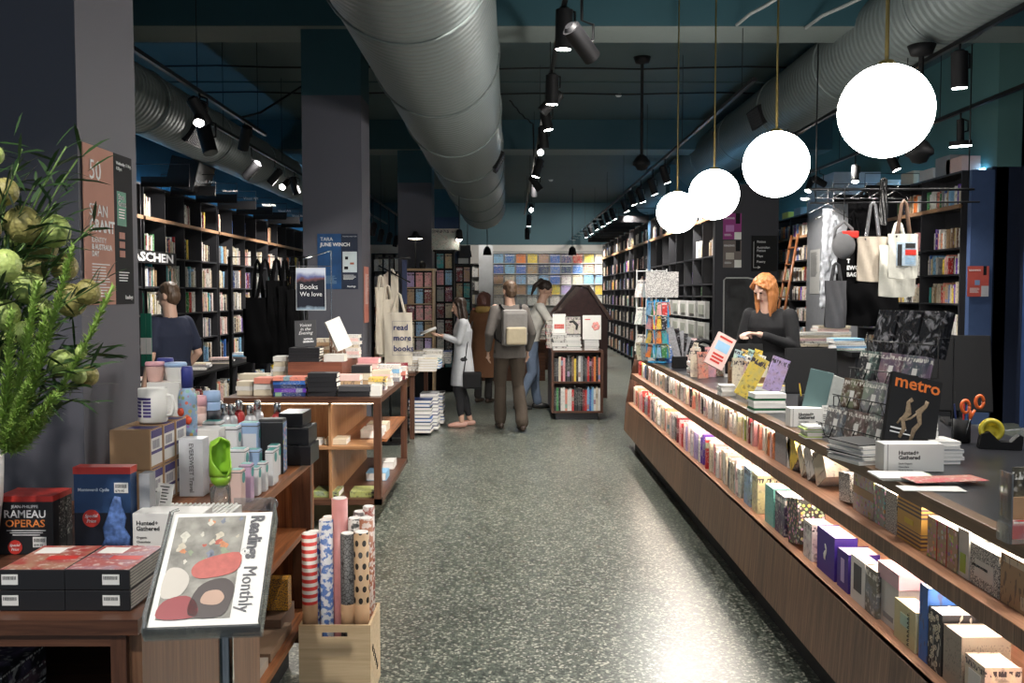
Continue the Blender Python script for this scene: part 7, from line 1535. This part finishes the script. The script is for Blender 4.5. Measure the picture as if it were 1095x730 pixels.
for i in range(4): m = MB(); m.box(.0, .09, -.036, -.034, .12+i*.015, .125+i*.015); m.build('blue_lines', mat('poster_sky', (.3, .5, .7)), a)
tote(960, 262, 8.12, .32, .44, PLC, 'larger pale tote hanging behind the printed one', .05, strap=.2, group=G2)
tote(933, 253, 8.15, .27, .38, TAU, 'taupe canvas tote with silvery handles', .1, strap=.3, smt=SILV, group=G2)
tote(930, 303, 8.35, .52, .37, BC, 'wide black shoulder bag hanging low behind the taupe tote', 0, strap=.3, group=G2, d=.15)
a = tote(912, 262, 8.4, .3, .42, BC, 'black tote with white capitals, left of the taupe one', .1, strap=.3, group=G2)
for q, s_ in enumerate(('T', 'EWO', 'BAG')): text(s_, .05, (-.07, -.035, .26-q*.06), (1, 0, 0), (0, 0, 1), TXTW, a, bold=.002)
tote(925, 215, 8.5, .3, .48, BC, 'tall black bag hanging highest on the counter rail', 0, strap=.1, group=G2)
tote(894, 300, 8.1, .2, .4, cloth('charcoal_roll_bag', (.05, .05, .055)), 'charcoal bag with a pale strap and tan trim, lowest on the left', .2, strap=.15, group=G2, d=.12)
tote(945, 203, 8.25, .07, .3, mat('black_pvc', (.01, .01, .01), .25), 'glossy black pouch hanging beside the largest tote handles', 0, strap=.1, group=G2)
for i, (px, py, h_, w_, lab) in enumerate(((885, 225, .85, .12, 'long crumpled silver-white garment on a hanger at the left of the rail'), (891, 232, .5, .12, 'shorter crinkled white garment right of the long one'))):
    p = W(px, py, 8.2+.1*i); t = thing('hanging_garment', lab, 'garment', p); m = MB(); m.tube([(0, 0, .02), (.01, 0, -h_*.3), (-.01, 0, -h_*.6), (0, 0, -h_)], [w_*.35, w_*.5, w_*.4, w_*.5], 14, flat=.3, up=(0, 1, 0))
    fo = fuse(m, 'cloth_folds', mat('crumpled_white', (.5, .52, .56), .3, var=.5, scale=45), t, .01, 1, .018, 22); m = MB(); m.tube([(-.16, 0, -.02), (0, 0, .06), (.16, 0, -.02)], .004, 5); m.tube([(0, 0, .06), (0, 0, 2.52-p.z)], .003, 5); m.build('hanger', STEEL, t)
t = thing('handbag', 'small grey and black handbag with red lining on the rail', 'handbag', W(902, 262, 8.0)); m = MB(); m.ell((0, 0, 0), (.1, .05, .12), 18); m.tube([(-.08, 0, .05), (-.07, 0, .14), (0, 0, .2), (.07, 0, .14), (.08, 0, .05)], .014, 8); m.build('bag_body', cloth('grey_felt', (.12, .12, .125)), t); m = MB(); m.bevbox(-.02, .12, -.03, .03, .06, .12, .01); m.build('red_lining', RED, t); m = MB(); m.tube([(0, 0, .2), (0, 0, 2.52-t.location.z)], .004, 5); m.build('strap', BLACK, t)
for i, px in enumerate((888, 905, 924, 943, 958)):
    p = W(px, 200, RY); t = thing('wire_hanger', f'wire hanger on the counter rail, {nth(i+1)} from the left', 'hanger', (p.x, RY, 2.44), .3, 'wire hangers on the counter rail'); m = MB(); m.tube([(-.14, 0, 0), (0, 0, .07), (.14, 0, 0), (-.14, 0, 0)], .003, 5); m.tube([(0, 0, .07), (.01, 0, .1), (.03, 0, .12), (.02, 0, .14)], .003, 5); m.build('wire', STEEL, t)

# second table behind the island
t = thing('book_table', 'dark wooden table with books, beside the reading woman', 'table', (-1.4, 11.1, 0)); TX0, TX1 = -.75, .36
m = MB(); m.box(TX0, TX1, -.9, .95, .7, .74); m.build('table_top', dwx, t)
for x in (TX0+.04, TX1-.06):
    for y in (-.86, .85): m = MB(); m.box(x, x+.05, y, y+.05, 0, .7); m.build('leg', dwz, t)
m = MB(); m.box(TX0+.1, TX1-.15, -.75, .8, .0, .03); m.build('floor_board', BLACK, t)
TB = 'books on the second table'
def pileb(px, Y, n, sx, sy, th, cols, lab, z, grp, styl='spine'):
    p = W(px, 400, Y)
    for k in range(n):
        c = cols[k % len(cols)]; pos = 'top' if k == n-1 else 'bottom' if k == 0 else nth(k+1)
        o = thing('book', f'{c} book, {pos} of the {lab}' if pos in ('top', 'bottom') else f'{c} book, {pos} from the bottom of the {lab}', 'book', (p.x+R.uniform(-.008, .008), Y, z+th*k), R.uniform(-.06, .06), grp); m = MB(); m.box(-sx/2, sx/2, -sy/2, sy/2, 0, th*.15); m.box(-sx/2, sx/2, -sy/2, sy/2, th*.82, th*.97); m.box(-sx/2, -sx/2+.003, -sy/2, sy/2, th*.15, th*.82); m.build('cover', COV[styl], o, color=PAL[c])
        m = MB(); m.box(-sx/2+.003, sx/2-.004, -sy/2+.003, sy/2-.003, th*.15, th*.82); m.build('page_block', PAPERW, o)
pileb(458, 10.45, 5, .2, .26, .028, ['cream', 'white'], 'cream pile at the table front', .741, TB); pileb(462, 10.85, 5, .22, .26, .03, ['light blue', 'blue', 'light blue', 'teal', 'white'], 'blue pile on the second table', .741, TB); pileb(463, 11.3, 7, .24, .26, .028, ['white', 'cream'], 'white pile behind the blue one', .741, TB)
pileb(446, 10.5, 5, .18, .24, .03, ['cream', 'white', 'tan'], 'pale pile at the left front of the second table', .741, TB); pileb(447, 11.2, 6, .2, .24, .03, ['white', 'grey', 'cream'], 'mixed pile at the left back of the second table', .741, TB); pileb(474, 11.6, 6, .2, .24, .025, ['grey', 'white', 'navy'], 'grey and navy pile at the table back', .741, TB)
UB = 'books stored under the second table'
for k, (px, Y, n, cols) in enumerate(((452, 10.6, 9, ['navy', 'white', 'black', 'blue']), (460, 10.9, 10, ['grey', 'navy', 'white']), (466, 11.4, 9, ['white', 'blue', 'charcoal']), (447, 11.0, 8, ['black', 'navy']))):
    pileb(px, Y, n, .2, .26, .042, cols, ['nearest pile under the second table', 'middle pile under the second table', 'right pile under the second table', 'left pile under the second table'][k], .031, UB)
m = MB(); m.bevbox(-1.55, -1.2, 11.0, 11.4, .5, .69, .004); o = m.build('kraft_carton', KRAFT); tag(o, 'kraft carton tucked under the second table', 'box')
# kiosk of magazines
def grid_rack(px0, px1, Y, zt_, zb_, rows, cols, wood_, lab, grp, cw=None, depth=.35, body=BLACK):
    a = W(px0, 300, Y).x; b = W(px1, 300, Y).x; t = thing('magazine_rack', lab, 'rack', ((a+b)/2, Y, 0)); w_ = b-a
    m = MB(); m.box(-w_/2, w_/2, .1, depth, 0, zt_); m.build('rack_body', body, t)
    for i in (0, 1): m = MB(); m.box(-w_/2-.02 if i == 0 else w_/2, -w_/2 if i == 0 else w_/2+.02, 0, depth, 0, zt_); m.build('side_panel', wood_, t)
    m = MB(); m.box(-w_/2-.04, w_/2+.04, -.02, depth, zt_, zt_+.03); m.build('top_board', wood_, t); rh = (zt_-zb_)/rows
    for r in range(rows): m = MB(); m.box(-w_/2, w_/2, .0, .1, zb_+r*rh-.012, zb_+r*rh); m.build('shelf', wood_, t)
    for r in range(rows):
        for c in range(cols):
            cc = R.choice(['pink', 'salmon', 'tan', 'grey', 'cream', 'light blue', 'lilac', 'dark red', 'white', 'charcoal', 'teal']); x0 = -w_/2+w_*(c+.1)/cols; x1 = -w_/2+w_*(c+.9)/cols
            q = thing('magazine', f'{cc} magazine, {nth(r+1)} row up, {nth(c+1)} from the left, {grp}', 'magazine', (t.location.x, Y, 0), 0, 'magazines in the '+grp); m = MB(); m.box(x0, x1, .05, .058, zb_+r*rh+.002, zb_+(r+.88)*rh); m.build('cover', COV['photo'], q, color=PAL[cc])
    return t
OAKX = wood('light_oak', 'x', (.35, .24, .13), (.55, .4, .25))
grid_rack(434, 462, 13.0, 1.92, .55, 6, 3, OAKX, 'light wooden magazine rack under the desk lamp, left of the reader', 'light wooden rack')
grid_rack(466, 484, 15.2, 2.28, .4, 7, 2, BLACK, 'tall dark rack of books behind the reading woman', 'tall dark rack'); grid_rack(487, 503, 16.5, 2.1, .4, 6, 2, BLACK, 'second dark rack of books, right of the tall one', 'second dark rack')
p = W(444, 287, 13.1); t = thing('table_lamp', 'black-shaded lamp glowing on top of the light wooden rack', 'lamp', (p.x, 13.15, 1.951)); m = MB(); m.cyl((0, 0, 0), (0, 0, .44), .01, n=8); m.cyl((0, 0, 0), (0, 0, .012), .07, n=20); m.build('stem', BLACK, t); m = MB(); m.lathe([(.03, .52), (.05, .47), (.13, .42), (.125, .42)], 22); m.build('lamp_shade', BLACK, t); m = MB(); m.ell((0, -.01, .42), (.1, .1, .012), 14); m.build('bulb', emit('lamp_bulb_glow', (1, .9, .7), 8), t)
m = MB(); m.ell((p.x+.1, 13.1, 2.0), (.05, .05, .06), 14); m.cyl((p.x+.1, 13.1, 1.951), (p.x+.1, 13.1, 1.97), .04, n=14); tag(m.build('dark_ball_ornament', BLACK), 'dark round ornament beside the table lamp', 'ornament')
m = MB(); p = W(479, 277, 16.3); m.bevbox(p.x-.2, p.x+.25, 15.3, 15.6, 2.31, 2.66, .01); tag(m.build('picture_box', COV['photo'], color=(.3, .33, .28)), 'picture book shown on top of the tall dark rack', 'book')
# square bookcase in the middle with cookbooks
bx0, bx1, by0, by1, bz = .53, 1.185, 11.8, 12.95, .885
t = thing('square_bookcase', 'low dark walnut bookcase with two shelves of books in the middle of the floor', 'bookcase', ((bx0+bx1)/2, 12.3, 0)); o_ = (-(bx0+bx1)/2, -12.3)
tbx('top_board', bx0, bx1, by0, by1, bz-.025, bz, dwx, t, o_); tbx('side_panel', bx0, bx0+.03, by0, by1, .09, bz-.025, dwz, t, o_); tbx('side_panel', bx1-.03, bx1, by0, by1, .09, bz-.025, dwz, t, o_)
tbx('shelf', bx0+.03, bx1-.03, by0, by0+.3, .47, .49, dwx, t, o_); tbx('bottom_board', bx0+.03, bx1-.03, by0, by1, .09, .115, dwx, t, o_); tbx('back_panel', bx0+.03, bx1-.03, by0+.3, by0+.32, .115, bz-.025, dwx, t, o_); tbx('plinth', bx0+.06, bx1-.06, by0+.04, by1-.05, 0, .09, SHELFG, t, o_)
def row(x0, x1, y, z, cols, hs, grp, lab):
    n = len(cols); w_ = (x1-x0)/n
    for i, c in enumerate(cols):
        h_ = hs*R.uniform(.86, 1); M = Matrix.Translation((x0+w_*(i+.5), y, z)) @ Matrix.Rotation(PI/2, 4, 'Z'); book(w_*.9, .18, h_, M, c, 'spine', f'{c} book on the {lab}, {nth(i+1)} from the left', grp)
row(bx0+.035, bx1-.035, by0+.02, .491, ['black', 'charcoal', 'cream', 'dark red', 'pink', 'black', 'charcoal', 'black', 'brown', 'yellow', 'black', 'white', 'grey', 'black', 'charcoal', 'red', 'black', 'dark red', 'orange', 'black', 'salmon'], .33, 'books in the square bookcase', 'upper shelf of the square bookcase')
row(bx0+.035, bx1-.035, by0+.02, .116, ['black', 'green', 'black', 'white', 'white', 'salmon', 'white', 'white', 'red', 'black', 'black', 'charcoal', 'black', 'dark red', 'red', 'light blue', 'blue', 'light blue', 'white', 'cream', 'white'], .31, 'books in the square bookcase', 'lower shelf of the square bookcase')
for px, n, lab in ((598, 9, 'left white pile on the square bookcase'), (613, 8, 'middle white pile on the square bookcase'), (632, 5, 'right white pile on the square bookcase')):
    pileb(px if px > 0 else 0, 11.95, n, .185, .24, .024 if n > 6 else .026, ['white', 'grey', 'white'], lab, bz+.001, 'cookbooks piled on the square bookcase')
FACE = 'books standing on the square bookcase'
o = upright(598, 345, 11.93, bz+.218, .17, .24, .02, 'white', 'plain', 'white book with red berries on a plate, standing on the left pile', lean=.12, group=FACE); m = MB(); [m.ell((-.05+.025*(i % 5), -.0115, .06+.02*(i//5)), (.014, .002, .012), 8) for i in range(15)]; m.build('berry_picture', mat('berry_red', (.5, .08, .06), .4, var=.5, scale=60), o)
o = upright(613, 344, 11.93, bz+.195, .2, .235, .02, (.45, .42, .34), 'photo', 'framed picture book with a black figure, standing on the middle pile', lean=.1, group=FACE); m = MB(); m.tube([(-.05, -.012, .16), (0, -.012, .17), (.05, -.012, .12), (.04, -.012, .06)], [.01, .018, .02, .012], 8, flat=.1, up=(0, 1, 0)); m.build('black_figure', TXTK, o)
for e in ((-.1, -.094, 0, .235), (.094, .1, 0, .235), (-.1, .1, 0, .008), (-.1, .1, .227, .235)): m = MB(); m.box(e[0], e[1], -.013, -.01, e[2], e[3]); m.build('picture_border', TXTK, o)
o = upright(633, 350, 11.93, bz+.132, .235, .31, .02, 'white', 'plain', 'white book with a pink flower, standing on the right pile', lean=.1, group=FACE); m = MB(); [m.ell((.05+.03*math.cos(i*1.1), -.0115, .17+.035*math.sin(i*1.1)), (.024, .002, .024), 8) for i in range(6)]; m.build('flower_picture', mat('flower_pink', (.7, .28, .25), .5, var=.4, scale=50), o); m = MB(); m.box(-.09, -.02, -.0115, -.0102, .25, .262); m.build('small_title', RED, o)
for i, (px, c) in enumerate(((588, 'red'), (591, 'white'))): pileb(px, 12.4, 12, .1, .2, .03, [c, 'white', 'cream'], f'{c}-footed pile on the left edge of the square bookcase', bz+.001, 'edge piles on the square bookcase')
# gabled wooden hut display behind it
t = thing('gabled_display', 'dark wooden house-shaped display with a pitched roof behind the square bookcase', 'display', (1.08, 14.3, 0)); hw = .5
a = W(625, 306, 14.3).z; b = W(645, 345, 14.3).z
m = MB(); m.box(-.42, .42, 0, .8, 0, 1.25); m.build('body', mat('red_brown_board', (.07, .025, .018)), t)
m = MB(); m.prism([(-.42, 1.25), (.42, 1.25), (.12, a-.03), (-.02, a-.03)], 0, .8); m.build('gable', mat('gable_print', (.1, .03, .025), .5, var=.8, scale=14), t)
m = MB(); m.prism([(-.5, 1.2), (-.44, 1.2), (.03, a), (-.06, a+.02)], -.08, .85); m.prism([(.5, 1.2), (.44, 1.2), (.09, a), (.13, a+.02)], -.08, .85); m.prism([(-.06, a-.02), (.13, a-.02), (.13, a+.02), (-.06, a+.02)], -.08, .85); m.build('roof', wood('roof_walnut', 'y', (.08, .03, .018), (.17, .07, .04)), t)
# tables and shelves in the depth
for i, (px, Y, w_, cols) in enumerate(((548, 17.5, 1.3, ['cream', 'grey', 'white', 'dark red']), (600, 20, 1.6, ['white', 'tan', 'blue']))):
    p = W(px, 400, Y); t = thing('far_table', ['dark table of books behind the walking man', 'dark table of books near the back wall'][i], 'table', (p.x, Y, 0)); m = MB(); m.box(-w_/2, w_/2, -.4, .4, .72, .76); m.build('table_top', dwx, t); m = MB(); m.box(-w_/2+.05, w_/2-.05, -.35, .35, 0, .72); m.build('cabinet_body', dwx, t)
    for k in range(4): pileb(px-w_/2*FP/Y*.75+k*w_*FP/Y*.25, Y-.15, 5, .24, .26, .04, cols, f'{["first", "second", "third", "fourth"][k]} pile from the left on the {["nearer", "farther"][i]} far table', .761, 'books on the far tables')
# back wall: grid of magazines
t = thing('magazine_wall', 'white rack of magazines shown face-out across the back wall', 'rack', (1.4, 29.7, 0)); X0, X1 = W(527, 300, 29.6).x, W(648, 300, 29.6).x; z1 = W(600, 270, 29.6).z; rh = (z1-1.25)/5
m = MB(); m.box(X0-1.4, X1-1.4, .02, .28, 0, z1+.05); m.build('rack_body', mat('rack_grey', (.28, .28, .27)), t)
for r in range(6): m = MB(); m.box(X0-1.4, X1-1.4, -.06, .02, 1.25+r*rh-.02, 1.25+r*rh); m.build('ledge', mat('rack_white', (.5, .5, .48)), t)
MC = [['light blue', 'blue', 'orange', 'yellow', 'tan', 'blue', 'navy', 'red', 'yellow', 'cream'], ['blue', 'light blue', 'blue', 'tan', 'navy', 'blue', 'navy', 'blue', 'salmon', 'cream'], ['tan', 'cream', 'light blue', 'white', 'light blue', 'blue', 'white', 'cream', 'light blue', 'light blue'], ['cream', 'white', 'tan', 'light blue', 'cream', 'yellow', 'lilac', 'lilac', 'white', 'yellow'], ['white', 'cream', 'grey', 'white', 'cream', 'white', 'grey', 'cream', 'yellow', 'white']]
cw = (X1-X0)/10
for r in range(5):
    for c in range(10):
        cc = MC[4-r][c] if False else MC[r][c]; z = 1.25+(4-r)*rh; q = thing('magazine', f'{cc} cover on the back wall, {nth(r+1)} row down, {nth(c+1)} from the left', 'magazine', (X0+cw*(c+.5), 29.6, z), 0, 'magazines on the back wall'); m = MB(); m.box(-cw*.42, cw*.42, .05, .06, 0, rh*.84); m.build('cover', COV['photo'], q, color=PAL[cc])
# back left shelving, seen right of the big column
for i, (px0, px1, Y, n) in enumerate(((398, 433, 21, 3), (503, 526, 28, 2))):
    a = W(px0, 300, Y).x; b = W(px1, 300, Y).x; t = thing('white_bookcase', ['white bookcase against the back left, right of the big column', 'white bookcase with posters left of the magazine wall'][i], 'bookcase', (a, Y, 0)); w_ = b-a
    m = MB(); m.box(0, w_, .3, .32, 0, 2.5); m.build('back_panel', WALLW, t)
    for k in range(n+1): m = MB(); m.box(w_*k/n-.015, w_*k/n+.015, 0, .3, 0, 2.5); m.build('upright', BLACK, t)
    for k in range(7): m = MB(); m.box(.015, w_-.015, .0, .3, .1+.4*k-.02, .1+.4*k); m.build('shelf', BLACK, t)
    for k in range(6):
        row(a+.03, b-.03, Y+.03, .1+.4*k, [R.choice(['white', 'cream', 'grey', 'salmon', 'white', 'charcoal', 'tan']) for _ in range(6)], .3, 'books in the far white bookcases', f'{["bottom", "second", "third", "fourth", "fifth", "top"][k]} shelf of the {["left", "right"][i]} far white bookcase')
def ppan(px0, px1, py0, py1, Y, mt, lab, cat='poster'):
    a = W(px0, py1, Y); b = W(px1, py0, Y); m = MB(); m.box(a.x, b.x, Y, Y+.03, a.z, b.z); tag(m.build('wall_poster', mt), lab, cat)
ppan(512, 527, 262, 330, 27.9, mat('pale_poster', (.5, .51, .52), .5, var=.3, scale=3), 'tall pale poster left of the magazine wall'); ppan(490, 501, 276, 292, 23.9, WHITE, 'white notice on the dark panel beyond the racks'); ppan(489, 503, 262, 400, 24.0, BLOCK, 'dark upright panel beyond the racks', 'panel')
for px, py in ((521, 268), (612, 268), (500, 270)):
    p = W(px, py, 26); t = thing('far_track_light', f'black lamp head hanging before the {"magazine wall" if px > 520 else "pale bookcase"}, {"right one" if px > 600 else "left one" if px > 510 else "farthest left one"}', 'spotlight', p); m = MB(); m.lathe([(.12, -.12), (.09, .05), (.04, .12)], 14); m.build('lamp_head', BLACK, t); m = MB(); m.cyl((0, 0, .1), (0, 0, 4.5-p.z), .01, n=6); m.build('stem', BLACK, t)
fuse_all()
# ================================================================== BOOKS IN THE WALL BOOKCASES
bpy.context.view_layer.update(); dg = bpy.context.evaluated_depsgraph_get()
def book_verts(t, wd, h): return [(0, -t/2, 0), (wd, -t/2, 0), (wd, t/2, 0), (0, t/2, 0), (0, -t/2, h), (wd, -t/2, h), (wd, t/2, h), (0, t/2, h)]
cand = []
for t_, wd, h_, M, c, wh in SPECS:
    p = M @ V((0, 0, h_*.6)); d = p-CAMP; dist = d.length
    u = 547.5+FP*d.x/d.y; vy = 314-FP*d.z/d.y
    vis = False
    if 0 < u < 1095 and 0 < vy < 730 and d.y < 20:
        hit, loc, *_ = S.ray_cast(dg, CAMP+d*.02, d.normalized(), distance=dist*.98-.06)
        vis = not hit or (loc-CAMP).length > dist-.08
    cand.append((vis, (t_*h_)/(dist*dist)*abs(d.x)/dist, t_, wd, h_, M, c, wh))
seen = sorted([q for q in cand if q[0]], key=lambda q: -q[1]); top = seen[:170]; rest = seen[170:]+[q for q in cand if not q[0] and R.random() < 1]
seen = [q for q in cand if q[0]]; hid = [q for q in cand if not q[0]]
def see(o, h=.1):
    p = o.matrix_world @ V(((o.bound_box[0][0]+o.bound_box[6][0])/2, (o.bound_box[0][1]+o.bound_box[6][1])/2, (o.bound_box[0][2]+o.bound_box[6][2])/2)); return p
BK = []
for o in C.objects:
    if o.parent is None and o.get('category') == 'book' and o.name.split('.')[0] == 'book':
        geo = [q for q in [o]+list(o.children) if q.type == 'MESH']
        pts = [g_.matrix_world @ V(c) for g_ in geo for c in g_.bound_box]
        us = [FP*p.x/max(.3, p.y) for p in pts]; vs_ = [FP*(p.z-1.6)/max(.3, p.y) for p in pts]
        area = (max(us)-min(us))*(max(vs_)-min(vs_)); g_ = geo[0]
        c = V(((g_.bound_box[0][0]+g_.bound_box[6][0])/2, (g_.bound_box[0][1]+g_.bound_box[6][1])/2, (g_.bound_box[0][2]+g_.bound_box[6][2])/2)); fr = 0
        out = not (-547 < (min(us)+max(us))/2 < 550)
        for k in (0, 1, 3):
            p = g_.matrix_world @ (c+V([(0, 0, 0), (.4, 0, .4), (-.4, 0, .4), (.4, 0, -.4), (-.4, 0, -.4)][k])*0 + V([(0, 0, 0), (1, 1, 1), (-1, 1, 1), (-1, -1, 1), (1, -1, -1)][k])*0+(V(g_.bound_box[[0, 6, 1, 5, 4][k]])-c)*.85); d = p-CAMP
            hit, loc, nrm, ix, ho, mw = S.ray_cast(dg, CAMP, d.normalized(), distance=d.length+.3)
            if hit and ho is not None and (ho.name == g_.name or (ho.original.parent is not None and ho.original.parent.name == o.name) or (o.name == ho.name)): fr += 1
        BK.append((0 if out else area*(fr/3), o, geo))
BK.sort(key=lambda q: -q[0]); NB_ = 255
merged = BK[NB_:]
top = sorted(seen, key=lambda q: -q[1])[:300-NB_]; rest = [q for q in cand if not any(q is z for z in top)]
cnt = {}
for _, _, t_, wd, h_, M, c, (wall, rw) in top: cnt.setdefault((c, wall, rw), []).append((t_, wd, h_, M))
for (c, wall, rw), L in cnt.items():
    L.sort(key=lambda q: q[3].translation.y)
    for i, (t_, wd, h_, M) in enumerate(L):
        lab = f'{nth(i+1)} {c} book from the near end, {rw} row of the {wall}'
        if len(L) == 1: lab = f'{c} book standing in the {rw} row of the {wall} nearest the viewer'
        book(t_, wd, h_, M, c, 'spine', lab, 'books in the wall bookcases', pagechild=False)
m = MB(); names = sorted(PAL)
for _, _, t_, wd, h_, M, c, wh in rest:
    m.add(book_verts(t_, wd, h_), [(0, 3, 2, 1), (4, 5, 6, 7), (0, 1, 5, 4), (1, 2, 6, 5), (2, 3, 7, 6), (3, 0, 4, 7)], names.index(c), False, M)
def nearest(col): return min(range(len(names)), key=lambda i: sum((a-b)**2 for a, b in zip(PAL[names[i]], col[:3])))
for _, o, geo in merged:
    for g_ in geo:
        page = g_.name.startswith('page'); ci = names.index('white') if page else nearest(tuple(g_.color)) if g_.color[0]+g_.color[1]+g_.color[2] < 2.99 else names.index('cream')
        fs = [tuple(p.vertices) for p in g_.data.polygons]; m.add([v.co for v in g_.data.vertices], fs, ci, False, g_.matrix_world)
mo = {o.name for _, o, geo in merged}
bpy.data.batch_remove([o for o in C.objects if o.name in mo or (o.parent and o.parent.name in mo)])
def smat(n):
    g = NG('shelved_cover_'+n.replace(' ', '_')); co = g.coord(); mp = g.n('Mapping', Vector=co, Scale=V((60, 60, 26))); nz = g.n('TexNoise', Vector=mp, Scale=1.0, Detail=1.0); dark = sum(PAL[n]) < .6
    return g.fin(Base_Color=g.mix(g.math('MULTIPLY', g.math('GREATER_THAN', nz.outputs[0], .6), .6), PAL[n], (.7, .68, .6) if dark else (.08, .06, .06)), Roughness=.5)
o = m.build('shelved_books', [smat(n) for n in names]); o['kind'] = 'stuff'; tag(o, 'remaining rows of books filling the wall bookcases in the distance', 'books')
# lettering becomes plain mesh
dg = bpy.context.evaluated_depsgraph_get(); gone = []
for o in [o for o in C.objects if o.type == 'FONT']:
    me = bpy.data.meshes.new_from_object(o.evaluated_get(dg)); n = bpy.data.objects.new(o.name, me); C.objects.link(n); nm = o.name
    n.parent = o.parent; n.matrix_basis = o.matrix_basis.copy(); gone.append(o); o.name = 'old'; n.name = 'lettering'
    if not len(me.polygons): gone.append(n)
bpy.data.batch_remove(gone)
for o in list(C.objects):
    if 'group' in o.keys() and o['group'] is None: del o['group']
